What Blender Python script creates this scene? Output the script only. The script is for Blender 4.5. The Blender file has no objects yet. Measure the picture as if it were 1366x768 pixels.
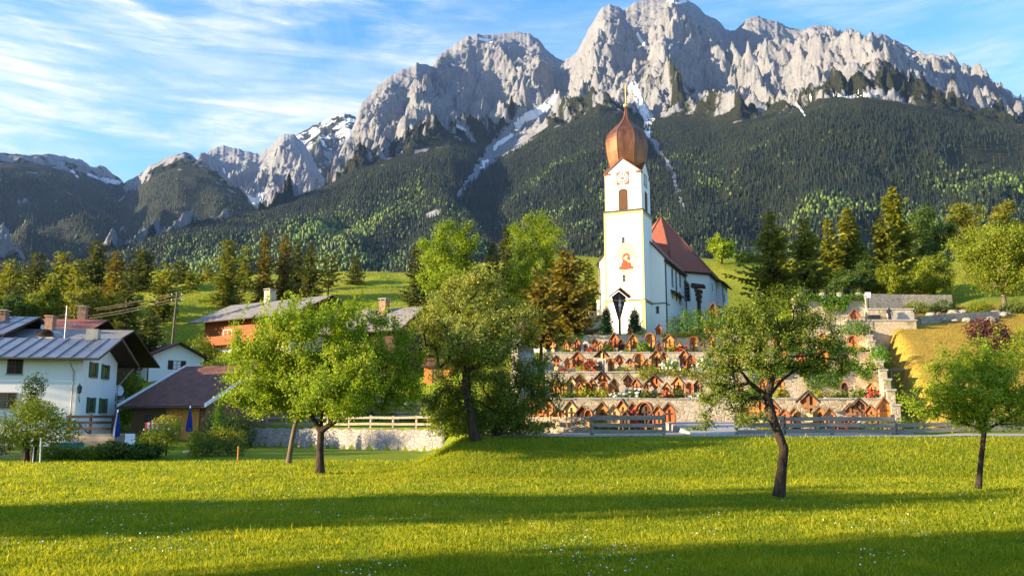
import bpy, bmesh, math, random
import numpy as np
from mathutils import Vector, Matrix

# ------------------------------------------------------------------ camera, sky, sun, exposure
SC = bpy.context.scene
COL = SC.collection
CAMZ, FPX, PITCH = 2.2, 1138.0, math.radians(8.79)
cam_data = bpy.data.cameras.new("camera"); cam = bpy.data.objects.new("camera", cam_data); COL.objects.link(cam)
cam.location = (0, 0, CAMZ); cam.rotation_euler = (math.pi/2 + PITCH, 0, 0)
cam_data.sensor_width = 36; cam_data.lens = 36*FPX/1366; cam_data.clip_start = 0.1; cam_data.clip_end = 40000
SC.camera = cam

SUN_EL = math.radians(12.5); SUN_H = (-0.9628, -0.270)
sun_dir = Vector((SUN_H[0]*math.cos(SUN_EL), SUN_H[1]*math.cos(SUN_EL), math.sin(SUN_EL))).normalized()
sd = bpy.data.lights.new("sun", 'SUN'); sd.energy = 4.7; sd.angle = math.radians(0.5); sd.color = (1.0, 0.79, 0.50)
sun = bpy.data.objects.new("sun", sd); COL.objects.link(sun)
sun.rotation_euler = (-sun_dir).to_track_quat('-Z', 'Y').to_euler(); sun.location = (-60, -20, 60)

W = bpy.data.worlds.new("World"); SC.world = W; W.use_nodes = True
SKY_STRENGTH = 0.15
SC.view_settings.view_transform = 'Standard'; SC.view_settings.look = 'None'
SC.view_settings.gamma = 1.0; SC.view_settings.exposure = 1.82; SC.view_settings.use_curve_mapping = False

def build_world():
    nt = W.node_tree; N = nt.nodes; L = nt.links; N.clear()
    out = N.new('ShaderNodeOutputWorld'); bg = N.new('ShaderNodeBackground'); bg.inputs[1].default_value = SKY_STRENGTH
    sky = N.new('ShaderNodeTexSky'); sky.sky_type = 'NISHITA'; sky.sun_disc = False
    sky.sun_elevation = SUN_EL; sky.sun_rotation = math.atan2(SUN_H[0], SUN_H[1]) % (2*math.pi)
    sky.air_density = 1.0; sky.dust_density = 0.3; sky.ozone_density = 4.0
    tc = N.new('ShaderNodeTexCoord'); sep = N.new('ShaderNodeSeparateXYZ'); L.new(tc.outputs['Generated'], sep.inputs[0])
    def math_(op, a, b=None, clamp=False):
        m = N.new('ShaderNodeMath'); m.operation = op; m.use_clamp = clamp
        for i, v in enumerate((a, b)):
            if v is None: continue
            if isinstance(v, (int, float)): m.inputs[i].default_value = v
            else: L.new(v, m.inputs[i])
        return m.outputs[0]
    # bearing and elevation of the view direction
    hor = math_('SQRT', math_('ADD', math_('MULTIPLY', sep.outputs[0], sep.outputs[0]), math_('MULTIPLY', sep.outputs[1], sep.outputs[1])))
    u = math_('ARCTAN2', sep.outputs[0], sep.outputs[1]); v = math_('ARCTAN2', sep.outputs[2], hor)
    comb = N.new('ShaderNodeCombineXYZ'); L.new(u, comb.inputs[0]); L.new(v, comb.inputs[1])
    def streak(rot, sx, sy, scale, seed, lo, hi, dist=0.8, detail=8, rough=0.6):
        mp = N.new('ShaderNodeMapping'); mp.inputs['Rotation'].default_value = (0, 0, math.radians(rot))
        mp.inputs['Scale'].default_value = (sx, sy, 1); mp.inputs['Location'].default_value = (seed, seed*0.37, seed*0.11)
        L.new(comb.outputs[0], mp.inputs[0])
        n = N.new('ShaderNodeTexNoise'); n.inputs['Scale'].default_value = scale; n.inputs['Detail'].default_value = detail
        n.inputs['Roughness'].default_value = rough; n.inputs['Distortion'].default_value = dist
        L.new(mp.outputs[0], n.inputs['Vector'])
        r = N.new('ShaderNodeMapRange'); r.interpolation_type = 'SMOOTHSTEP'; r.inputs[1].default_value = lo; r.inputs[2].default_value = hi
        L.new(n.outputs[0], r.inputs[0]); return r.outputs[0]
    a = streak(-33, 1.3, 7.0, 2.0, 3.3, 0.42, 0.72, 0.9)
    b = streak(28, 1.2, 7.5, 2.0, 9.1, 0.46, 0.76, 0.9)
    c = streak(12, 1.6, 3.0, 2.2, 5.2, 0.38, 0.70, 0.6, 6)
    fine = streak(-24, 2.5, 22.0, 2.4, 1.7, 0.25, 0.75, 1.4, 10, 0.65)
    s = math_('ADD', math_('MULTIPLY', a, 0.80), math_('MULTIPLY', b, 0.70))
    s = math_('ADD', s, math_('MULTIPLY', c, 0.40))
    s = math_('MULTIPLY', s, math_('ADD', math_('MULTIPLY', fine, 0.85), 0.38))
    # the cloud field is thick over the west (left), thin over the massif
    az = math_('DIVIDE', sep.outputs[0], math_('ADD', math_('ABSOLUTE', sep.outputs[1]), 0.05))
    mr = N.new('ShaderNodeMapRange'); mr.interpolation_type = 'SMOOTHSTEP'
    mr.inputs[1].default_value = -0.40; mr.inputs[2].default_value = 0.10; mr.inputs[3].default_value = 1.2; mr.inputs[4].default_value = 0.42
    L.new(az, mr.inputs[0])
    s = math_('MULTIPLY', s, mr.outputs[0])
    low = N.new('ShaderNodeMapRange'); low.interpolation_type = 'SMOOTHSTEP'
    low.inputs[1].default_value = 0.25; low.inputs[2].default_value = 0.55; low.inputs[3].default_value = 0.30; low.inputs[4].default_value = 0.0
    L.new(sep.outputs[2], low.inputs[0])
    s = math_('ADD', s, low.outputs[0], True)
    mix = N.new('ShaderNodeMix'); mix.data_type = 'RGBA'; L.new(s, mix.inputs['Factor'])
    hs = N.new('ShaderNodeHueSaturation'); hs.inputs['Saturation'].default_value = SKY_SAT; hs.inputs['Value'].default_value = SKY_VAL
    L.new(sky.outputs[0], hs.inputs['Color'])
    L.new(hs.outputs[0], mix.inputs['A']); mix.inputs['B'].default_value = CLOUD_COL
    L.new(mix.outputs['Result'], bg.inputs[0]); L.new(bg.outputs[0], out.inputs[0])
SKY_SAT, SKY_VAL = 2.0, 0.86
CLOUD_COL = (2.1, 2.2, 2.38, 1)
build_world()
try:
    SC.cycles.use_denoising = True; SC.cycles.denoiser = 'OPENIMAGEDENOISE'
    SC.cycles.max_bounces = 6; SC.cycles.diffuse_bounces = 3; SC.cycles.glossy_bounces = 2; SC.cycles.transmission_bounces = 3
    SC.cycles.transparent_max_bounces = 4; SC.cycles.volume_bounces = 0; SC.cycles.caustics_reflective = False; SC.cycles.caustics_refractive = False
    SC.cycles.sample_clamp_indirect = 6.0
except Exception as e: print(e)

# ------------------------------------------------------------------ helpers
CP, SP = math.cos(PITCH), math.sin(PITCH)
def ray(px, py):
    cx, cy = (px-683)/FPX, (384-py)/FPX
    return cx, CP - SP*cy, SP + CP*cy
def at(px, py, Y):
    d = ray(px, py); t = Y/d[1]
    return Vector((d[0]*t, Y, CAMZ + d[2]*t))
def zat(py, Y, px=683): return at(px, py, Y).z
def xat(px, Y, z): return (px-683)/FPX*(Y*CP + (z-CAMZ)*SP)
def proj(x, y, z):
    dz = z - CAMZ; dep = y*CP + dz*SP
    return 683 + FPX*x/dep, 384 - FPX*(dz*CP - y*SP)/dep

def hash01(ix, iy, seed):
    h = (ix.astype(np.int64)*374761393 + iy.astype(np.int64)*668265263 + seed*1442695041) & 0xFFFFFFFF
    h = ((h ^ (h >> 13))*1274126177) & 0xFFFFFFFF
    h = ((h ^ (h >> 16))*2246822519) & 0xFFFFFFFF
    return ((h ^ (h >> 15)) & 0xFFFFFF)/float(0xFFFFFF)
def gnoise(x, y, seed=0):
    x = np.asarray(x, float); y = np.asarray(y, float)
    x0 = np.floor(x); y0 = np.floor(y); fx = x-x0; fy = y-y0
    u = fx*fx*fx*(fx*(fx*6-15)+10); v = fy*fy*fy*(fy*(fy*6-15)+10)
    def g(dx, dy):
        a = hash01(x0+dx, y0+dy, seed)*2*np.pi
        return np.cos(a)*(fx-dx) + np.sin(a)*(fy-dy)
    return ((g(0,0)*(1-u) + g(1,0)*u)*(1-v) + (g(0,1)*(1-u) + g(1,1)*u)*v)*1.5
def fbm(x, y, seed=0, octs=4, gain=0.5):
    s = 0; a = 1
    for k in range(octs):
        s = s + a*gnoise(x*2**k + 13.7*k, y*2**k - 7.1*k, seed+k); a *= gain
    return s
def ridged(x, y, seed=0, octs=4, gain=0.5):
    s = 0; a = 1; tot = 0
    for k in range(octs):
        n = 1 - np.abs(gnoise(x*2**k + 5.3*k, y*2**k + 11.9*k, seed+k)); s = s + a*n*n; tot += a; a *= gain
    return s/tot
def sstep(a, b, x):
    t = np.clip((x-a)/(b-a), 0, 1); return t*t*(3-2*t)

# ---- custom properties
def tag(o, label=None, cat=None, group=None, kind=None):
    if label: o['label'] = label
    if cat: o['category'] = cat
    if group: o['group'] = group
    if kind: o['kind'] = kind
    return o
def thing(name, label, cat, loc=(0,0,0), yaw=0.0, group=None):
    o = bpy.data.objects.new(name, None); COL.objects.link(o); o.empty_display_size = 0.3
    o.location = loc; o.rotation_euler = (0, 0, yaw); return tag(o, label, cat, group)
def copy_tree(o, parent=None):
    c = o.copy(); COL.objects.link(c); c.parent = parent
    for ch in list(o.children): copy_tree(ch, c)
    return c

# ---- mesh from arrays
def mesh_np(name, V, F, mats, parent=None, tint=None, smooth=False, loc=None, mi=None):
    V = np.asarray(V, np.float32); F = np.asarray(F, np.int32); k = F.shape[1]
    me = bpy.data.meshes.new(name)
    me.vertices.add(len(V)); me.vertices.foreach_set('co', V.ravel())
    me.loops.add(F.size); me.loops.foreach_set('vertex_index', F.ravel())
    me.polygons.add(len(F)); me.polygons.foreach_set('loop_start', np.arange(0, F.size, k, dtype=np.int32))
    me.polygons.foreach_set('loop_total', np.full(len(F), k, np.int32))
    if smooth: me.polygons.foreach_set('use_smooth', np.ones(len(F), bool))
    if mi is not None: me.polygons.foreach_set('material_index', np.asarray(mi, np.int32))
    me.update(calc_edges=True)
    if tint is not None:
        a = me.attributes.new('tint', 'FLOAT', 'FACE'); a.data.foreach_set('value', np.asarray(tint, np.float32))
    for m in (mats if isinstance(mats, (list, tuple)) else [mats]): me.materials.append(m)
    o = bpy.data.objects.new(name, me); COL.objects.link(o); o.parent = parent
    if loc is not None: o.location = loc
    return o

class MB:
    """collects boxes, bars, slabs; build() links them as ONE mesh object"""
    def __init__(s): s.v = []; s.f = []; s.m = []
    def add(s, vs, fs, mi=0):
        n = len(s.v); s.v += [tuple(v) for v in vs]; s.f += [tuple(i+n for i in f) for f in fs]; s.m += [mi]*len(fs); return s
    def box(s, x0, y0, z0, x1, y1, z1, mi=0):
        return s.add([(x0,y0,z0),(x1,y0,z0),(x1,y1,z0),(x0,y1,z0),(x0,y0,z1),(x1,y0,z1),(x1,y1,z1),(x0,y1,z1)],
              [(0,3,2,1),(4,5,6,7),(0,1,5,4),(1,2,6,5),(2,3,7,6),(3,0,4,7)], mi)
    def hexa(s, p, mi=0):          # 4 bottom pts ccw, 4 top pts
        return s.add(p, [(0,3,2,1),(4,5,6,7),(0,1,5,4),(1,2,6,5),(2,3,7,6),(3,0,4,7)], mi)
    def obox(s, P, u, n, w, h, d0, d1, mi=0):   # centred on P along u, from P up by h, between depths d0..d1 along n
        P = Vector(P); u = Vector(u); n = Vector(n); up = Vector((0,0,1)); a = u*(w/2)
        b = [P-a+n*d1, P+a+n*d1, P+a+n*d0, P-a+n*d0]
        return s.hexa(b + [q+up*h for q in b], mi)
    def prism(s, pts, off, mi=0):  # polygon extruded by vector
        n = len(pts); off = Vector(off); q = [Vector(p) for p in pts]
        return s.add(q + [p+off for p in q], [tuple(range(n-1,-1,-1)), tuple(range(n,2*n))] + [(i,(i+1)%n,n+(i+1)%n,n+i) for i in range(n)], mi)
    def bar(s, a, b, r0, r1=None, n=6, mi=0, caps=True):
        a = Vector(a); b = Vector(b); r1 = r0 if r1 is None else r1; d = (b-a).normalized()
        t = Vector((0,0,1)) if abs(d.z) < .9 else Vector((1,0,0)); x = d.cross(t).normalized(); y = d.cross(x)
        ring = [(math.cos(2*math.pi*i/n), math.sin(2*math.pi*i/n)) for i in range(n)]
        vs = [a+(x*c+y*e)*r0 for c, e in ring] + [b+(x*c+y*e)*r1 for c, e in ring]
        fs = [(i,(i+1)%n,n+(i+1)%n,n+i) for i in range(n)]
        if caps: fs += [tuple(range(n-1,-1,-1)), tuple(range(n,2*n))]
        return s.add(vs, fs, mi)
    def tube(s, pts, radii, n=6, mi=0):
        for i in range(len(pts)-1): s.bar(pts[i], pts[i+1], radii[i], radii[i+1], n, mi)
        return s
    def lathe(s, prof, n=16, c=(0,0), mi=0, rot=0.0):
        k = len(prof); vs = []
        for r, z in prof:
            for i in range(n):
                a = rot + 2*math.pi*i/n; vs.append((c[0]+r*math.cos(a), c[1]+r*math.sin(a), z))
        fs = [(j*n+i, j*n+(i+1)%n, (j+1)*n+(i+1)%n, (j+1)*n+i) for j in range(k-1) for i in range(n)]
        fs += [tuple(range(n-1,-1,-1)), tuple((k-1)*n+i for i in range(n))]
        return s.add(vs, fs, mi)
    def build(s, name, mats, parent=None, smooth=False, loc=None, bevel=0.0):
        me = bpy.data.meshes.new(name); me.from_pydata(s.v, [], s.f)
        for m in (mats if isinstance(mats, (list, tuple)) else [mats]): me.materials.append(m)
        me.polygons.foreach_set('material_index', np.asarray(s.m, np.int32))
        bm = bmesh.new(); bm.from_mesh(me); bmesh.ops.recalc_face_normals(bm, faces=bm.faces)
        if bevel: bmesh.ops.bevel(bm, geom=list(bm.edges), offset=bevel, segments=1, affect='EDGES', clamp_overlap=True)
        bm.to_mesh(me); bm.free()
        if smooth: me.polygons.foreach_set('use_smooth', np.ones(len(me.polygons), bool))
        me.update()
        o = bpy.data.objects.new(name, me); COL.objects.link(o); o.parent = parent
        if loc is not None: o.location = loc
        return o

# ------------------------------------------------------------------ materials
def new_mat(name):
    m = bpy.data.materials.new(name); m.use_nodes = True; nt = m.node_tree; nt.nodes.clear()
    out = nt.nodes.new('ShaderNodeOutputMaterial'); return m, nt, out
def setv(node, key, val):
    if key in node.inputs: node.inputs[key].default_value = val
def rgba(c): return (c[0], c[1], c[2], 1)
def ramp(nt, fac, stops):
    r = nt.nodes.new('ShaderNodeValToRGB'); e = r.color_ramp.elements
    while len(e) > len(stops): e.remove(e[-1])
    while len(e) < len(stops): e.new(0.5)
    for el, (p, c) in zip(e, stops): el.position = p; el.color = rgba(c)
    nt.links.new(fac, r.inputs[0]); return r.outputs[0]
def noise(nt, scale, detail=4, rough=0.55, coord='Object', mapping=None, dist=0.0):
    tc = nt.nodes.new('ShaderNodeTexCoord'); n = nt.nodes.new('ShaderNodeTexNoise')
    n.inputs['Scale'].default_value = scale; n.inputs['Detail'].default_value = detail; n.inputs['Roughness'].default_value = rough
    n.inputs['Distortion'].default_value = dist
    src = tc.outputs[coord]
    if mapping:
        mp = nt.nodes.new('ShaderNodeMapping'); mp.inputs['Scale'].default_value = mapping; nt.links.new(src, mp.inputs[0]); src = mp.outputs[0]
    nt.links.new(src, n.inputs['Vector']); return n.outputs[0]
def mixc(nt, fac, a, b, mode='MIX'):
    m = nt.nodes.new('ShaderNodeMix'); m.data_type = 'RGBA'; m.blend_type = mode
    for key, v in (('Factor', fac), ('A', a), ('B', b)):
        if isinstance(v, (int, float)): m.inputs[key].default_value = v
        elif isinstance(v, tuple): m.inputs[key].default_value = rgba(v)
        else: nt.links.new(v, m.inputs[key])
    return m.outputs['Result']
def principled(nt, out, col, rough=0.8, spec=0.3, metal=0.0, bump=None, bstr=0.3, bdist=0.02):
    p = nt.nodes.new('ShaderNodeBsdfPrincipled')
    if isinstance(col, tuple): p.inputs['Base Color'].default_value = rgba(col)
    else: nt.links.new(col, p.inputs['Base Color'])
    p.inputs['Roughness'].default_value = rough; setv(p, 'Specular IOR Level', spec); setv(p, 'Metallic', metal)
    if bump is not None:
        b = nt.nodes.new('ShaderNodeBump'); b.inputs['Strength'].default_value = bstr; b.inputs['Distance'].default_value = bdist
        nt.links.new(bump, b.inputs['Height']); nt.links.new(b.outputs[0], p.inputs['Normal'])
    nt.links.new(p.outputs[0], out.inputs[0]); return p
def mat_noise(name, c0, c1, scale=3.0, rough=0.8, spec=0.3, metal=0.0, detail=5, bstr=0.3, bdist=0.02, mapping=None, lo=0.3, hi=0.7):
    m, nt, out = new_mat(name); n = noise(nt, scale, detail, 0.6, mapping=mapping)
    principled(nt, out, ramp(nt, n, [(lo, c0), (hi, c1)]), rough, spec, metal, n, bstr, bdist); return m
def mat_plaster(name, c, stain=(0.45,0.42,0.36)):
    m, nt, out = new_mat(name); n = noise(nt, 0.55, 6, 0.65, mapping=(1,1,0.35)); f = noise(nt, 14, 3)
    fac = nt.nodes.new('ShaderNodeMapRange'); fac.inputs[1].default_value = 0.46; fac.inputs[2].default_value = 0.80; fac.inputs[4].default_value = 0.62
    nt.links.new(n, fac.inputs[0])
    principled(nt, out, mixc(nt, fac.outputs[0], c, tuple(x*y for x, y in zip(c, stain))), 0.9, 0.2, 0, f, 0.15, 0.01); return m
def mat_wood(name, c0, c1, axis=2, scale=6, rough=0.75):
    mp = [7, 7, 7]; mp[axis] = 0.6
    m, nt, out = new_mat(name); n = noise(nt, scale/4, 6, 0.65, mapping=tuple(mp)); big = noise(nt, 0.9, 2)
    col = mixc(nt, big, ramp(nt, n, [(0.3, c0), (0.7, c1)]), ramp(nt, n, [(0.25, tuple(x*0.7 for x in c0)), (0.75, tuple(x*0.9 for x in c1))]))
    principled(nt, out, col, rough, 0.25, 0, n, 0.4, 0.01); return m
def mat_stone(name, stones, mortar, scale=2.2, bstr=0.8, zs=1.5, grow=None):
    m, nt, out = new_mat(name); tc = nt.nodes.new('ShaderNodeTexCoord'); mp = nt.nodes.new('ShaderNodeMapping')
    mp.inputs['Scale'].default_value = (1, 1, zs); nt.links.new(tc.outputs['Object'], mp.inputs[0])
    nz = nt.nodes.new('ShaderNodeTexNoise'); nz.inputs['Scale'].default_value = 1.6; nt.links.new(mp.outputs[0], nz.inputs['Vector'])
    ad = nt.nodes.new('ShaderNodeVectorMath'); ad.operation = 'MULTIPLY_ADD'; nt.links.new(nz.outputs['Color'], ad.inputs[0])
    ad.inputs[1].default_value = (0.35,)*3; nt.links.new(mp.outputs[0], ad.inputs[2])
    v1 = nt.nodes.new('ShaderNodeTexVoronoi'); v1.inputs['Scale'].default_value = scale; nt.links.new(ad.outputs[0], v1.inputs['Vector'])
    v2 = nt.nodes.new('ShaderNodeTexVoronoi'); v2.feature = 'DISTANCE_TO_EDGE'; v2.inputs['Scale'].default_value = scale; nt.links.new(ad.outputs[0], v2.inputs['Vector'])
    sx = nt.nodes.new('ShaderNodeSeparateXYZ'); nt.links.new(v1.outputs['Color'], sx.inputs[0])
    k = len(stones); base = ramp(nt, sx.outputs[0], [(i/max(1,k-1), c) for i, c in enumerate(stones)])
    fine = noise(nt, 9, 5); base = mixc(nt, 0.35, base, ramp(nt, fine, [(0.3, tuple(x*0.5 for x in stones[0])), (0.7, stones[-1])]))
    e = nt.nodes.new('ShaderNodeMapRange'); e.inputs[1].default_value = 0.02; e.inputs[2].default_value = 0.09; nt.links.new(v2.outputs['Distance'], e.inputs[0])
    col = mixc(nt, e.outputs[0], mortar, base)
    if grow:
        g = noise(nt, 0.7, 6, 0.65); gm = nt.nodes.new('ShaderNodeMapRange'); gm.inputs[1].default_value = 0.54; gm.inputs[2].default_value = 0.62
        nt.links.new(g, gm.inputs[0]); col = mixc(nt, gm.outputs[0], col, grow)
    principled(nt, out, col, 0.9, 0.2, 0, e.outputs[0], bstr, 0.05); return m
def mat_tiles(name, c0, c1, c2, sx=3.0, sy=3.0, moss=None):
    """UV in metres: u along the eave, v up the slope"""
    m, nt, out = new_mat(name); uv = nt.nodes.new('ShaderNodeUVMap')
    br = nt.nodes.new('ShaderNodeTexBrick'); br.inputs['Scale'].default_value = 1.0; br.offset = 0.5
    br.inputs['Brick Width'].default_value = 1/sx; br.inputs['Row Height'].default_value = 1/sy; br.inputs['Mortar Size'].default_value = 0.028  # wide dark joints also paint in the shade between tile rows
    br.inputs['Color1'].default_value = rgba(c0); br.inputs['Color2'].default_value = rgba(c1); br.inputs['Mortar'].default_value = rgba(tuple(x*0.35 for x in c0))
    br.inputs['Bias'].default_value = 0.0
    nt.links.new(uv.outputs[0], br.inputs['Vector'])
    n = noise(nt, 0.8, 5, 0.6)
    col = mixc(nt, n, br.outputs['Color'], c2)
    col = mixc(nt, 0.45, br.outputs['Color'], col)
    if moss:
        g = noise(nt, 1.7, 6, 0.7); gm = nt.nodes.new('ShaderNodeMapRange'); gm.inputs[1].default_value = 0.55; gm.inputs[2].default_value = 0.68
        nt.links.new(g, gm.inputs[0]); col = mixc(nt, gm.outputs[0], col, moss)
    sep = nt.nodes.new('ShaderNodeSeparateXYZ'); nt.links.new(uv.outputs[0], sep.inputs[0])
    fr = nt.nodes.new('ShaderNodeMath'); fr.operation = 'MULTIPLY'; fr.inputs[1].default_value = sy; nt.links.new(sep.outputs[1], fr.inputs[0])
    f2 = nt.nodes.new('ShaderNodeMath'); f2.operation = 'FRACT'; nt.links.new(fr.outputs[0], f2.inputs[0])
    f3 = nt.nodes.new('ShaderNodeMath'); f3.operation = 'SUBTRACT'; f3.inputs[0].default_value = 1.0; nt.links.new(f2.outputs[0], f3.inputs[1])
    principled(nt, out, col, 0.75, 0.3, 0, f3.outputs[0], 0.7, 0.04); return m
def mat_leaf(name, c0, c1, c2, trans=0.35, rough=0.55):
    m, nt, out = new_mat(name); a = nt.nodes.new('ShaderNodeAttribute'); a.attribute_name = 'tint'
    col = ramp(nt, a.outputs['Fac'], [(0.0, c0), (0.5, c1), (1.0, c2)])
    p = nt.nodes.new('ShaderNodeBsdfPrincipled'); nt.links.new(col, p.inputs['Base Color']); p.inputs['Roughness'].default_value = rough; setv(p, 'Specular IOR Level', 0.25)
    t = nt.nodes.new('ShaderNodeBsdfTranslucent'); nt.links.new(mixc(nt, 1.0, col, (1.25, 1.2, 0.5), 'MULTIPLY'), t.inputs[0])
    mx = nt.nodes.new('ShaderNodeMixShader'); mx.inputs[0].default_value = trans
    nt.links.new(p.outputs[0], mx.inputs[1]); nt.links.new(t.outputs[0], mx.inputs[2]); nt.links.new(mx.outputs[0], out.inputs[0]); return m

M = {}
M['plaster'] = mat_plaster('white_plaster', (0.80, 0.79, 0.77), (0.88,0.87,0.84))
M['church_plaster'] = mat_plaster('church_plaster', (0.82, 0.81, 0.78), (0.9,0.89,0.86))
M['beige_plaster'] = mat_plaster('beige_plaster', (0.62, 0.52, 0.36))
M['ochre'] = mat_plaster('ochre_trim', (0.64, 0.46, 0.20))
M['grey_plaster'] = mat_plaster('grey_base', (0.42, 0.41, 0.40))
M['dark_wood'] = mat_wood('dark_wood', (0.035,0.018,0.011), (0.085,0.045,0.026))
M['brown_wood'] = mat_wood('brown_wood', (0.13,0.065,0.032), (0.25,0.135,0.065))
M['orange_wood'] = mat_wood('orange_wood', (0.42,0.15,0.035), (0.62,0.26,0.07))
M['red_wood'] = mat_wood('red_wood', (0.34,0.09,0.03), (0.50,0.155,0.05))
M['yellow_wood'] = mat_wood('yellow_wood', (0.50,0.30,0.11), (0.66,0.45,0.2))
M['chalet_wood'] = mat_wood('chalet_wood', (0.22,0.065,0.02), (0.40,0.13,0.045))
M['door_wood'] = mat_wood('door_wood', (0.56,0.23,0.04), (0.70,0.34,0.08))
M['grey_wood'] = mat_wood('grey_wood', (0.20,0.165,0.13), (0.40,0.34,0.275), axis=0)
M['pale_wood'] = mat_wood('pale_wood', (0.24,0.19,0.135), (0.42,0.34,0.25), axis=0)
M['green_paint'] = mat_noise('green_paint', (0.012,0.10,0.065), (0.02,0.15,0.095), 5, 0.5)
M['green_door'] = mat_noise('green_door', (0.03,0.10,0.04), (0.05,0.15,0.06), 5, 0.5)
M['glass'] = mat_noise('window_glass', (0.012,0.014,0.017), (0.03,0.034,0.04), 2, 0.08, 0.6, bstr=0.05)
M['curtain_glass'] = mat_noise('curtained_glass', (0.45,0.47,0.5), (0.7,0.72,0.75), 4, 0.2, 0.5, bstr=0.05)
M['iron'] = mat_noise('dark_iron', (0.02,0.02,0.022), (0.045,0.045,0.048), 6, 0.5, 0.5, 0.4)
M['gutter'] = mat_noise('gutter_metal', (0.05,0.04,0.035), (0.10,0.08,0.07), 4, 0.45, 0.5, 0.5)
M['zinc'] = mat_noise('zinc_pipe', (0.26,0.27,0.29), (0.38,0.39,0.41), 4, 0.4, 0.5, 0.6)
M['metal_roof'] = mat_noise('sheet_metal_roof', (0.13,0.145,0.175), (0.24,0.26,0.30), 0.8, 0.40, 0.5, 0.5, bstr=0.08)
M['copper'] = mat_noise('onion_copper', (0.12,0.048,0.026), (0.34,0.15,0.08), 0.9, 0.42, 0.5, 0.75, bstr=0.12, mapping=(1,1,0.35))
M['gold'] = mat_noise('gilding', (0.75,0.50,0.12), (0.85,0.6,0.2), 4, 0.3, 0.5, 0.8)
M['red_tiles'] = mat_tiles('red_tiles', (0.42,0.13,0.075), (0.32,0.095,0.055), (0.20,0.07,0.048), 3.2, 3.0)
M['brown_tiles'] = mat_tiles('brown_tiles', (0.24,0.08,0.045), (0.11,0.045,0.032), (0.07,0.035,0.026), 2.6, 2.4)
M['grey_shingle'] = mat_tiles('grey_shingles', (0.26,0.235,0.22), (0.17,0.15,0.14), (0.36,0.33,0.30), 2.2, 2.6, (0.10,0.10,0.06))
M['chimney'] = mat_stone('chimney_brick', [(0.30,0.12,0.07),(0.38,0.18,0.1)], (0.35,0.3,0.26), 6, 0.3)
M['white_paint'] = mat_noise('white_paint', (0.72,0.72,0.72), (0.8,0.8,0.79), 5, 0.5)
M['red_paint'] = mat_noise('red_paint', (0.45,0.03,0.02), (0.55,0.05,0.03), 6, 0.6)
M['blue_cloth'] = mat_noise('blue_cloth', (0.012,0.035,0.22), (0.02,0.06,0.32), 6, 0.85)
M['grey_cloth'] = mat_noise('pale_cloth', (0.55,0.58,0.65), (0.68,0.7,0.74), 6, 0.85)
M['teal_cloth'] = mat_noise('teal_cloth', (0.02,0.13,0.12), (0.03,0.2,0.18), 6, 0.8)
M['stone_wall'] = mat_stone('rubble_wall', [(0.27,0.235,0.2),(0.40,0.35,0.29),(0.50,0.45,0.38),(0.34,0.30,0.26)], (0.30,0.27,0.235), 2.6)
M['terrace_wall'] = mat_stone('terrace_wall', [(0.40,0.31,0.20),(0.58,0.46,0.31),(0.68,0.57,0.41)], (0.50,0.40,0.28), 2.6, 0.5, 1.5, (0.30,0.25,0.14))
M['concrete'] = mat_noise('concrete', (0.34,0.31,0.27), (0.50,0.46,0.40), 1.8, 0.9, 0.2)
M['headstone'] = mat_noise('headstone', (0.28,0.265,0.245), (0.44,0.42,0.39), 4, 0.7)
M['gravel'] = mat_noise('gravel', (0.27,0.25,0.23), (0.45,0.42,0.38), 9, 0.95, 0.1, detail=8, bstr=0.6)
M['bark'] = mat_noise('bark', (0.022,0.016,0.012), (0.085,0.062,0.045), 9, 0.95, 0.1, mapping=(1,1,0.28), bstr=1.0, bdist=0.08)
M['bark_light'] = mat_noise('bark_light', (0.10,0.075,0.055), (0.22,0.17,0.12), 7, 0.95, 0.1, mapping=(1,1,0.3), bstr=0.8)
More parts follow.
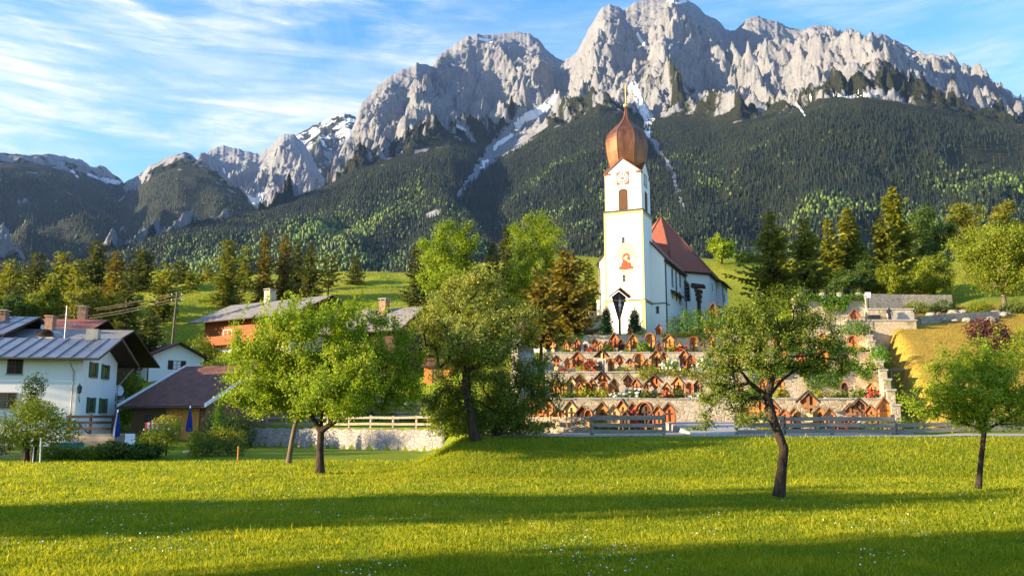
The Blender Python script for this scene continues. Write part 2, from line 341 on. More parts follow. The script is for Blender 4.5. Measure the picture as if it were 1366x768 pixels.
LEAF = {
 'apple':   mat_leaf('apple_leaves', (0.11,0.18,0.008), (0.23,0.325,0.014), (0.42,0.48,0.04), 0.50),
 'apple_dk':mat_leaf('dull_apple_leaves', (0.08,0.12,0.014), (0.165,0.22,0.024), (0.33,0.35,0.07), 0.46),
 'blossom': mat_leaf('pale_leaves', (0.12,0.155,0.025), (0.25,0.285,0.045), (0.45,0.45,0.12), 0.45),
 'maple':   mat_leaf('maple_leaves', (0.10,0.17,0.006), (0.21,0.30,0.010), (0.36,0.44,0.02), 0.40),
 'decid':   mat_leaf('tree_leaves', (0.095,0.145,0.01), (0.19,0.245,0.015), (0.33,0.36,0.03), 0.45),
 'darkdec': mat_leaf('dark_leaves', (0.032,0.07,0.012), (0.07,0.125,0.018), (0.14,0.20,0.03), 0.36),
 'spruce':  mat_leaf('spruce_needles', (0.035,0.048,0.012), (0.085,0.098,0.018), (0.19,0.19,0.03), 0.28),
 'brownsp': mat_leaf('brown_needles', (0.09,0.075,0.010), (0.18,0.14,0.017), (0.30,0.23,0.03), 0.3),
 'larch':   mat_leaf('larch_needles', (0.09,0.11,0.010), (0.19,0.20,0.018), (0.34,0.31,0.035), 0.4),
 'lightsp': mat_leaf('light_spruce_needles', (0.08,0.10,0.012), (0.17,0.185,0.018), (0.36,0.33,0.035), 0.34),
 'thuja':   mat_leaf('thuja_sprays', (0.018,0.05,0.012), (0.035,0.085,0.018), (0.07,0.14,0.025), 0.2),
 'hedge':   mat_leaf('hedge_leaves', (0.06,0.115,0.01), (0.13,0.20,0.015), (0.24,0.30,0.025), 0.4),
 'golden':  mat_leaf('golden_leaves', (0.14,0.16,0.012), (0.28,0.28,0.02), (0.45,0.42,0.05), 0.35),
 'ivy':     mat_leaf('ivy_leaves', (0.05,0.125,0.01), (0.10,0.21,0.015), (0.20,0.31,0.03), 0.36),
 'purple':  mat_leaf('purple_leaves', (0.05,0.018,0.02), (0.10,0.03,0.035), (0.17,0.06,0.06), 0.3),
 'grass':   mat_leaf('grass_blades', (0.115,0.18,0.006), (0.265,0.305,0.008), (0.48,0.44,0.03), 0.5),
 'forest':  mat_leaf('forest_needles', (0.008,0.014,0.008), (0.019,0.027,0.010), (0.042,0.055,0.013), 0.0),
 'beech':   mat_leaf('forest_leaves', (0.016,0.033,0.009), (0.038,0.070,0.012), (0.125,0.185,0.024), 0.0),
}
LEAF['grass'].node_tree  # keep
# ------------------------------------------------------------------ ground
def pl(y, pts):
    a = np.array(pts); return np.interp(y, a[:,0], a[:,1])
MIDP = [(-80,0),(32.5,0),(39,1.43),(47,1.5),(54,1.6),(62,3.2),(72,5.2),(84,7.4),(92,10.1),(97,11.95),(100,12.2),(118,13.2),(150,25),(180,36.5),(205,39),(260,39),(700,42)]
LEFTP = [(-80,0),(48,0),(58,0.5),(70,1.7),(85,4.2),(95,6.0),(115,11.5),(135,19.5),(150,24.5),(180,33),(205,37),(260,36),(700,42)]
RIGHTP = [(-80,0),(32.5,0),(39,1.43),(45,1.65),(60,5.2),(75,9.6),(82,11.0),(90,13.4),(100,16.2),(120,20.5),(150,28),(180,35.5),(205,39),(260,39),(700,42)]
def wall_y(x): return 55.4 + (-5.5 - x)*0.68           # line of the old stone retaining wall, left of the second tree
def G(x, y):
    x = np.asarray(x, float); y = np.asarray(y, float)
    m = pl(y + 0.35*gnoise(x*0.12, y*0.12, 5)*sstep(30,34,y), MIDP)
    xb = 22.6 + (y-50)*0.373
    r = pl(y, RIGHTP); wr = sstep(xb+0.6, xb+2.5 + 14*sstep(84,104,y), x)
    z = m*(1-wr) + r*wr
    l = pl(y, LEFTP)
    # platform behind the stone wall
    wy = wall_y(x)
    plat = np.maximum(1.6, pl(y, [(0,1.6),(66,1.7),(80,4.0),(95,7.4),(108,10.3),(118,12.8),(135,19.8),(150,24.8),(180,33),(205,37),(260,37),(700,42)]))
    behind = sstep(wy+0.05, wy+0.35, y)
    zl = np.where(y < wy, np.minimum(l, 0.25), plat)*1.0
    zl = np.where(y < wy, zl, zl*behind + 0.25*(1-behind))
    wv = sstep(-19.5, -22.5 - 16*sstep(70,110,y), x)            # village proper further left
    zl = zl*(1-wv) + l*wv
    wl = sstep(-1.5, -5.5 - 14*sstep(60,110,y), x)
    z = z*(1-wl) + zl*wl
    up = sstep(118, 150, y)
    z = z + up*(0.9*fbm(x*0.045, y*0.045, 21, 3) + 0.35*gnoise(x*0.16, y*0.16, 9))
    z = z + 0.05*gnoise(x*0.25, y*0.25, 3)*sstep(45, 30, y) + 0.10*gnoise(x*0.06, y*0.06, 4)*sstep(30,10,y)
    return z
def gz(x, y): return float(G(np.array([x]), np.array([y]))[0])

def mat_ground():
    m, nt, out = new_mat('meadow')
    n1 = noise(nt, 0.22, 5, 0.6); n2 = noise(nt, 1.6, 6, 0.65); n3 = noise(nt, 9, 4, 0.7)
    a = ramp(nt, n2, [(0.3, (0.085,0.15,0.008)), (0.55, (0.185,0.24,0.012)), (0.75, (0.28,0.29,0.02))])
    b = ramp(nt, n1, [(0.3, (0.09,0.17,0.008)), (0.7, (0.27,0.29,0.018))])
    g = mixc(nt, 0.5, a, b); g = mixc(nt, 0.35, g, ramp(nt, n3, [(0.3, (0.06,0.11,0.006)), (0.7, (0.29,0.31,0.025))]))
    at_ = nt.nodes.new('ShaderNodeAttribute'); at_.attribute_name = 'mask'
    sp = nt.nodes.new('ShaderNodeSeparateColor'); nt.links.new(at_.outputs['Color'], sp.inputs[0])
    dry = ramp(nt, n2, [(0.3, (0.22,0.17,0.025)), (0.55, (0.43,0.27,0.045)), (0.75, (0.30,0.29,0.04))])
    dm = nt.nodes.new('ShaderNodeMath'); dm.operation = 'MULTIPLY_ADD'; nt.links.new(n2, dm.inputs[0]); dm.inputs[1].default_value = 1.2; dm.inputs[2].default_value = -0.6
    dd = nt.nodes.new('ShaderNodeMath'); dd.operation = 'ADD'; dd.use_clamp = True; nt.links.new(dm.outputs[0], dd.inputs[0]); nt.links.new(sp.outputs[0], dd.inputs[1])
    ml = nt.nodes.new('ShaderNodeMath'); ml.operation = 'MULTIPLY'; nt.links.new(dd.outputs[0], ml.inputs[0]); nt.links.new(sp.outputs[0], ml.inputs[1]); ml.use_clamp = True
    c = mixc(nt, ml.outputs[0], g, dry)
    c = mixc(nt, sp.outputs[1], c, ramp(nt, n3, [(0.3,(0.22,0.20,0.18)),(0.7,(0.36,0.33,0.29))]))
    principled(nt, out, c, 0.95, 0.1, 0, n3, 0.7, 0.06); return m
M['ground'] = mat_ground()

def graded(a, b, lo, hi, fine, growth):
    c = list(np.arange(lo, hi+1e-6, fine)); s = fine
    while c[-1] < b: s *= growth; c.append(c[-1]+s)
    s = fine
    while c[0] > a: s *= growth; c.insert(0, c[0]-s)
    return np.array(c)
def build_ground():
    xs = graded(-520, 520, -48, 48, 0.45, 1.06); ys = graded(-120, 640, 6, 105, 0.45, 1.05)
    X, Y = np.meshgrid(xs, ys); Z = G(X, Y)
    nx, ny = len(xs), len(ys)
    idx = np.arange(nx*ny).reshape(ny, nx)
    F = np.stack([idx[:-1,:-1], idx[:-1,1:], idx[1:,1:], idx[1:,:-1]], -1).reshape(-1,4)
    o = mesh_np('ground', np.stack([X, Y, Z], -1).reshape(-1,3), F, M['ground'], smooth=True)
    tag(o, kind='structure')
    xb = 22.6 + (Y-50)*0.373
    dry = sstep(xb-0.5, xb+2, X)*sstep(45, 48, Y)*(1-sstep(92, 105, Y))
    bank = sstep(31.5, 35, Y)*(1-sstep(40, 42, Y))*sstep(8, 26, X)*0.55
    hill = sstep(110, 140, Y)*(0.42 + 0.30*fbm(X*0.06, Y*0.06, 33, 3))  # dry tint here also paints golden sunlight onto the hill
    dry = np.clip(dry + bank + hill, 0, 1)
    grav = sstep(42.0, 42.6, Y + 0.5*gnoise(X*0.5, Y*0.5, 8))*(1-sstep(54.0, 54.5, Y))*sstep(-2, 0, X)*(1-sstep(xb-0.5, xb+1, X))
    col = np.stack([dry, grav, np.zeros_like(dry), np.ones_like(dry)], -1).reshape(-1).astype(np.float32)
    a = o.data.attributes.new('mask', 'FLOAT_COLOR', 'POINT'); a.data.foreach_set('color', col)
build_ground()

# ------------------------------------------------------------------ mountains
def mat_rock():
    m, nt, out = new_mat('limestone')
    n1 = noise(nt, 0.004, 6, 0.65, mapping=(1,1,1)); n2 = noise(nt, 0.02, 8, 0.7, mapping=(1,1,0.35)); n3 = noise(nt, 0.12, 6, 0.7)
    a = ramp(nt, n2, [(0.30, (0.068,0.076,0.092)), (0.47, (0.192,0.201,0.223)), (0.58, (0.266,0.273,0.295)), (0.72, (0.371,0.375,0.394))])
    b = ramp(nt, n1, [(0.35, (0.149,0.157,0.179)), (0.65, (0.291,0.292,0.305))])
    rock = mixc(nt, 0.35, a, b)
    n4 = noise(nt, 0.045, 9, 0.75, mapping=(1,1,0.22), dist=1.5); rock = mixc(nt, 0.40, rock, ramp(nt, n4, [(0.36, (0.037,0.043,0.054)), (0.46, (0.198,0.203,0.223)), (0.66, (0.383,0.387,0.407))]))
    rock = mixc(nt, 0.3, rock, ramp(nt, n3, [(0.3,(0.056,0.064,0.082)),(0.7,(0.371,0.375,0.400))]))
    at_ = nt.nodes.new('ShaderNodeAttribute'); at_.attribute_name = 'mask'
    sp = nt.nodes.new('ShaderNodeSeparateColor'); nt.links.new(at_.outputs['Color'], sp.inputs[0])
    def edge(chan, w=0.5, nn=n3):
        s = nt.nodes.new('ShaderNodeMath'); s.operation = 'MULTIPLY_ADD'; nt.links.new(nn, s.inputs[0]); s.inputs[1].default_value = w; s.inputs[2].default_value = -w/2
        t = nt.nodes.new('ShaderNodeMath'); t.operation = 'ADD'; nt.links.new(s.outputs[0], t.inputs[0]); nt.links.new(chan, t.inputs[1])
        r = nt.nodes.new('ShaderNodeMapRange'); r.inputs[1].default_value = 0.42; r.inputs[2].default_value = 0.58; nt.links.new(t.outputs[0], r.inputs[0]); return r.outputs[0]
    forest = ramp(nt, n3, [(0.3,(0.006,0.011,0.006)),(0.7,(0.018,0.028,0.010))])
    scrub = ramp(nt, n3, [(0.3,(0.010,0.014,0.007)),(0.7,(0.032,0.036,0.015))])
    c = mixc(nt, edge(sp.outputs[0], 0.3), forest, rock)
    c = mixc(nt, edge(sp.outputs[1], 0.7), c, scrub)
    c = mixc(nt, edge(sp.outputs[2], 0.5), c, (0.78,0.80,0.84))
    principled(nt, out, c, 0.95, 0.15, 0, n3, 1.0, 7.0); return m
M['rock'] = mat_rock()

def pix_az(px, py): 
    d = ray(px, py); return math.atan2(d[0], d[1]), d[2]/math.hypot(d[0], d[1])
def poly_dist(px, py, pts):
    """distance in degrees-like units to a polyline and the width there"""
    best = np.full(px.shape, 1e9)
    for (x0,y0,w0), (x1,y1,w1) in zip(pts[:-1], pts[1:]):
        dx, dy = x1-x0, y1-y0; t = np.clip(((px-x0)*dx+(py-y0)*dy)/(dx*dx+dy*dy+1e-9), 0, 1)
        d = np.hypot(px-x0-t*dx, py-y0-t*dy)/(w0+(w1-w0)*t); best = np.minimum(best, d)
    return best

def massif(name, tl, ridge, rtl, rrg, foot, seed, ncol, nf, nr, amp, px0, px1, rough=1.0, snow=(), scree=(), patch=False, snow_all=0.0, scrub=0.5, undul=45, jag=0.0022, back=900, gully=140.0, sub=1.0):
    """a landform whose crest and tree line run through the given bearings and heights, at true distances in metres"""
    def conv(pts):
        q = [pix_az(*p) for p in pts]; a = np.array(q); return a[:,0], a[:,1]
    azs = np.linspace(pix_az(px0, 200)[0], pix_az(px1, 200)[0], ncol)
    ta, te = conv(tl); ra, re = conv(ridge)
    fx = lambda pts: np.interp(azs, [pix_az(p[0], 200)[0] for p in pts], [p[1] for p in pts])
    Rt, Rr, Rf = fx(rtl), fx(rrg), fx(foot[0])
    E_t = np.interp(azs, ta, te); E_r = np.interp(azs, ra, re)
    Rm = float(np.mean(Rr)); s = azs*Rm
    E_r = E_r + jag*(fbm(s/42, s*0+seed, seed+1, 4, 0.6)) * sstep(0, 0.02, E_r-E_t)
    E_r = np.maximum(E_r, E_t + 0.0005)
    zt, zr = E_t*Rt, E_r*Rr
    rows_r, rows_z, U = [], [], []
    uf = np.linspace(0, 1, nf, endpoint=False); ur = np.linspace(0, 1, nr); ub = np.linspace(0, 1, 14)[1:]
    R = np.zeros((nf+nr+13, ncol)); Z = np.zeros_like(R); T = np.zeros_like(R)
    for j, u in enumerate(uf):
        R[j] = Rf + (Rt-Rf)*u; Z[j] = foot[1] + (zt-foot[1])*(u**foot[2])
        Z[j] += undul*fbm(s/420, R[j]/520, seed+40, 3)*math.sin(math.pi*min(1, u*1.0))**0.7*(1 if u < 1 else 0)
        T[j] = u - 1
    steep = 1.0
    for j, u in enumerate(ur):
        b = fbm(s/520, u*0.7 + s*0, seed+3, 3)
        w = u + 0.16*b*math.sin(math.pi*u)
        R[nf+j] = Rt + (Rr-Rt)*w
        f = 0.80*u + 0.20*sstep(0.10, 1.0, np.array(u))
        Z[nf+j] = zt + (zr-zt)*f; T[nf+j] = u
    for j, u in enumerate(ub):
        R[nf+nr+j] = Rr + back*u; Z[nf+nr+j] = zr - back*0.9*u; T[nf+nr+j] = 1 + u
    S = azs[None,:]*R
    k = sstep(0.0, 0.16, T)*(1 - 0.97*sstep(0.45, 0.97, T)); k = np.where(T < 0, 0, k)
    # buttresses and gullies run down the fall line; strata and ledges across it
    wx = S + 60*fbm(S/300, R/300, seed+11, 3); wr = R + 60*fbm(S/300, R/300, seed+17, 3)
    g1 = ridged(wx/(gully*2.3), wr/(gully*6.0), seed+5, 3)
    g2 = ridged(wx/gully, wr/(gully*2.6) + Z/900, seed+6, 4, 0.55)
    g3 = ridged(wx/(gully*0.33) , wr/(gully*0.7), seed+7, 4, 0.6)
    iso = fbm(S/28, (R+Z)/34, seed+8, 4, 0.6)
    diag = ridged((wx+0.9*Z)/(gully*1.9), (wr-0.6*Z)/(gully*3.2), seed+9, 4, 0.42)
    diag2 = ridged((wx-1.1*Z)/(gully*1.5), (wr+0.9*Z)/(gully*2.0), seed+19, 5, 0.45)
    strata = (Z + 0.45*S + 50*fbm(S/260, R/260, seed+13, 3))/42.0; strata = strata - np.floor(strata)
    fine = ridged(wx/(gully*0.13), (wr+0.6*Z)/(gully*0.24), seed+15, 3, 0.6)
    cut = np.abs(gnoise((wx-0.5*Z)/(gully*0.55), wr/(gully*1.9), seed+16)); cut = np.clip(1-cut*5, 0, 1)
    D = amp*k*(1.15*(g1-0.62) + 0.20*(0.62-g2) + 0.62*(diag-0.6) + 0.60*(diag2-0.6) + 0.12*(0.6-g3) + 0.085*(fine-0.6) + 0.10*strata - 0.11*cut + 0.075*iso)
    Z = Z + D; R = R - 0.35*D
    A = np.broadcast_to(azs[None,:], R.shape)
    X = R*np.sin(A); Y = R*np.cos(A); ZZ = Z + CAMZ
    nrow = R.shape[0]; idx = np.arange(nrow*ncol).reshape(nrow, ncol)
    F = np.stack([idx[:-1,:-1], idx[:-1,1:], idx[1:,1:], idx[1:,:-1]], -1).reshape(-1,4)
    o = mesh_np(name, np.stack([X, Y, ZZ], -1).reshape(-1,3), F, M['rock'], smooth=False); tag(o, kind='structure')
    # cover: rock / dwarf pine / snow, baked per vertex
    pxp, pyp = proj(X, Y, ZZ)
    dz = np.gradient(ZZ, axis=0); dr = np.gradient(R, axis=0); slope = np.abs(dz/(np.abs(dr)+0.5))
    rockm = sstep(-0.012, 0.02, T + 0.05*fbm(S/70, R/70, seed+20, 3))
    n = fbm(S/110, R/80, seed+22, 4, 0.6)
    scr = sstep(scrub, 0.0, T)*0.95 + 0.55*n - 0.20*sstep(1.0, 2.2, slope) - 0.10
    snw = np.zeros_like(Z)
    if patch:
        q = fbm(S/230, R/170, seed+51, 5, 0.62) + 0.5*ridged(S/95, R/260, seed+52, 3) - 0.36
        q = sstep(0.16, 0.34, q - 0.25*sstep(-0.25, -0.75, T)); rockm = np.maximum(rockm*sstep(-0.2, 0.35, fbm(S/120, R/90, seed+53, 4, .6)+0.25), q)
    for pts in snow: snw = np.maximum(snw, 1.25 - 0.75*poly_dist(pxp + 3*n, pyp + 2*n, pts))
    for pts in scree:
        q = np.clip(1.3 - poly_dist(pxp + 6*n, pyp, pts), 0, 1); rockm = np.maximum(rockm, q); scr = scr - q*1.2
    if snow_all: snw = np.maximum(snw, sstep(0.30, 0.95, T)*snow_all + 0.55*fbm(S/120 + R/200, R/60, seed+30, 4, 0.6) - 0.25*g2)
    snw = np.where(T > 1.02, 0, snw)
    colr = np.stack([rockm, np.clip(scr, 0, 1), np.clip(snw, 0, 1), np.ones_like(Z)], -1).reshape(-1).astype(np.float32)
    a = o.data.attributes.new('mask', 'FLOAT_COLOR', 'POINT'); a.data.foreach_set('color', colr)
    return dict(o=o, azs=azs, R=R, Z=ZZ, T=T, nf=nf, nr=nr, S=S, rock=rockm, scr=scr, slope=slope, ncol=ncol, px=pxp, py=pyp)

A_TL = [(-200,350),(100,345),(160,332),(250,303),(300,292),(350,282),(400,262),(440,246),(470,232),(500,222),(560,203),(600,192),(640,196),(660,205),(690,192),(740,170),(780,158),(820,152),(860,162),(900,160),(950,168),(1000,165),(1050,152),(1100,138),(1150,131),(1200,138),(1250,150),(1300,163),(1366,172),(1600,210)]
A_RG = [(-200,349),(100,344),(160,331),(250,302),(300,291),(350,281),(400,261),(438,244),(447,222),(455,200),(470,172),(480,142),(495,125),(515,105),(540,92),(556,84),(575,88),(590,70),(610,58),(625,48),(650,47),(670,45),(690,43),(705,45),(720,55),(735,72),(752,83),(770,68),(785,40),(800,14),(812,6),(825,10),(832,14),(850,2),(870,-3),(890,-6),(910,-4),(930,8),(945,22),(960,30),(975,44),(990,34),(1000,25),(1020,28),(1040,32),(1050,38),(1070,42),(1100,40),(1130,50),(1150,52),(1175,44),(1190,52),(1210,62),(1240,78),(1265,85),(1290,98),(1305,103),(1320,110),(1345,122),(1366,132),(1466,175),(1600,215)]
SNOW_A = [[(846,112,3),(850,128,5),(858,145,7),(866,160,6),(862,172,5),(868,182,3)], [(838,120,3),(846,112,3)],
          [(742,128,2),(730,140,4),(715,152,6),(700,160,5),(690,168,3)], [(684,180,2.5),(668,192,3),(660,200,2)], [(650,214,2),(642,224,1.5)],
          [(1062,138,1.5),(1068,146,1.6),(1074,155,1)], [(1110,127,.8),(1135,130,1.3),(1160,126,1.3),(1172,129,.6)], [(1186,129,1),(1200,131,1)], [(1080,130,1.5),(1085,133,1)],
          [(893,3,2),(915,2,2)], [(850,45,2),(862,65,2)], [(640,52,2),(655,55,2)], [(1352,128,2),(1366,133,2)], [(610,168,2),(618,172,2)]]
SCREE_A = [[(735,130,8),(715,160,16),(690,185,18),(660,205,14),(642,222,9),(628,238,5),(612,262,2)], [(866,178,5),(880,205,3),(897,225,3.5),(904,250,3.5),(908,275,2.5),(912,290,2)],
           [(572,288,4),(586,283,5)]]
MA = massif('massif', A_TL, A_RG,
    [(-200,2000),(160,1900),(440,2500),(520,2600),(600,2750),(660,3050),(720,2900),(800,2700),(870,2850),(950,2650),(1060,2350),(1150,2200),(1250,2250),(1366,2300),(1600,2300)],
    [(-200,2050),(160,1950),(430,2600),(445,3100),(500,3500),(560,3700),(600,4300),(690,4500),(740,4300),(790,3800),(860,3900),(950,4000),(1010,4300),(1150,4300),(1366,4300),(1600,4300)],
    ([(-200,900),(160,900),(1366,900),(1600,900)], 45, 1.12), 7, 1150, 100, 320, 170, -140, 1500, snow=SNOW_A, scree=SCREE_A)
MB1 = massif('spur', [(-200,215),(0,218),(60,222),(110,235),(150,250),(168,262),(185,250),(205,236),(240,222),(262,226),(290,238),(320,262),(340,282),(420,300),(600,320)],
    [(-200,200),(0,204),(30,206),(75,206),(110,214),(125,223),(138,221),(150,232),(160,238),(166,244),(185,233),(200,222),(225,209),(245,203),(254,206),(265,215),(285,228),(305,245),(325,262),(345,280),(420,298),(600,318)],
    [(-200,4300),(0,4300),(100,4400),(160,4900),(200,4100),(260,3900),(340,3500),(600,3500)],
    [(-200,4700),(0,4700),(100,4800),(160,5200),(200,4500),(260,4400),(340,3700),(600,3600)],
    ([(-200,1500),(340,1500),(600,1500)], 60, 1.25), 31, 460, 80, 90, 60, -180, 620, undul=150, jag=0.0016, scrub=0.9,
    patch=True,
    snow=[[(118,232,2),(140,240,3),(158,244,3)], [(96,228,1.5),(104,236,1.5)]])
MB2 = massif('cirque', [(150,300),(262,262),(300,300),(345,300),(400,285),(440,290),(600,330)],
    [(150,270),(240,215),(262,212),(275,203),(290,196),(300,194),(318,199),(335,203),(345,206),(358,198),(368,188),(380,179),(392,179),(404,190),(415,206),(428,232),(440,246),(600,300)],
    [(150,4600),(600,4600)], [(150,5600),(300,5700),(385,5400),(600,5600)], ([(150,3000),(600,3000)], 300, 1.0), 53, 420, 20, 200, 170, 150, 620, undul=30, jag=0.0016, scrub=0.18,
    snow=[[(330,262,3),(338,268,5),(350,260,4)], [(345,276,3),(352,284,4)], [(298,226,2),(300,230,2)], [(372,278,2),(390,272,2)]])
MB3 = massif('snow_peak', [(300,320),(600,320)], [(300,260),(345,214),(352,206),(362,200),(380,190),(396,180),(410,172),(430,162),(445,154),(456,150),(466,152),(474,156),(490,158),(600,200)],
    [(300,5600),(600,5600)], [(300,7300),(600,7300)], ([(300,4800),(600,4800)], 400, 1.0), 71, 300, 10, 160, 200, 300, 620, undul=10, jag=0.0012, scrub=0.0, snow_all=0.62)

# ------------------------------------------------------------------ the far woods
def cone_template(sides, layers, seed, slim=1.0):
    rnd = random.Random(seed); V = []; F = []
    for k in range(layers):
        z0 = 0.06 + 0.80*k/layers; z1 = min(1.0, z0 + 1.25/layers + 0.06); r = 0.17*slim*(1 - 0.86*k/layers)
        if k == layers-1: z1 = 1.0
        b = len(V)
        for i in range(sides):
            a = 2*math.pi*(i + rnd.random()*0.6)/sides; q = r*rnd.uniform(0.7, 1.2)
            V.append((q*math.cos(a), q*math.sin(a), z0 + rnd.uniform(-.03,.03)))
        V.append((0, 0, z1))
        for i in range(sides): F.append((b+i, b+(i+1)%sides, b+sides))
    return np.array(V), np.array(F)
def blob_template(seed):
    bm = bmesh.new(); bmesh.ops.create_icosphere(bm, subdivisions=1, radius=1); rnd = random.Random(seed)
    for v in bm.verts: v.co *= rnd.uniform(0.7, 1.15)
    V = np.array([v.co[:] for v in bm.verts]); F = np.array([[v.index for v in f.verts] for f in bm.faces]); bm.free()
    V = V*np.array([0.26,0.26,0.44]) + np.array([0,0,0.5]); return V, F
def forest(name, mass, N, hrange, broad, seed, label_mask=None, umin=0.0, sides=6, layers=3, slim=1.0, scrubtrees=0.0, keep=None):
    rng = np.random.default_rng(seed); nf, ncol = mass['nf'], mass['ncol']
    j1 = nf + int(scrubtrees*mass['nr'])
    n = int(N*2.2); c = rng.random(n)*(ncol-1.001); r = rng.random(n)*(j1-1.001 - umin*nf) + umin*nf
    ci = c.astype(int); ri = r.astype(int); fc = c-ci; fr = r-ri
    def smp(A): return (A[ri,ci]*(1-fc)+A[ri,ci+1]*fc)*(1-fr) + (A[ri+1,ci]*(1-fc)+A[ri+1,ci+1]*fc)*fr
    R = smp(mass['R']); Z = smp(mass['Z']); T = smp(mass['T']); rock = smp(mass['rock']); sc = smp(mass['scr'])
    az = mass['azs'][ci]*(1-fc) + mass['azs'][ci+1]*fc
    px, py = proj(R*np.sin(az), R*np.cos(az), Z)
    ok = (rng.random(n) < R/R.max()*1.0) & (rock < 0.6)
    if scrubtrees: ok = ok | ((T > 0) & (sc > 0.55) & (rng.random(n) < 0.30*np.clip(1-T/scrubtrees,0,1)))
    if keep is not None: ok &= keep(px, py, T, rng)
    sel = np.where(ok)[0][:N]
    R, Z, T, az, px, py = R[sel], Z[sel], T[sel], az[sel], px[sel], py[sel]
    X, Y = R*np.sin(az), R*np.cos(az); S = az*R
    patch = fbm(S/160, R/220, seed+2, 4, 0.6)
    pb = broad(T, patch, px, py); isb = rng.random(len(R)) < pb
    H = rng.uniform(*hrange, len(R))*np.where(T > -0.05, 0.6, 1)*(1-0.25*np.clip(T+0.25,0,0.25)*4)
    for kind, mk, mt in (('c', ~isb, LEAF['forest']), ('b', isb, LEAF['beech'])):
        k = np.where(mk)[0]
        if not len(k): continue
        vs, fs, ts, off = [], [], [], 0
        temps = [cone_template(sides, layers, 100+i, slim) for i in range(4)] if kind == 'c' else [blob_template(200+i) for i in range(4)]
        which = rng.integers(0, 4, len(k))
        for w in range(4):
            q = k[which == w]; tv, tf = temps[w]
            if not len(q): continue
            a = rng.random(len(q))*2*np.pi; h = H[q]*(1 if kind == 'c' else 0.72); wd = h*rng.uniform(0.8, 1.2, len(q))
            ca, sa = np.cos(a)*wd, np.sin(a)*wd
            vx = tv[None,:,0]*ca[:,None] - tv[None,:,1]*sa[:,None] + X[q][:,None]
            vy = tv[None,:,0]*sa[:,None] + tv[None,:,1]*ca[:,None] + Y[q][:,None]
            vz = tv[None,:,2]*h[:,None] + Z[q][:,None] - 1.5
            vs.append(np.stack([vx,vy,vz],-1).reshape(-1,3)); m = len(tv)
            fs.append((tf[None]+ (np.arange(len(q))*m)[:,None,None]).reshape(-1,3)+off); off += len(q)*m
            t = np.clip(0.40 + 0.30*patch[q] + rng.normal(0,0.16,len(q)) + (0.45 if kind == 'b' else 0.22)*sstep(620, 420, px[q])*sstep(-0.12,-0.45,T[q]), 0, 1); ts.append(np.repeat(t, len(tf)))  # lower left lightened: brighter young foliage, plus sunlight painted into the tint
        o = mesh_np(name if kind == 'c' else name.replace('conifer', 'broadleaf'), np.concatenate(vs), np.concatenate(fs), mt, tint=np.concatenate(ts))
        tag(o, kind='stuff')
    return len(R)
def broadA(T, patch, px, py):
    lowleft = sstep(420, 250, px)*0.30*sstep(0.3,-0.2,T+0.0)
    b = 0.004 + 0.6*sstep(0.16, 0.5, patch)*sstep(-0.12, -0.5, T) + lowleft + 0.30*sstep(-0.45,-0.75,T)
    b = b + 0.55*sstep(620, 420, px)*sstep(-0.12, -0.45, T) + 0.25*sstep(1150,1300,px)*sstep(-0.2,-0.45,T)
    return np.clip(b, 0, 0.85)
def keepA(px, py, T, rng):
    clear = poly_dist(px, py, [(1280,215,26),(1366,205,34)])
    return (rng.random(px.shape) < np.clip(clear-0.35, 0.12, 1)) & (T > -0.86)
print('forest A', forest('conifer_forest', MA, 110000, (9.5, 21), broadA, 5, umin=0.14, layers=3, sides=5, scrubtrees=0.30, keep=keepA))
print('forest B', forest('conifer_slope_forest', MB1, 30000, (15, 22), lambda T,p,px,py: np.clip(0.05+0.35*sstep(0.1,0.5,p),0,0.5), 6, umin=0.15, layers=2, sides=5, scrubtrees=0.7))
# ------------------------------------------------------------------ trees and plants
def leaf_quads(P, N, rng, size, aspect=0.55, up=0.35):
    """one folded leaf-sized face per point: P positions, N outward hints"""
    n = len(P)
    d = rng.normal(size=(n,3)); d /= np.linalg.norm(d, axis=1)[:,None]
    nr = N*0.95 + rng.normal(size=(n,3))*0.75; nr[:,2] += up; nr /= np.linalg.norm(nr, axis=1)[:,None]
    a = np.cross(nr, d); a /= (np.linalg.norm(a, axis=1)[:,None]+1e-9); b = np.cross(nr, a)
    s = (size*rng.uniform(0.6, 1.35, n))[:,None]
    v0 = P - a*s*0.5; v2 = P + a*s*0.5; v1 = P + b*s*aspect*0.5 + nr*s*0.08; v3 = P - b*s*aspect*0.5 + nr*s*0.08
    V = np.stack([v0,v1,v2,v3],1).reshape(-1,3); F = np.arange(4*n).reshape(-1,4); return V, F

def tubes_np(segs, n=6):
    """segs: list of (a, b, ra, rb) -> arrays"""
    A = np.array([s[0] for s in segs]); B = np.array([s[1] for s in segs]); ra = np.array([s[2] for s in segs]); rb = np.array([s[3] for s in segs])
    d = B-A; L = np.linalg.norm(d, axis=1)[:,None]+1e-9; d = d/L; B = B + d*(rb*0.3)[:,None]
    t = np.where(np.abs(d[:,2:3]) < .9, np.array([[0,0,1.]]), np.array([[1.,0,0]])); x = np.cross(d, t); x /= np.linalg.norm(x, axis=1)[:,None]; y = np.cross(d, x)
    an = np.arange(n)*2*np.pi/n; c, s_ = np.cos(an), np.sin(an)
    ring = x[:,None,:]*c[None,:,None] + y[:,None,:]*s_[None,:,None]
    V = np.concatenate([A[:,None]+ring*ra[:,None,None], B[:,None]+ring*rb[:,None,None]], 1).reshape(-1,3)
    i = np.arange(n); q = np.stack([i, (i+1)%n, n+(i+1)%n, n+i], -1)
    F = (q[None] + (np.arange(len(segs))*2*n)[:,None,None]).reshape(-1,4); return V, F

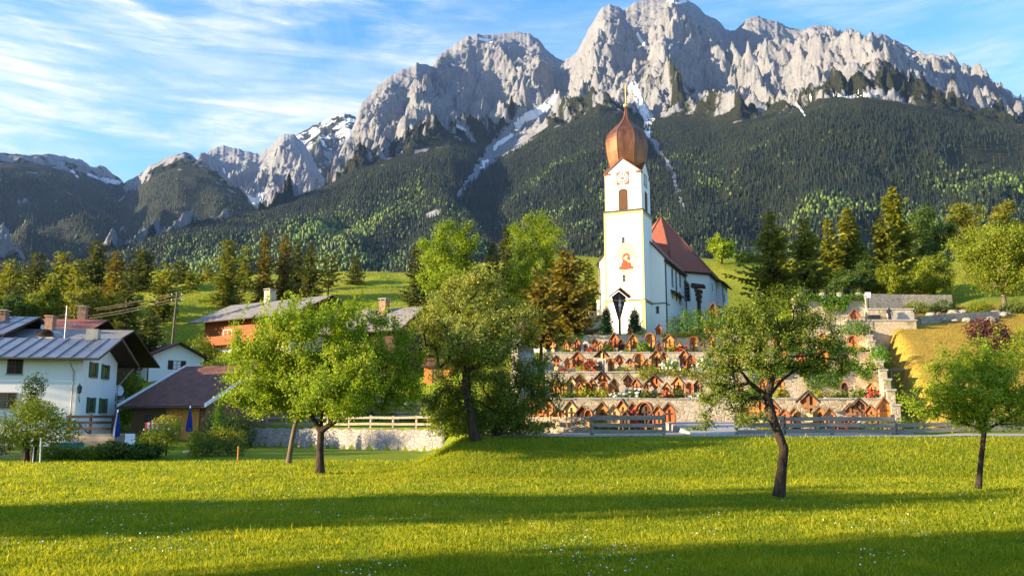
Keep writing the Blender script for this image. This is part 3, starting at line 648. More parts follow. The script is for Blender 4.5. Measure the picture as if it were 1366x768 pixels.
def broadleaf(label, cat, base, trunk, lobes, leafmat, seed, n_att=220, per=90, size=0.12, spread=0.32, r0=0.16, limbs=(), bark='bark', group=None, name='tree', shell=0.35, bow=0.25, aspect=0.6, base_r=None, step=0.45, tintc=0.45, tintr=0.2, fork=1, shoots=0.0):
    """trunk: polyline from the ground; limbs: main limbs as polylines; lobes: ellipsoids (x,y,z,rx,ry,rz) of the crown, all relative to base"""
    rng = np.random.default_rng(seed)
    vol = np.array([l[3]*l[4]*l[5] for l in lobes]); vol = vol/vol.sum(); att = []; cen = []
    for l, v in zip(lobes, vol):
        k = max(3, int(round(n_att*v))); d = rng.normal(size=(k,3)); d /= np.linalg.norm(d, axis=1)[:,None]
        r = (shell + (1-shell)*rng.random(k))**0.6; r *= 1 + 0.16*rng.normal(size=k)*0.6
        att.append(np.array(l[:3]) + d*r[:,None]*np.array(l[3:6])); cen.append(np.repeat(np.array([l[:3]], float), k, 0))
    att = np.concatenate(att); cen = np.concatenate(cen); ok_ = att[:,2] > 0.25; att, cen = att[ok_], cen[ok_]
    nodes = []; par = []
    def addline(pts, p):
        for a in pts: nodes.append(np.array(a, float)); par.append(p); p = len(nodes)-1
        return p
    def dens(pts, st=0.4):
        out = [np.array(pts[0], float)]
        for a, b in zip(pts[:-1], pts[1:]):
            a, b = np.array(a, float), np.array(b, float); m = max(1, int(np.linalg.norm(b-a)/st))
            out += [a+(b-a)*(i+1)/m for i in range(m)]
        return out
    tr = dens(trunk); last = addline(tr, -1); ntr = len(nodes)
    for lb in limbs:
        lp = dens(lb); ar = np.array(nodes); j = int(np.argmin(np.linalg.norm(ar-lp[0], axis=1))); addline(lp[1:], j)
    zmin = np.array(trunk[fork])[2] if fork < len(trunk) else tr[-1][2]
    usable = [i for i in range(len(nodes)) if i >= ntr or nodes[i][2] >= zmin*0.98]
    hub = np.array(trunk[-1]); order = np.argsort(np.linalg.norm(att - hub, axis=1)); tips = []; arr = np.array([nodes[i] for i in usable]); ids = list(usable)
    depth = {i: 0 for i in ids}
    for k in order:
        p = att[k]; d = np.linalg.norm(arr - p, axis=1) + 0.35*np.maximum(0, arr[:,2]-p[2])
        j = ids[int(np.argmin(d))]; a = nodes[j]; L = np.linalg.norm(p-a); m = max(1, int(L/step)); q = []
        side = rng.normal(size=3)*0.12*L
        for i in range(1, m+1):
            t = i/m; q.append(a + (p-a)*t + np.array([0,0,1])*bow*L*math.sin(math.pi*t)*0.5 + side*math.sin(math.pi*t))
        pp = j
        for c in q:
            nodes.append(c); par.append(pp); pp = len(nodes)-1; ids.append(pp)
        arr = np.concatenate([arr, np.array(q)]); tips.append((pp, a, p, cen[k]))
    cnt = np.zeros(len(nodes))
    for tpi, *_ in tips: cnt[tpi] += 1
    for i in range(len(nodes)-1, -1, -1):
        if par[i] >= 0: cnt[par[i]] += cnt[i]
    cnt = np.maximum(cnt, 0.6); rad = np.maximum(0.007, r0*(cnt/len(tips))**0.47)
    segs_t, segs_b = [], []
    for i in range(len(nodes)):
        if par[i] < 0: continue
        a, b = nodes[par[i]], nodes[i]; ra, rb = rad[par[i]], rad[i]
        if i < ntr:
            z = a[2]; fl = lambda z: r0*(1 + 0.55*math.exp(-max(0.0, z)/0.25))*(1-0.10*min(1, z/max(0.5, tr[-1][2])))
            segs_t.append((a, b, fl(a[2]), fl(b[2])))
        else: segs_b.append((a, b, min(ra, rb*1.6), rb))
    root = thing(name, label, cat, base, 0, group)
    V, F = tubes_np(segs_t, 10)
    if segs_b:
        V2, F2 = tubes_np(segs_b, 5); F = np.concatenate([F, F2+len(V)]); V = np.concatenate([V, V2])
    mesh_np('trunk', V, F, M[bark], root, smooth=True)
    C = att.mean(0); P = []; Nn = []; ti = []
    for tpi, a, p, lc in tips:
        m = int(per*rng.uniform(0.55, 1.45)); t = rng.random(m)**0.7; ax = p-a; L = np.linalg.norm(ax)+1e-6; ax = ax/L
        tt = 1 - t*min(1.0, 0.9/L)
        pos = a + (p-a)*tt[:,None] + rng.normal(size=(m,3))*spread*np.array([1,1,0.8])*(0.5+0.5*rng.random(m))[:,None]
        if shoots and rng.random() < shoots:
            k = int(m*0.5); u = rng.random(k); dirn = np.array([rng.normal()*0.35, rng.normal()*0.35, 1.0]); dirn /= np.linalg.norm(dirn)
            pos[:k] = p + dirn*(u*0.75)[:,None] + rng.normal(size=(k,3))*0.05
        o = (p - lc)/(np.linalg.norm(p - lc)+1e-6) + 0.5*(p - C)/(np.linalg.norm(p - C)+1e-6); o = o/(np.linalg.norm(o)+1e-6); P.append(pos); Nn.append(np.repeat(o[None], m, 0)); ti.append(np.clip(rng.normal(tintc, tintr*0.8) + rng.normal(0, tintr, m), 0, 1))
    P = np.concatenate(P); Nn = np.concatenate(Nn); ti = np.concatenate(ti)
    V, F = leaf_quads(P, Nn, rng, size, aspect); mesh_np('crown', V, F, LEAF[leafmat], root, tint=ti)
    return root

def conifer(label, base, H, Rb, leafmat, seed, name='spruce_tree', cat='tree', group=None, crown0=0.06, dens=1.0, droop=0.35, power=0.8, spray=0.75, bark='bark', irregular=0.25, airy=0.0, tintc=0.42, lean=(0,0)):
    rng = np.random.default_rng(seed); V = []; ti = []
    zs = np.arange(crown0*H, H*0.985, 0.36/dens); segs = []
    for z in zs:
        f = (z-crown0*H)/(H*(1-crown0)); prof = (1-f)**power*(0.78+0.22*math.sin(f*23+seed)) + 0.02
        if f < 0.10: prof *= 0.72 + 2.8*f
        nb = max(4, int(round(8 - 3*f))); a0 = rng.random()*6.28
        for b in range(nb):
            if rng.random() < airy: continue
            a = a0 + 6.283*b/nb + rng.normal()*0.25; L = Rb*prof*(1+irregular*rng.normal()); L = max(0.25, min(L, Rb*1.25))
            dx, dy = math.cos(a), math.sin(a); rise = (0.55*f - droop*(1-f))*1.0
            m = max(2, int(L/0.34)); u = (np.arange(m)+0.6)/m
            px = dx*L*u; py = dy*L*u; pz = z + L*(rise*u + 0.22*u*u*(1-f))
            shade = rng.normal(tintc, 0.13)
            if L > 1.2: segs.append(((0,0,z), (dx*L*0.8, dy*L*0.8, z+L*(rise*0.8+0.14*(1-f))), 0.03, 0.01))
            for k in range(m):
                w = spray*(0.55 + 0.5*(1-u[k]))*min(1, 0.4+L/1.5)
                for sg in (-1, 1, 0):
                    ang = a + sg*rng.uniform(0.6, 1.1); ln = w*rng.uniform(0.7, 1.25) if sg else w*0.9
                    ex, ey = math.cos(ang), math.sin(ang); ez = rng.uniform(-0.55, -0.05) if sg else rng.uniform(-0.15,0.3)
                    q = np.array([px[k], py[k], pz[k]]) + rng.normal(size=3)*0.05
                    e = np.array([ex, ey, ez]); e /= np.linalg.norm(e); ph = rng.uniform(-1.35,1.35); sd_ = np.array([-ey*math.cos(ph), ex*math.cos(ph), math.sin(ph)]); sd_ /= np.linalg.norm(sd_)
                    wd = 0.20*ln + 0.05
                    V.append([q - e*0.05*ln, q + e*ln*0.45 + sd_*wd, q + e*ln, q + e*ln*0.45 - sd_*wd]); ti.append(shade + rng.normal()*0.12)
    # leader
    V.append([(0.05,0,H*0.93),(0.1,0.02,H*0.965),(0,0,H),(-0.1,-0.02,H*0.965)]); ti.append(0.6)
    Vv = np.array(V, float).reshape(-1,3); Vv[:,0] += lean[0]*Vv[:,2]; Vv[:,1] += lean[1]*Vv[:,2]
    root = thing(name, label, cat, base, 0, group)
    r = 0.016*H + 0.03
    st = [((lean[0]*a, lean[1]*a, a), (lean[0]*b, lean[1]*b, b), r*(1-a/H)+0.02, r*(1-b/H)+0.015) for a, b in zip(np.linspace(-0.2,H*0.96,9)[:-1], np.linspace(-0.2,H*0.96,9)[1:])]
    tv, tf = tubes_np(st, 8); mesh_np('trunk', tv, tf, M[bark], root, smooth=True)
    mesh_np('crown', Vv, np.arange(len(Vv)).reshape(-1,4), LEAF[leafmat], root, tint=np.clip(ti, 0, 1))
    return root

def shrub(label, base, lobes, leafmat, seed, n=1500, size=0.10, name='shrub', cat='shrub', group=None, stem=None, shell=0.55, tintc=0.45, aspect=0.6, flower=None, nflower=0, fsize=0.09, up=0.35, single=True):
    rng = np.random.default_rng(seed); P = []; Nn = []
    vol = np.array([l[3]*l[4]+l[3]*l[5] for l in lobes]); vol = vol/vol.sum()
    for l, v in zip(lobes, vol):
        k = int(n*v)+4; d = rng.normal(size=(k,3)); d /= np.linalg.norm(d, axis=1)[:,None]
        az = np.arctan2(d[:,1], d[:,0]); lump = 1 + 0.16*np.sin(az*3+seed+d[:,2]*4) + 0.10*np.sin(az*7+d[:,2]*9+seed*2)
        r = (shell + (1-shell)*rng.random(k))*lump*(1+0.07*rng.normal(size=k)); P.append(np.array(l[:3])+d*r[:,None]*np.array(l[3:6])); Nn.append(d)
    P = np.concatenate(P); Nn = np.concatenate(Nn); ok = P[:,2] > 0.01; P, Nn = P[ok], Nn[ok]
    clump = fbm(P[:,0]*2.2+seed, P[:,2]*2.2+P[:,1]*1.7, seed, 2); ti = np.clip(tintc + 0.22*clump + rng.normal(0, 0.16, len(P)), 0, 1)
    V, F = leaf_quads(P, Nn, rng, size, aspect, up)
    root = thing(name, label, cat, base, 0, group)
    mesh_np('foliage', V, F, LEAF[leafmat], root, tint=ti)
    if stem:
        segs = []
        for a, b, r in stem: segs.append((np.array(a, float), np.array(b, float), r, r*0.6))
        tv, tf = tubes_np(segs, 6); mesh_np('stem', tv, tf, M['bark'], root, smooth=True)
    if flower and nflower:
        i = rng.choice(len(P), nflower); V, F = leaf_quads(P[i]+Nn[i]*0.06, Nn[i], rng, fsize, 1.0, 0.5); mesh_np('blossoms', V, F, M[flower], root)
    return root

# ---- the four fruit trees of the meadow
def T(px, py, Y): return xat(px, Y, gz(xat(px, Y, 0), Y)), Y
def relpt(base, px, py, dy=0.0):
    p = at(px, py, base[1]+dy); return (p.x-base[0], dy, p.z-base[2])
def B(px, Y): 
    x = xat(px, Y, 0); x = xat(px, Y, gz(x, Y)); return (x, Y, gz(x, Y)-0.03)

b1 = B(427, 36.0); P1 = lambda px, py, dy=0: relpt(b1, px, py, dy)
def lob(Pf, px, py, rx, rz, dy=0.0, ry=None, s=36/1138):
    p = Pf(px, py, dy); return (p[0], p[1], p[2], rx*s, (ry if ry else rx)*s, rz*s)
broadleaf('bright green spreading apple tree with a forked trunk, before the old stone wall', 'tree', b1,
    [P1(427,630), P1(427,600), P1(428,575)],
    [lob(P1,415,450,75,50), lob(P1,350,500,55,45,0.3), lob(P1,480,500,75,52,-0.5), lob(P1,420,520,85,36,0,70), lob(P1,330,530,42,28,-1), lob(P1,530,520,42,36,0.6), lob(P1,400,415,40,24,0.6), lob(P1,470,430,42,30,-0.4), lob(P1,310,480,26,26), lob(P1,350,450,46,36,.2), lob(P1,505,450,46,34,.3), lob(P1,545,490,32,34), lob(P1,445,530,60,30,-2), lob(P1,400,500,60,45,2)],
    'apple', 11, n_att=680, per=150, size=0.10, spread=0.23, r0=0.155, limbs=[[P1(428,575),P1(412,548,.3),P1(385,500,.6),P1(360,470,.8)], [P1(428,575),P1(450,560,-.3),P1(490,525,-.6),P1(520,500,-.5)], [P1(428,575),P1(430,530,.5),P1(425,480,.6),P1(415,440,.4)], [P1(412,548,.3),P1(370,540,-.6),P1(330,525,-1)], [P1(450,560,-.3),P1(460,500,-1.4),P1(470,450,-1.2)]],
    name='apple_tree', group='fruit trees on the meadow', fork=2, shoots=0.3, tintc=0.5)
b1b = B(385, 41.5); P1b = lambda px, py, dy=0: relpt(b1b, px, py, dy)
broadleaf('slim leaning fruit tree half hidden behind the bright green apple tree', 'tree', b1b, [P1b(385,617), P1b(389,590), P1b(396,556)],
    [lob(P1b,395,520,42,34,0,None,41.5/1138), lob(P1b,370,545,40,20,0,None,41.5/1138)], 'apple', 12, n_att=60, per=70, size=0.12, spread=0.25, r0=0.12, name='fruit_tree', bark='bark_light', fork=2)
b2 = B(634, 38.5); P2 = lambda px, py, dy=0: relpt(b2, px, py, dy); s2 = 38.5/1138
L2 = lambda px, py, rx, rz, dy=0.0, ry=None: lob(P2, px, py, rx, rz, dy, ry, s2)
broadleaf('tall old pear tree with pale leaves above and dark drooping boughs below', 'tree', b2, [P2(634,625), P2(635,590), P2(630,565)],
    [L2(600,420,38,40), L2(625,385,34,28,.4), L2(665,420,42,36,.2), L2(575,440,26,30), L2(690,450,30,26), L2(560,425,26,24,.2), L2(695,425,30,26,-.2), L2(640,375,34,22), L2(640,455,50,40,-.5), L2(610,470,48,36,.8)],
    'blossom', 13, n_att=300, per=135, size=0.10, spread=0.26, r0=0.20, limbs=[[P2(630,565),P2(622,520,.2),P2(622,480,.3),P2(650,440,.3),P2(665,415,.2)], [P2(622,480,.3),P2(612,440,.2),P2(600,410)], [P2(622,480,.3),P2(590,430,-.3),P2(578,425)]],
    name='pear_tree', group='fruit trees on the meadow', fork=2, tintc=0.5, tintr=0.24)
b2b = B(662, 40.2); P2b = lambda px, py, dy=0: relpt(b2b, px, py, dy); s2b = 40.2/1138
L2b = lambda px, py, rx, rz, dy=0.0, ry=None: lob(P2b, px, py, rx, rz, dy, ry, s2b)
broadleaf('low dark apple tree with drooping boughs behind the pear tree trunk', 'tree', b2b, [(0,0,-0.05), (0.1,0,0.6), P2b(676,560)],
    [L2b(640,525,60,42), L2b(690,520,48,46,.5), L2b(720,500,34,34,-.3), L2b(600,540,38,36), L2b(655,570,52,28,.8), L2b(705,560,42,30), L2b(740,520,24,26), L2b(620,580,36,24,-.6), L2b(580,520,24,28)],
    'apple_dk', 14, n_att=280, per=140, size=0.10, spread=0.27, r0=0.16, limbs=[[P2b(676,560),P2b(690,530),P2b(700,500)], [P2b(676,560),P2b(640,535),P2b(610,530)]],
    name='apple_tree', group='fruit trees on the meadow', fork=2)
shrub('dense green bush spreading round the foot of the pear tree', (b2[0]-0.2, 41.8, gz(b2[0],41.8)-0.05), [(-1.3,0,0.7,1.1,0.9,0.95), (0.5,0.4,0.6,1.2,0.9,0.9), (1.9,0.3,0.5,0.9,0.8,0.8)], 'decid', 15, n=5200, size=0.12)
b3 = B(1039, 24.6); P3 = lambda px, py, dy=0: relpt(b3, px, py, dy); s3 = 24.6/1138
L3 = lambda px, py, rx, rz, dy=0.0, ry=None: lob(P3, px, py, rx, rz, dy, ry, s3)
broadleaf('airy old apple tree with a crooked leaning trunk on the near lawn', 'tree', b3, [P3(1039,662), P3(1043,625), P3(1046,598), P3(1032,562), P3(1024,530)],
    [L3(985,440,46,34), L3(1045,425,42,32,.3), L3(960,480,34,26,.2), L3(1085,440,42,30,-.2), L3(1110,475,30,24), L3(970,530,40,24,.4), L3(1020,470,40,26,-.8), L3(1050,395,30,14,.2), L3(1075,490,36,20,.9), L3(945,500,16,20,-.3), L3(1010,410,34,22,-.5), L3(945,560,16,16), L3(1130,465,18,14,.3), L3(1000,560,24,14,-.6)],
    'apple_dk', 16, n_att=440, per=74, size=0.07, spread=0.155, r0=0.135, limbs=[[P3(1024,530),P3(1000,510,.1),P3(985,490,.2),P3(980,455,.2)], [P3(1024,530),P3(1034,490),P3(1040,450,.1),P3(1036,415,.2)], [P3(1034,490),P3(1050,475,-.2),P3(1085,475,-.3),P3(1115,480,-.2)], [P3(1024,530),P3(1045,505,.5),P3(1065,490,.7)], [P3(1000,510,.1),P3(965,520,.3),P3(945,530,.4)]],
    name='apple_tree', group='fruit trees on the meadow', fork=4, bow=0.15, step=0.3, tintc=0.43, tintr=0.22)
b4 = B(1305, 27.6); P4 = lambda px, py, dy=0: relpt(b4, px, py, dy); s4 = 27.6/1138
L4 = lambda px, py, rx, rz, dy=0.0, ry=None: lob(P4, px, py, rx, rz, dy, ry, s4)
broadleaf('young green apple tree with a thin leaning trunk beside the grassy bank', 'tree', b4, [P4(1305,651), P4(1309,610), P4(1313,574)],
    [L4(1300,520,60,38), L4(1255,535,50,26,.2), L4(1345,520,40,36,-.2), L4(1305,480,44,26,.2), L4(1375,540,34,26), L4(1270,495,30,22,-.3), L4(1225,545,24,16,.2), L4(1340,490,26,22,.4), L4(1320,555,50,18)],
    'apple', 17, n_att=320, per=85, size=0.075, spread=0.17, r0=0.085, limbs=[[P4(1313,574),P4(1285,530,.2),P4(1262,470,.2)], [P4(1313,574),P4(1320,530,-.2),P4(1310,480)], [P4(1313,574),P4(1350,555,.2),P4(1380,545,.2)], [P4(1313,574),P4(1275,560,-.2),P4(1230,548,-.2)]],
    name='apple_tree', group='fruit trees on the meadow', fork=2, shoots=0.35, step=0.3, tintc=0.55)

# ---- trees of the middle distance
def bl_far(label, px, py_top, py_bot, halfw, Y, leafmat, seed, name='broadleaf_tree', lobes=None, n_att=160, per=70, trunk_py=None, bark='bark', group=None, tintc=0.5, size=None, cat='tree'):
    b = B(px, Y); s = Y/1138; H = zat(py_top, Y, px) - b[2]; zb = zat(py_bot, Y, px) - b[2]; w = halfw*s; rng = random.Random(seed)
    h = H - zb; cz = zb + h*0.5
    if lobes is None:
        lobes = [(0,0,cz,w*0.62,w*0.62,h*0.42)]
        for k in range(9):
            a = 6.283*k/9 + rng.random(); zz = zb + h*rng.uniform(0.18, 0.80); q = w*0.62*math.sqrt(max(0.1, 1-((zz-cz)/(h*0.62))**2))
            lobes.append((q*math.cos(a), q*math.sin(a), zz, w*rng.uniform(.28,.42), w*rng.uniform(.28,.42), h*rng.uniform(.13,.2)))
        lobes.append((rng.uniform(-.2,.2)*w, 0, zb+h*0.86, w*.38, w*.38, h*.15))
    else: lobes = [(l[0]*s, l[1]*s, l[2]*s + 0, l[3]*s, l[3]*s, l[4]*s) for l in lobes]
    return broadleaf(label, cat, b, [(0,0,0),(0.05*w,0,max(0.6,zb*0.6)),(0,0,max(1.0, zb + h*0.28))], lobes, leafmat, seed, n_att=n_att, per=per, size=size or max(0.14, 2.4*s), spread=max(0.3, w*0.11), r0=0.018*H+0.08, name=name, bark=bark, group=group, fork=1, tintc=tintc, step=0.9, bow=0.12)
def cf_far(label, px, py_top, halfw, Y, leafmat, seed, name='spruce_tree', base=None, **kw):
    b = B(px, Y) if base is None else base; H = zat(py_top, Y, px) - b[2]; halfw = halfw*(1.0 if leafmat == 'brownsp' else 1.22)
    kw.setdefault('dens', 0.8); kw.setdefault('spray', max(0.75, 0.06*H)); return conifer(label, b, H, halfw*Y/1138, leafmat, seed, name=name, **kw)

bl_far('bright green maple with a broad dome crown, behind the pear tree', 600, 293, 400, 50, 105, 'maple', 31, 'maple_tree', n_att=300, per=95)
bl_far('tallest bright green maple with lumpy boughs, between brown yew and dark fir', 712, 279, 415, 50, 109, 'maple', 32, 'maple_tree', n_att=310, per=95, bark='bark_light')
cf_far('slender dark fir between the two bright green maples', 657, 320, 22, 104, 'spruce', 33, power=0.7)
cf_far('dark olive fir with a pointed tip just behind the broad maple', 676, 300, 18, 118, 'spruce', 34, power=0.7)
cf_far('broad brownish conifer standing left of the white church', 757, 330, 52, 86, 'brownsp', 35, name='yew_tree', irregular=0.35, droop=0.15, power=0.62, crown0=0.14, spray=1.0)
cf_far('smaller brown conifer with a bare trunk above the cemetery steps', 722, 368, 36, 80, 'brownsp', 36, name='yew_tree', irregular=0.35, droop=0.12, power=0.55, crown0=0.28, spray=0.95)
cf_far('yellowish conifer squeezed between brown yew and church wall', 786, 352, 24, 108, 'larch', 37, name='conifer_tree', power=0.7)
cf_far('dark narrow spruce left of the broad green maple', 556, 322, 24, 125, 'spruce', 38, power=0.65)
bl_far('round bright tree alone on the meadow hill behind the church', 962, 312, 350, 23, 172, 'maple', 39, n_att=110, per=70)
shrub('long low green bush on the hill crest beside the round tree', B(1003, 176), [(-1.5,0,0.9,2.6,1.2,1.2),(2.5,0,0.8,2.4,1.2,1.1)], 'decid', 40, n=1500, size=0.45)

# right-hand group above the cemetery
G1 = 'trees above the cemetery'
cf_far('tall dark spruce with drooping skirts, first in the row beside the church hedge', 1036, 282, 55, 108, 'lightsp', 41, group=G1, power=0.9, crown0=0.02, tintc=0.5, irregular=0.32)
cf_far('yellow-green spruce with a pointed tip, second in the row from the church', 1080, 288, 46, 112, 'lightsp', 42, group=G1, power=0.9, irregular=0.32, tintc=0.5)
cf_far('small light spruce with a thin tip, third in the row from the church', 1113, 291, 32, 118, 'lightsp', 43, group=G1, power=0.9, irregular=0.32, tintc=0.5)
cf_far('broad golden-green spruce before the forest slope, fourth in the row from the church', 1141, 274, 43, 116, 'lightsp', 44, group=G1, power=0.9, irregular=0.32, tintc=0.48)
cf_far('tallest olive spruce above the long stone wall', 1203, 246, 34, 118, 'larch', 45, group=G1, power=0.8, irregular=0.34, tintc=0.46)
cf_far('yellow-green spruce leaning against the tallest olive spruce', 1188, 285, 41, 110, 'lightsp', 46, group=G1, power=0.7)
bl_far('dark green dense tree right of the tallest olive spruce', 1243, 272, 385, 40, 124, 'darkdec', 47, 'linden_tree', n_att=230, per=80, group=G1)
bl_far('olive rounded tree, behind the dark dense tree and left in the upper row', 1290, 266, 340, 34, 140, 'larch', 48, 'ash_tree', n_att=130, group=G1)
bl_far('pale olive rounded tree in the upper row at the picture edge', 1345, 264, 340, 34, 145, 'larch', 49, 'ash_tree', n_att=130, group=G1)
bl_far('low bright olive tree with a short trunk behind the stone wall', 1248, 338, 400, 36, 106, 'decid', 50, n_att=140, group=G1)
bl_far('large leafy tree with a pale trunk above the rubble slope', 1338, 300, 405, 66, 92, 'decid', 51, n_att=420, per=110, bark='bark_light', group=G1)
bl_far('low dark bushy tree between the spruces and the ivy wall', 1128, 360, 400, 30, 104, 'darkdec', 52, n_att=110, group=G1)
bl_far('low dark round tree in front of the yellow-green spruces', 1160, 345, 396, 30, 106, 'darkdec', 53, n_att=110, group=G1)
bl_far('small green tree under the tallest olive spruce', 1196, 350, 400, 24, 103, 'decid', 54, n_att=80, group=G1)
shrub('purple-leaved bush behind the young apple tree on the dry slope', (xat(1322,66,8), 66, gz(xat(1322,66,8),66)-0.1), [(0,0,1.7,1.6,1.3,1.5),(1.1,0.1,1.2,1.2,1.0,1.2),(-0.9,0,2.3,1.0,0.9,1.0)], 'purple', 55, n=3400, size=0.19, cat='shrub', stem=[((0,0,0),(0,0,1.4),0.06)])
shrub('bright green bush at the picture edge below the rubble slope', (xat(1362,62,6), 62, gz(xat(1362,62,6),62)-0.1), [(0,0,1.3,1.2,1.0,1.4),(0.5,0,2.4,0.8,0.8,1.0)], 'decid', 56, n=2200, size=0.16)

# left-hand wood on the hill, tree by tree
G2 = 'trees on the hill behind the village'
left = [ # px, top, halfw, Y, leaf, kind, label
 (8,345,26,128,'larch','l','pale larch at the picture edge, outermost of the hill wood'),
 (42,337,24,124,'spruce','s','dark spruce second from the picture edge in the hill wood'),
 (78,336,28,130,'larch','l','tall pale larch between two dark spruces above the grey barn roof'),
 (124,320,24,132,'spruce','s','tallest dark spruce of the hill wood above the red-edged roof'),
 (98,345,22,122,'larch','l','yellowish larch close before the tallest dark spruce'),
 (148,332,26,120,'brownsp','s','brownish spruce in front of the hill wood, above the dark barn gable'),
 (190,330,24,150,'spruce','s','dark round-topped spruce right of the brownish spruce'),
 (218,352,26,128,'larch','l','sunlit larch left of the wooden power pole'),
 (253,362,16,150,'larch','l','small pale larch on the green slope right of the power pole'),
 (302,318,24,140,'lightsp','s','broad sunlit spruce alone on the green slope'),
 (326,326,14,150,'larch','l','narrow pale larch behind the broad sunlit spruce'),
 (350,308,18,140,'brownsp','s','tall narrow spruce directly above the chalet chimney'),
 (378,312,20,143,'brownsp','s','tall brown spruce right of the chimney spruce'),
 (412,322,19,140,'spruce','s','dark spruce left of the open-branched pine'),
 (395,318,14,152,'spruce','s','thin dark spruce squeezed between two brown spruces'),
 (437,338,22,138,'spruce','p','open-branched pine with bare trunk at the edge of the meadow hill'),
 (474,342,13,160,'spruce','s','small lone dark spruce on the sunny meadow hill'),
 (165,352,16,112,'spruce','s','slim shaded spruce behind the dark barn gable'),
 (196,412,22,100,'spruce','s','short dark spruce next to the small white house'),
 (60,365,20,114,'larch','l','low pale larch above the tall chimney pipe'),
 (20,372,20,116,'spruce','s','low dark spruce behind the satellite dish'),
 (240,345,18,165,'spruce','s','far dark spruce on the upper edge of the green slope'),
 (275,352,16,165,'larch','l','far pale larch left of the broad sunlit spruce'),
]
for i, (px, top, hw, Y, lf, kind, lab) in enumerate(left):
    kw = dict(group=G2, power=0.66, crown0=0.05); hw *= 1.3 if px < 200 else 1.08
    if kind == 'l': kw.update(airy=0.2, droop=0.15, irregular=0.35, name='larch_tree', power=0.6, crown0=0.12)
    if kind == 'p': kw.update(airy=0.45, droop=0.1, irregular=0.3, name='pine_tree', power=0.35, crown0=0.38)
    cf_far(lab, px, top, hw, Y, lf, 60+i, **kw)


for i, (px, top, bot, hw, Y, lf, lab) in enumerate(((15,392,428,34,112,'darkdec','dark bushy tree low in the hill wood at the picture edge'),(62,384,428,36,114,'decid','bushy tree low in the hill wood above the hooded chimney'),(112,380,425,36,113,'larch','olive bushy tree low in the hill wood above the red-edged roof'),(160,388,432,32,116,'decid','bushy tree low in the hill wood above the dark barn gable'))):
    bl_far(lab, px, top, bot, hw, Y, lf, 90+i, n_att=110, per=70, group=G2)
# trees beyond the left edge of the picture: they throw the long shadows over the lawn and the village
def off_tree(x, y, H, R, seed, lab):
    rng = random.Random(seed); z = gz(x, y)
    lobes = [(0,0,H*0.5,R,R,H*0.47)] + [(R*.6*math.cos(a), R*.6*math.sin(a), H*rng.uniform(.25,.8), R*.55, R*.55, H*.2) for a in (0.3,1.5,2.7,3.9,5.2)]
    return broadleaf(lab, 'tree', (x,y,z), [(0,0,0),(0,0,1.0),(0.1,0,H*0.35)], lobes, 'decid', seed, n_att=115, per=40, size=0.5, spread=0.55, r0=0.25, name='broadleaf_tree', group='shelter trees left of the lawn', step=1.2)
def along(y0, x): return y0 + x*0.2804          # ground line of the sun ray that meets x=0 at y0
OFF = [(-40, 21.4), (-42, 24.2), (-45, 22.8), (-38, 12.8), (-40, 10.2), (-43, 7.5), (-38, 5.0), (-41, 1.5)]
for i, (x, y0) in enumerate(OFF):
    off_tree(x, along(y0, x), 13.5, 1.9, 300+i, 'leafy shelter tree beyond the picture edge, casting a long shadow on the lawn')
for i, (x, y, H) in enumerate([(-78,33,17),(-76,39,18),(-79,45,18),(-77,51,18),(-80,57,19),(-82,63,20),(-86,69,21),(-88,76,22),(-92,83,23)]):
    off_tree(x, y, H, 4.2, 330+i, 'tall shelter tree beyond the picture edge, shading the village houses')
# ------------------------------------------------------------------ buildings
def roof_slab(name, e0, e1, r1, r0, t, top, under, parent, ribs=0.0):
    """e0,e1 eave corners, r1,r0 ridge corners; thickness t downward along the normal"""
    P = [Vector(p) for p in (e0, e1, r1, r0)]; n = (P[1]-P[0]).cross(P[3]-P[0]).normalized()
    if n.z < 0: n = -n
    u = (P[1]-P[0]).normalized(); v = n.cross(u)
    if v.dot(P[3]-P[0]) < 0: v = -v
    bm = bmesh.new(); uvl = bm.loops.layers.uv.new('UVMap')
    tp = [bm.verts.new(p) for p in P]; bt = [bm.verts.new(p - n*t) for p in P]
    fs = [(bm.faces.new(tp), 0), (bm.faces.new(bt[::-1]), 1)]
    for i in range(4): fs.append((bm.faces.new((tp[i], bt[i], bt[(i+1)%4], tp[(i+1)%4])), 1))
    if ribs:
        L = (P[1]-P[0]).length; k = int(L/ribs)
        for i in range(k+1):
            f = min(1.0, i*ribs/L); a = P[0].lerp(P[1], f); b = P[3].lerp(P[2], f)
            w = u*0.025; h = n*0.06
            q = [bm.verts.new(x) for x in (a-w-n*0.01, a+w-n*0.01, b+w-n*0.01, b-w-n*0.01, a-w+h, a+w+h, b+w+h, b-w+h)]
            for f_ in ((4,5,6,7),(0,1,5,4),(1,2,6,5),(2,3,7,6),(3,0,4,7)): fs.append((bm.faces.new([q[j] for j in f_]), 0))
    for f, mi in fs:
        f.material_index = mi
        for l in f.loops:
            d = l.vert.co - P[0]; l[uvl].uv = (d.dot(u), d.dot(v))
    bmesh.ops.recalc_face_normals(bm, faces=bm.faces)
    me = bpy.data.meshes.new(name); bm.to_mesh(me); bm.free(); me.materials.append(top); me.materials.append(under)
    o = bpy.data.objects.new(name, me); COL.objects.link(o); o.parent = parent; return o

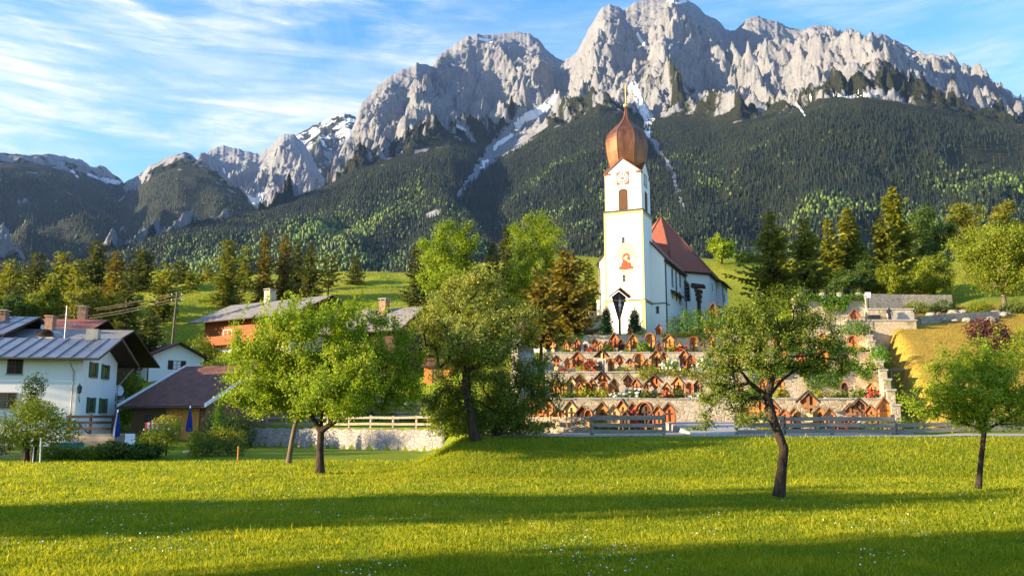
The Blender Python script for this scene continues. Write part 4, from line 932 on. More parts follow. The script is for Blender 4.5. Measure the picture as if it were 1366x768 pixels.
def window(parent, P, u, n, w, h, frame='white_paint', glass='glass', arch=False, shutters=None, bars=(1,1), sill=None, fw=0.06, sub=True):
    """P: bottom centre on the wall face"""
    P, u, n = Vector(P), Vector(u).normalized(), Vector(n).normalized(); up = Vector((0,0,1))
    f = MB(); g = MB()
    if not arch:
        f.obox(P-u*(w/2-fw/2), u, n, fw, h, -.02, .045); f.obox(P+u*(w/2-fw/2), u, n, fw, h, -.02, .045)
        f.obox(P, u, n, w-2*fw, fw, -.02, .042); f.obox(P+up*(h-fw), u, n, w-2*fw, fw, -.02, .042)
        for i in range(bars[0]): f.obox(P+u*(-w/2+w*(i+1)/(bars[0]+1)), u, n, 0.035, h-2*fw-.004, -.01, .036) if False else f.obox(P+u*(-w/2+w*(i+1)/(bars[0]+1))+up*(fw+.002), u, n, 0.035, h-2*fw-.004, -.01, .036)
        for i in range(bars[1]): f.obox(P+up*(fw + (h-2*fw)*(i+1)/(bars[1]+1)-.015), u, n, w-2*fw-.004, 0.03, -.01, .033)
        g.obox(P+up*fw*.5, u, n, w-fw, h-fw, -.03, .012)
    else:
        k = 10; r = w/2; base = h-r
        arc = [P+u*(r*math.cos(math.pi*i/k))+up*(base+r*math.sin(math.pi*i/k)) for i in range(k+1)]
        out = [P+u*r] + arc + [P-u*r]; ri = r-fw
        arc2 = [P+u*(ri*math.cos(math.pi*i/k))+up*(base+ri*math.sin(math.pi*i/k)) for i in range(k+1)]
        inn = [P+u*ri] + arc2 + [P-u*ri]
        for a, b, c, d in zip(out[:-1], out[1:], inn[1:], inn[:-1]): f.add([a, b, c, d, a+n*.05, b+n*.05, c+n*.05, d+n*.05], [(4,5,6,7),(0,1,5,4),(3,2,6,7)])
        g.prism([p+n*.004 for p in inn], n*.012)
        for i in range(bars[1]): f.obox(P+up*(h*(i+1)/(bars[1]+1)), u, n, w-2*fw-.05, 0.03, .005, .03)
        for i in range(bars[0]): f.obox(P+u*(-w/2+w*(i+1)/(bars[0]+1))+up*.02, u, n, 0.03, h*0.93, .006, .033)
    o = f.build('window', M[frame], parent)
    g.build('pane', M[glass], o)
    if sill: MB().obox(P-up*.06, u, n, w+.16, .06, -.02, .09).build('sill', M[sill], o)
    if shutters:
        for sgn in (-1, 1):
            sh = MB(); c = P+u*sgn*(w/2+w*0.30); sh.obox(c-up*.03, u, n, w*0.56, h+.06, .012, .05)
            for j in range(5): sh.obox(c+up*(h*(0.06+0.19*j)), u, n, w*0.40, h*0.10, .05, .062)
            sh.build('shutter', M[shutters], parent)
    return o
def door(parent, P, u, n, w, h, mat, frame='brown_wood'):
    P, u, n = Vector(P), Vector(u).normalized(), Vector(n).normalized(); up = Vector((0,0,1))
    d = MB(); d.obox(P, u, n, w, h, -.02, .03)
    for i in (-1, 1): d.obox(P+u*i*w*.24+up*h*.08, u, n, w*.34, h*.36, .03, .045); d.obox(P+u*i*w*.24+up*h*.54, u, n, w*.34, h*.36, .03, .045)
    o = d.build('door', M[mat], parent)
    f = MB(); f.obox(P-u*(w/2+.05), u, n, .1, h+.1, -.02, .06); f.obox(P+u*(w/2+.05), u, n, .1, h+.1, -.02, .06); f.obox(P+up*h, u, n, w, .1, -.02, .06)
    f.build('frame', M[frame], o); MB().bar(P+u*w*.38+up*h*.48+n*.03, P+u*w*.38+up*h*.48+n*.1, .03).build('handle', M['iron'], o)
    return o
def chimney(parent, x, y, z0, z1, w=0.6, mat='chimney', cap='concrete', cowl=None):
    MBc = MB().box(x-w/2, y-w/2, z0, x+w/2, y+w/2, z1-.12); MBc.box(x-w/2-.06, y-w/2-.06, z1-.12, x+w/2+.06, y+w/2+.06, z1-.04)
    o = MBc.build('chimney', M[mat], parent)
    c = MB()
    for a in (-1, 1):
        for b in (-1, 1): c.box(x+a*w*.36-.04, y+b*w*.36-.04, z1-.04, x+a*w*.36+.04, y+b*w*.36+.04, z1+.16)
    c.box(x-w/2-.1, y-w/2-.1, z1+.16, x+w/2+.1, y+w/2+.1, z1+.24); c.build('chimney_cap', M[cap], o); return o

def gable_house(label, origin, yaw, L, Wd, he, rise, wall='plaster', roof='brown_tiles', over=0.7, overg=0.8, base=-1.5, name='house', cat='house', t=0.16, ribs=0.0, upper=None, upper_z=None, gable=None, under='dark_wood', group=None, pipes=True):
    """local x along the ridge [0,L], y across [0,W]; walls up to he, ridge he+rise"""
    r = thing(name, label, cat, origin, math.radians(yaw), group); h2 = Wd/2
    top_w = he if upper_z is None else upper_z
    w = MB()
    if upper_z is None:
        w.prism([(0,0,base),(0,Wd,base),(0,Wd,he),(0,h2,he+rise),(0,0,he)], (L,0,0))
        w.build('wall', M[wall], r)
    else:
        w.box(0,0,base,L,Wd,upper_z); w.build('wall', M[wall], r)
        e = 0.03; MB().prism([(-e,-e,upper_z),(-e,Wd+e,upper_z),(-e,Wd+e,he),(-e,h2,he+rise),(-e,-e,he)], (L+2*e,0,0)).build('upper_wall', M[upper or 'chalet_wood'], r)
    if gable:
        for x in (-0.045, L+0.005): MB().prism([(x,-0.02,he-0.25),(x,Wd+0.02,he-0.25),(x,Wd+0.02,he),(x,h2,he+rise),(x,-0.02,he)], (0.04,0,0)).build('gable_boards', M[gable], r)
    k = rise/h2; dz = over*k; tz = 0.04
    zr = he+rise+tz+t; ze = he - dz + tz + t
    for sg in (0, 1):
        ye = -over if sg == 0 else Wd+over
        roof_slab('roof', (-overg, ye, ze), (L+overg, ye, ze), (L+overg, h2, zr), (-overg, h2, zr), t, M[roof], M[under], r, ribs)
        g = MB(); yy = ye + (-.06 if sg == 0 else .06); g.bar((-overg-.02, yy, ze-t*.7), (L+overg+.02, yy, ze-t*.7), .065, n=8); g.build('gutter', M['gutter'], r, smooth=False)
    return r, (0, h2, zr)
def fc(L, Wd, face):
    """frame of a face: origin function, u, n"""
    return {'x0': (lambda s, z: (0, s, z), (0,-1,0), (-1,0,0)), 'x1': (lambda s, z: (L, s, z), (0,1,0), (1,0,0)),
            'y0': (lambda s, z: (s, 0, z), (1,0,0), (0,-1,0)), 'y1': (lambda s, z: (s, Wd, z), (-1,0,0), (0,1,0))}[face]
def win(r, L, Wd, face, s, z, w, h, **k):
    f, u, n = fc(L, Wd, face); return window(r, f(s, z), u, n, w, h, **k)
def downpipe(r, pts, mat='zinc', rad=0.045):
    MB().tube(pts, [rad]*len(pts), 8).build('downpipe', M[mat], r)
def dish(r, P, n, rad=0.42, mat='white_paint'):
    P, n = Vector(P), Vector(n).normalized(); m = MB(); t = n.cross(Vector((0,0,1))).normalized(); b = n.cross(t); vs = [P - n*0.10]; k = 14; fs = []
    for ring, (q, d) in enumerate(((0.5, -.07), (1.0, 0.02))):
        for i in range(k): a = 6.283*i/k; vs.append(P + (t*math.cos(a)+b*math.sin(a))*rad*q + n*d)
    for i in range(k): fs.append((0, 1+i, 1+(i+1)%k)); fs.append((1+i, 1+k+i, 1+k+(i+1)%k, 1+(i+1)%k))
    m.add(vs, fs); m.bar(P - n*.1, P - n*.45, .03); m.bar(P - n*.02 - b*rad*.0, P + n*.35, .012); m.bar(P+n*.35, P+n*.42, .04); m.build('satellite_dish', M[mat], r)

# --- white house with green shutters
G_ = Vector((-.134, .991, 0)); S_ = Vector((-.991, -.134, 0)); YAW1 = math.degrees(math.atan2(S_.y, S_.x))
K1 = Vector((xat(105,58,2), 58, 0)); W1, L1 = 7.2, 17.0
o1 = K1 + G_*W1; Z1 = 0.4
E1 = zat(475, 58, 105) - Z1
h1, _ = gable_house('white two-storey house with green shutters and a grey sheet metal roof', (o1.x, o1.y, Z1), YAW1, L1, W1, E1, 1.35, roof='metal_roof', over=0.9, overg=1.3, ribs=0.9, t=0.14)
# local y: 0 = far side, W = side facing the camera ; gable x=0 ; s on gable counts from the far corner
for zz in (zat(503,60,120)-Z1, zat(550,60,120)-Z1):
    for s in (W1-2.05, W1-4.55):
        win(h1, L1, W1, 'x0', s, zz, 0.82, 1.02, frame='brown_wood', glass='glass', shutters='green_paint', sill='concrete')
for px, py, ww in ((12,498,1.0),(6,544,1.15)):
    x = 0; sx = (K1 - Vector((xat(px,57,3),57,0))).length
    win(h1, L1, W1, 'y1', min(L1-1, sx), zat(py,56.5,px)-Z1, ww, 1.05, frame='brown_wood', glass='glass', sill='concrete')
downpipe(h1, [(0.55, W1+0.95, E1-.35), (0.55, W1+.5, E1-.75), (0.55, W1+0.08, E1-1.0), (0.55, W1+0.08, -.5)], 'zinc')
downpipe(h1, [(-0.9, -0.95, E1-.35), (-0.3, -0.4, E1-1.4), (-0.1, -0.06, E1-1.8), (-0.1, -0.06, -.5)], 'zinc')
lz = zat(525,58,102)-Z1
ln = MB(); ln.bar((0.05, W1, lz-.55), (-.05, W1+.5, lz-.25), .03); ln.bar((-.05, W1+.5, lz-.25), (-.05, W1+.5, lz), .025); ln.lathe([(.04,lz),(.13,lz+.06),(.17,lz+.38),(.20,lz+.40),(.05,lz+.58),(.02,lz+.7)], 6, (-.05, W1+.5)); ln.build('wall_lantern', M['iron'], h1)
dish(h1, (-0.1, -0.5, zat(520,65,151)-Z1), (-1,0.6,0.2))
MB().box(0.3, W1/2-.4, E1+1.3, 1.1, W1/2+.3, E1+2.2).build('vent_box', M['concrete'], h1)

# --- dark timber barn behind it, at the picture edge
ap = at(27, 420, 72); K0 = Vector((ap.x, 72, 0)); W0, L0 = 10.8, 14.0
o0 = K0 + G_*(W0/2); Z0 = gz(K0.x, 72)
E0 = ap.z - Z0 - 2.1
h0, _ = gable_house('dark timber barn with a pale metal roof and satellite dish at the picture edge', (o0.x, o0.y, Z0), YAW1, L0, W0, E0, 1.75, wall='dark_wood', roof='metal_roof', over=1.0, overg=1.6, ribs=1.0, name='barn', cat='barn', base=-2)
dish(h0, (-1.75, W0/2-1.2, E0+1.15), (-.6,1,0.25), 0.5)
for s in (3.2, 5.6): win(h0, L0, W0, 'x0', s, E0-1.6, 1.0, 1.1, frame='brown_wood')
chimney(h0, 2.2, W0/2+2.6, E0+.5, E0+2.5, .8)

# --- big dark barn with the wide low roof
ap = at(150, 440, 73); KB = Vector((ap.x, 73, 0)); WB, LB = 15.0, 13.0
oB = KB + G_*(WB/2); ZB = gz(KB.x, 76); EB = ap.z - ZB - 2.4
hB, _ = gable_house('wide dark brown barn with a low beige-edged gable roof behind the white house', (oB.x, oB.y, ZB), YAW1, LB, WB, EB, 2.2, wall='plaster', upper='dark_wood', upper_z=EB-2.6, roof='grey_shingle', over=1.2, overg=1.8, name='barn', cat='barn', base=-3)
# balcony under the right eave
bl_ = MB(); bl_.box(-1.5, 0.1, EB-4.1, -.04, 4.2, EB-3.9); bl_.box(-1.5, 0.1, EB-3.9, -1.42, 4.2, EB-2.9); bl_.build('balcony', M['dark_wood'], hB)
win(hB, LB, WB, 'x0', 5.0, EB-2.2, 1.1, 1.3, frame='brown_wood'); win(hB, LB, WB, 'x0', 8.0, EB-2.2, 1.1, 1.3, frame='brown_wood'); win(hB, LB, WB, 'x0', 2.0, EB-5.8, 1.0, 1.2, frame='white_paint')
chimney(hB, 8.5, WB/2+1.0, EB+1.6, EB+3.6, .8)
# --- red-edged roof house further back
ap = at(126, 426, 96); KC = Vector((ap.x, 96, 0)); WC, LC = 11.0, 12.0
oC = KC + G_*(WC/2); ZC = gz(KC.x, 98); EC = ap.z - ZC - 2.0
hC, _ = gable_house('brown house with a red-edged low gable roof and brick chimney, behind the wide barn', (oC.x, oC.y, ZC), YAW1, LC, WC, EC, 1.8, wall='beige_plaster', upper='dark_wood', upper_z=EC-1.2, roof='red_tiles', over=1.1, overg=1.5, base=-3)
chimney(hC, 1.5, WC/2-.6, EC+1.2, EC+3.3, .85)
for s in (3.0, 5.6, 8.0): win(hC, LC, WC, 'x0', s, EC-1.0, 1.0, 1.0, frame='brown_wood')
# --- tall pipe stack and hooded chimney seen over the metal roof
ap = at(66, 452, 66)
hc = thing('chimney_stack', 'hooded plaster chimney stack with a brick pot above the sheet metal roof', 'chimney', (ap.x, 66, ap.z-1.2))
MB().box(-.55,-.55,-3,.55,.55,1.3).build('shaft', M['beige_plaster'], hc)
m_ = MB(); k = 8
for i in range(k):
    a0, a1 = math.pi*i/k, math.pi*(i+1)/k; m_.add([(-.75*math.cos(a0),-.75,1.35+.55*math.sin(a0)),(-.75*math.cos(a1),-.75,1.35+.55*math.sin(a1)),(-.75*math.cos(a1),.75,1.35+.55*math.sin(a1)),(-.75*math.cos(a0),.75,1.35+.55*math.sin(a0))], [(0,1,2,3)])
    m_.add([(-.68*math.cos(a0),-.74,1.35+.49*math.sin(a0)),(-.68*math.cos(a1),-.74,1.35+.49*math.sin(a1)),(-.68*math.cos(a1),.74,1.35+.49*math.sin(a1)),(-.68*math.cos(a0),.74,1.35+.49*math.sin(a0))], [(3,2,1,0)])
m_.build('hood', M['zinc'], hc)
p_ = MB().box(-.75,.5,.6,-.15,1.1,3.0); p_.box(-.82,.43,3.0,-.08,1.17,3.12); p_.build('brick_pot', M['chimney'], hc)
# --- TV antenna
ap = at(86, 452, 64.5)
an = thing('antenna', 'tall television antenna mast standing over the sheet metal roof', 'antenna', (ap.x, 64.5, ap.z-.4)); a_ = MB(); a_.bar((0,0,-2.2),(0,0,2.9),.035)
a_.build('mast', M['zinc'], an); a_ = MB(); a_.bar((-.9,0,1.2),(.9,0,1.5),.02); a_.bar((-.55,0,2.2),(.55,0,2.2),.02)
for i in range(7): x = -.8+.27*i; a_.bar((x,-.3,1.2+.17*(x+.9)),(x,.3,1.2+.17*(x+.9)),.012)
for i in range(5): x = -.5+.25*i; a_.bar((x,-.25,2.2),(x,.25,2.2),.012)
a_.build('antenna_rods', M['zinc'], an)
MB().box(-.5,-.5,-2.2,.5,.5,.1).build('base_block', M['plaster'], an)

# --- small white gabled house
def yaw_house(u): return math.degrees(math.atan2(u[1], u[0]))
def small_house():
    Wd, L = 6.2, 8.0; Y = 95
    cL = at(197, 520, Y+1.6); n = Vector((math.sin(math.radians(42)), -math.cos(math.radians(42)), 0)); u = Vector((-n.y, n.x, 0))   # u runs right along the gable
    z = gz(cL.x, Y+2); E = zat(473, Y, 230) - z
    # local x = -n (ridge going back), gable at x=0 facing n ; local y = rot90(x)
    xax = -n; yax = Vector((-xax.y, xax.x, 0)); org = Vector((cL.x, Y+1.6, 0)) + (u*Wd if yax.dot(u) < 0 else Vector((0,0,0)))
    h, _ = gable_house('small white gabled house with a green door and dark window shutters', (org.x, org.y, z), yaw_house(xax), L, Wd, E, 1.5, roof='brown_tiles', over=0.7, overg=0.9, base=-3)
    sgn = 1 if yax.dot(u) > 0 else -1; S = lambda s: s if sgn > 0 else Wd-s
    win(h, L, Wd, 'x0', S(3.1), zat(490,Y,225)-z, 0.95, 1.0, frame='brown_wood', glass='curtain_glass', shutters='dark_wood')
    win(h, L, Wd, 'x0', S(2.4), zat(512,Y,222)-z, 0.85, 1.05, frame='white_paint')
    f, uu, nn = fc(L, Wd, 'x0'); door(h, f(S(4.5), zat(521,Y,232)-z), uu, nn, 1.15, 2.2, 'green_door', 'grey_plaster')
    ys = -0.08 if sgn > 0 else Wd+.08
    downpipe(h, [(0.15, ys, E-.2), (0.15, ys, -1)], 'iron', .06)
    # lean-to with a dark tiled roof on its right
    yr = Wd if sgn > 0 else 0; dy = 3.4*sgn
    roof_slab('porch_roof', (0.5, yr+dy, E-2.6), (5.5, yr+dy, E-2.6), (5.5, yr, E-1.6), (0.5, yr, E-1.6), .14, M['brown_tiles'], M['dark_wood'], h)
    MB().box(1.0, min(yr+dy*.3,yr+dy*.93), -2, 5.0, max(yr+dy*.3,yr+dy*.93), E-2.75).build('shed_wall', M['dark_wood'], h)
small_house()

# --- chalet with the balcony
def chalet():
    xax = Vector((.85, -.527, 0)); yax = Vector((-xax.y, xax.x, 0)); L, Wd = 16.5, 11.0
    a = at(272, 470, 116); z = gz(a.x, 118); org = Vector((a.x, 116, 0)); E = zat(425, 115, 285) - z
    uz = zat(462,115,290)-z
    h, _ = gable_house('orange timber chalet with a long balcony above a white ground floor', (org.x, org.y, z), yaw_house(xax), L, Wd, E, 2.5, wall='plaster', upper='chalet_wood', upper_z=uz, roof='grey_shingle', over=1.6, overg=1.6, name='chalet', base=-4)
    b = MB(); b.box(0.2, -1.5, uz-.05, L-.2, 0, uz+.08); b.build('balcony_floor', M['chalet_wood'], h)
    b = MB(); b.box(0.2,-1.5,uz+1.0,L-.2,-1.4,uz+1.12)
    for i in range(66): x = .25+i*.245; b.box(x,-1.48,uz+.08,x+.17,-1.44,uz+1.0)
    b.build('balcony_railing', M['red_wood'], h)
    for i in range(6): MB().box(.6+i*2.9,-1.45,uz-.3,.8+i*2.9,-.03,uz-.05).build('bracket', M['chalet_wood'], h)
    win(h, L, Wd, 'y0', 4.6, uz+.15, 1.7, 2.0, frame='white_paint', glass='curtain_glass'); win(h, L, Wd, 'y0', 1.6, uz+.6, .9, 1.3, frame='brown_wood'); win(h, L, Wd, 'y0', 8.2, uz+.6, 1.1, 1.3, frame='brown_wood', shutters='chalet_wood'); win(h, L, Wd, 'y0', 12.0, uz+.6, 1.1, 1.3, frame='brown_wood', shutters='chalet_wood')
    for s in (3.0, 6.5, 10.0, 13.5): win(h, L, Wd, 'y0', s, uz-2.0, 1.0, 1.2, frame='white_paint', shutters='brown_wood')
    win(h, L, Wd, 'x0', 5, uz+.6, 1.0, 1.2, frame='brown_wood'); win(h, L, Wd, 'x1', 5, uz+.6, 1.0, 1.2, frame='brown_wood')
    chimney(h, 6.2, 5.6, E+1.8, E+4.2, 1.1, 'beige_plaster')
chalet()
# --- beige house left of the chalet
def beige():
    xax = Vector((.93,-.37,0)); a = at(229, 470, 128); z = gz(a.x,128); L, Wd = 10, 8.5; E = zat(447,126,245)-z
    h, _ = gable_house('low beige house with a pale grey roof, half behind the power pole', (a.x, 128, z), yaw_house(xax), L, Wd, E, 2.0, wall='beige_plaster', roof='grey_shingle', over=.8, overg=.7, base=-3)
    for s in (2.2, 5.2, 8.0): win(h, L, Wd, 'y0', s, E-2.0, 1.0, 1.3, frame='white_paint', glass='curtain_glass')
    chimney(h, 2.6, 4.4, E+1.2, E+3.4, .8); chimney(h, 8.2, 4.6, E+1.2, E+2.9, .7, 'plaster')
beige()
# --- tiled shed with the orange doors
def shed():
    xax = Vector((.940,-.342,0)); a = at(174, 580, 63.2); z = gz(a.x, 63)-.1; L, Wd = 6.6, 12.0; E = zat(541,62.5,200)-z+.15
    h, _ = gable_house('low tiled shed with orange double doors and pale verge boards', (a.x, 63.2, z), yaw_house(xax), L, Wd, E, 2.9, wall='brown_wood', roof='brown_tiles', over=.8, overg=.55, name='shed', cat='shed', base=-1)
    d = MB(); d.box(3.2,-.09,-.6,4.62,-.02,E-.3); d.box(4.66,-.09,-.6,6.1,-.02,E-.3)
    for i in range(7): d.box(3.3+i*.4,-.105,-.5,3.32+i*.4,-.085,E-.35)
    o = d.build('double_door', M['door_wood'], h); MB().box(4.5,-.15,.5,4.56,-.09,.75).build('handle', M['iron'], o)
    k = 2.9/6.0; 
    for x in (-.62, L+.55):
        v = MB(); v.hexa([(x,-.85,E-.8*k+.10),(x+.1,-.85,E-.8*k+.10),(x+.1,6.0,E+2.9+.05),(x,6.0,E+2.9+.05),(x,-.85,E-.8*k+.36),(x+.1,-.85,E-.8*k+.36),(x+.1,6.0,E+2.9+.31),(x,6.0,E+2.9+.31)]); v.build('verge_board', M['white_paint'], h)
    win(h, L, Wd, 'y0', 1.6, 1.0, .8, .8, frame='brown_wood')
shed()
# --- dark barn right of the chalet
def barn2():
    xax = Vector((-.90, .43, 0)); a = at(555, 462, 92); z = gz(a.x,92)-.2; L, Wd = 9, 8.0
    ap = at(541, 412, 92); E = ap.z - z - 2.6
    yax = Vector((-xax.y, xax.x, 0)); org = Vector((at(528,460,90).x, 90, 0)) + yax*0 
    n = -xax; h, _ = gable_house('dark brown timber barn with a pale roof, half hidden between the two big fruit trees', (org.x+4.2*.43+2.0, org.y+4.2*.9, z), yaw_house(xax), L, Wd, E, 2.4, wall='dark_wood', roof='grey_shingle', over=.9, overg=1.1, name='barn', cat='barn', base=-2)
    win(h, L, Wd, 'x0', 3.0, E-1.6, .9, 1.0, frame='brown_wood'); win(h, L, Wd, 'x0', 5.4, E-1.6, .9, 1.0, frame='brown_wood'); chimney(h, 3.4, 5.0, E+1.5, E+3.3, .8, 'chimney')
barn2()
def barn3():
    xax = Vector((-.80, .6, 0)); ap = at(449, 404, 112); z = gz(ap.x,112)-.2; L, Wd = 10, 8.0; E = ap.z - z - 2.4
    yax = Vector((-xax.y, xax.x, 0)); org = Vector((ap.x,112,0)) - yax*4
    h, _ = gable_house('dark gabled barn peeping over the top of the bright apple tree', (org.x, org.y, z), yaw_house(xax), L, Wd, E, 2.2, wall='beige_plaster', upper='dark_wood', upper_z=E-2.2, roof='brown_tiles', over=.9, overg=1.1, name='barn', cat='barn', base=-2)
    win(h, L, Wd, 'x0', 4, E-1.4, 1.0, 1.1, frame='brown_wood')
barn3()
def hut():
    a = at(566, 466, 84); z = gz(a.x,84)-.1
    h, _ = gable_house('tiny orange garden hut beside the pear tree crown', (a.x, 84, z), -8, 2.6, 2.4, 2.0, .7, wall='orange_wood', roof='brown_tiles', over=.3, overg=.3, name='hut', cat='hut', base=-1)
    door(h, (1.3,0,0), (1,0,0), (0,-1,0), .8, 1.7, 'brown_wood')
    a = at(657, 470, 90); z = gz(a.x,90)-.1; E = zat(446,90,675)-z
    h, _ = gable_house('white cottage wall with dark window peeping through the pear tree boughs', (a.x, 90, z), -6, 5.0, 5.0, E, 1.2, roof='brown_tiles', over=.5, overg=.5, base=-2)
    win(h, 5, 5, 'y0', 1.4, E-1.8, 1.0, 1.2, frame='brown_wood'); win(h, 5, 5, 'y0', 3.5, E-1.8, 1.0, 1.2, frame='brown_wood')
hut()

# --- power pole and cables
def pole():
    a = at(229, 452, 106); z = gz(a.x,106); top = zat(389,106,234)
    p = thing('utility_pole', 'leaning wooden power pole above the small white house', 'pole', (a.x,106,z)); hgt = top-z
    MB().tube([(0,0,-.5),(.35,0,hgt)], [.19,.12], 8).build('pole', M['bark_light'], p)
    q = MB(); q.box(-.35,-.05,hgt-.55,1.05,.05,hgt-.42); q.box(-.35,-.05,hgt-1.25,1.05,.05,hgt-1.12); q.build('crossarm', M['iron'], p)
    for i, (x, dz) in enumerate(((-.3,-.42),(.95,-.42),(-.3,-1.12),(.95,-1.12))): MB().lathe([(.05,hgt+dz),(.08,hgt+dz+.08),(.05,hgt+dz+.2)], 6, (x,0)).build('insulator', M['white_paint'], p)
    for i, (x, dz, pyb, lab) in enumerate(((-.3,-.25,412,'uppermost'),(.95,-.25,416,'second from top'),(-.3,-.95,423,'third from top'),(.95,-.95,428,'lowest'))):
        A_ = Vector((a.x+x,106,z+hgt+dz)); B_ = at(-30, pyb+2, 118); pts = []
        for k in range(25):
            t = k/24; q = A_.lerp(B_, t); q.z -= 2.3*4*t*(1-t)*0.5; pts.append(q)
        o = MB().tube(pts, [.012]*25, 5).build('power_cable', M['gutter']); tag(o, 'sagging grey power cable strung left from the wooden pole, '+lab+' of four', 'cable', 'cables on the wooden power pole')
pole()

# ------------------------------------------------------------------ the church
NV = Vector((.379, .925, 0)); RV = Vector((.925, -.379, 0))
CC = Vector((xat(861.5,100,12.2), 100, 0)); ZC0 = 12.0
ORG = CC - RV*2.45     # centre of the tower front, local u = NV, v = RV
ch = thing('church', 'white village church with a copper onion dome on its clock tower', 'church', (ORG.x, ORG.y, ZC0), math.atan2(-RV.y, -RV.x) )
# local frame: use x = -RV , y = ? ; build in world-aligned helper: c(u,v,z)
YA = math.atan2(RV.y, RV.x); ch.rotation_euler = (0,0,YA)     # local x = RV (right), local y = NV (away)
def zc(py, u, v, px=None):
    w = ORG + NV*u + RV*v; return zat(py, w.y, px if px else proj(w.x, w.y, 25)[0]) - ZC0
tw = 2.45
z_base = -1.5; z_b1 = zc(401,0,0); z_led = zc(281,0,0); z_eav = zc(231,0.2,0); z_gab = zc(212,0.2,0)
m = MB(); m.box(-tw,0,z_base,tw,2*tw,z_b1); m.box(-tw+.06,.06,z_b1,tw-.06,2*tw-.06,z_led); i_ = .17
m.box(-tw+i_,i_,z_led,tw-i_,2*tw-i_,z_eav)
for (a, b, o) in (((-tw+i_,i_),(tw-i_,i_),(0,.5,0)), ((tw-i_,i_),(tw-i_,2*tw-i_),(-.5,0,0)), ((tw-i_,2*tw-i_),(-tw+i_,2*tw-i_),(0,-.5,0)), ((-tw+i_,2*tw-i_),(-tw+i_,i_),(.5,0,0))):
    m.prism([(a[0],a[1],z_eav),(b[0],b[1],z_eav),((a[0]+b[0])/2,(a[1]+b[1])/2,z_gab)], o)
m.build('tower_wall', M['church_plaster'], ch)
# cornices and ochre trim
def ring(e0, z0, z1, mat, name, ins=0.0):
    r = MB(); a = tw-ins
    r.box(-a-e0,-e0+ins,z0,a+e0,ins,z1); r.box(-a-e0,2*tw-ins,z0,a+e0,2*tw-ins+e0,z1); r.box(-a-e0,ins,z0,-a,2*tw-ins,z1); r.box(a,ins,z0,a+e0,2*tw-ins,z1)
    return r.build(name, M[mat], ch)
ring(.10, z_led-.10, z_led+.10, 'gutter', 'cornice', .06); ring(.04, z_led-.42, z_led-.103, 'ochre', 'trim_band', .06)
ring(.05, z_b1-.16, z_b1-.003, 'ochre', 'trim_band'); ring(.09, z_b1, z_b1+.09, 'gutter', 'cornice')
for x in (-tw+.02, tw-.22): MB().box(x,.02,z_b1+.1,x+.2,.06,z_led-.42).build('trim_strip', M['ochre'], ch)
for x in (-tw-.03, tw-.37): MB().box(x,-.035,z_base,x+.40,0,z_b1-.16).build('trim_strip', M['ochre'], ch)
MB().box(tw,-.03,z_base,tw+.03,.42,z_b1-.16).build('trim_strip', M['ochre'], ch)
for x in (-tw+i_, tw-i_-.12): MB().box(x,i_-.03,z_led+.1,x+.12,i_,z_eav-.1).build('trim_strip', M['beige_plaster'], ch)
# gable copings
c_ = MB(); a = tw-i_+.14
for (p, q) in (((-a,i_-.14),(0,i_-.14)),((a,i_-.14),(0,i_-.14))): c_.hexa([(p[0],p[1],z_eav-.12),(p[0],p[1]+.8,z_eav-.12),(q[0],q[1]+.8,z_gab+.02),(q[0],q[1],z_gab+.02),(p[0],p[1],z_eav+.03),(p[0],p[1]+.8,z_eav+.03),(q[0],q[1]+.8,z_gab+.17),(q[0],q[1],z_gab+.17)])
yb = 2*tw-i_+.14
for (p, q) in (((-a,yb),(0,yb)),((a,yb),(0,yb))): c_.hexa([(p[0],p[1]-.8,z_eav-.12),(p[0],p[1],z_eav-.12),(q[0],q[1],z_gab+.02),(q[0],q[1]-.8,z_gab+.02),(p[0],p[1]-.8,z_eav+.03),(p[0],p[1],z_eav+.03),(q[0],q[1],z_gab+.17),(q[0],q[1]-.8,z_gab+.17)])
for sx in (-1, 1):
    for yy in (i_-.14, yb): c_.hexa([(sx*a,yy,z_eav-.12),(sx*(a-.8),yy,z_eav-.12),(sx*(a-.8),tw,z_gab+.02),(sx*a,tw,z_gab+.02),(sx*a,yy,z_eav+.03),(sx*(a-.8),yy,z_eav+.03),(sx*(a-.8),tw,z_gab+.17),(sx*a,tw,z_gab+.17)])
c_.build('gable_coping', M['copper'], ch)
# onion dome, eight ribs
z_w = zc(193,tw,0); z_n = zc(150,tw,0); z_ball = zc(141,tw,0); z_top = zc(113,tw,0)
rm = 30.0*(103*CP+20*SP)/FPX; hn = z_n - z_w; hb = z_w - z_eav
prof = [(rm*.70,z_w-hb*1.0),(rm*.74,z_w-hb*.85),(rm*.86,z_w-hb*.60),(rm*.96,z_w-hb*.30),(rm,z_w),(rm*.985,z_w+hn*.10),(rm*.93,z_w+hn*.22),(rm*.82,z_w+hn*.34),(rm*.63,z_w+hn*.46),(rm*.44,z_w+hn*.57),(rm*.28,z_w+hn*.68),(rm*.165,z_w+hn*.80),(rm*.105,z_w+hn*.91),(rm*.085,z_n),(rm*.05,z_n+.5)]
dm = MB(); dm.lathe(prof, 8, (0,tw), rot=math.pi/8 + .2); dome = dm.build('onion_dome', M['copper'], ch)
bv = dome.modifiers.new('facets', 'SUBSURF') if False else None
rb = MB()
for i in range(8):
    an_ = math.pi/8+.2+2*math.pi*i/8; pts = [(r*1.004*math.cos(an_), tw+r*1.004*math.sin(an_), z) for r, z in prof]; rb.tube(pts, [.045]*len(pts), 5)
rb.build('dome_seams', M['copper'], ch)
fb = MB(); fb.lathe([(.03,z_n+.3),(.06,z_ball-.4),(.10,z_ball-.34)],10,(0,tw)); k=[(.34*math.cos(t),z_ball+.34*math.sin(t)) for t in np.linspace(-1.5,1.5,9)]; fb.lathe([(max(.02,r),z) for r,z in k],12,(0,tw))
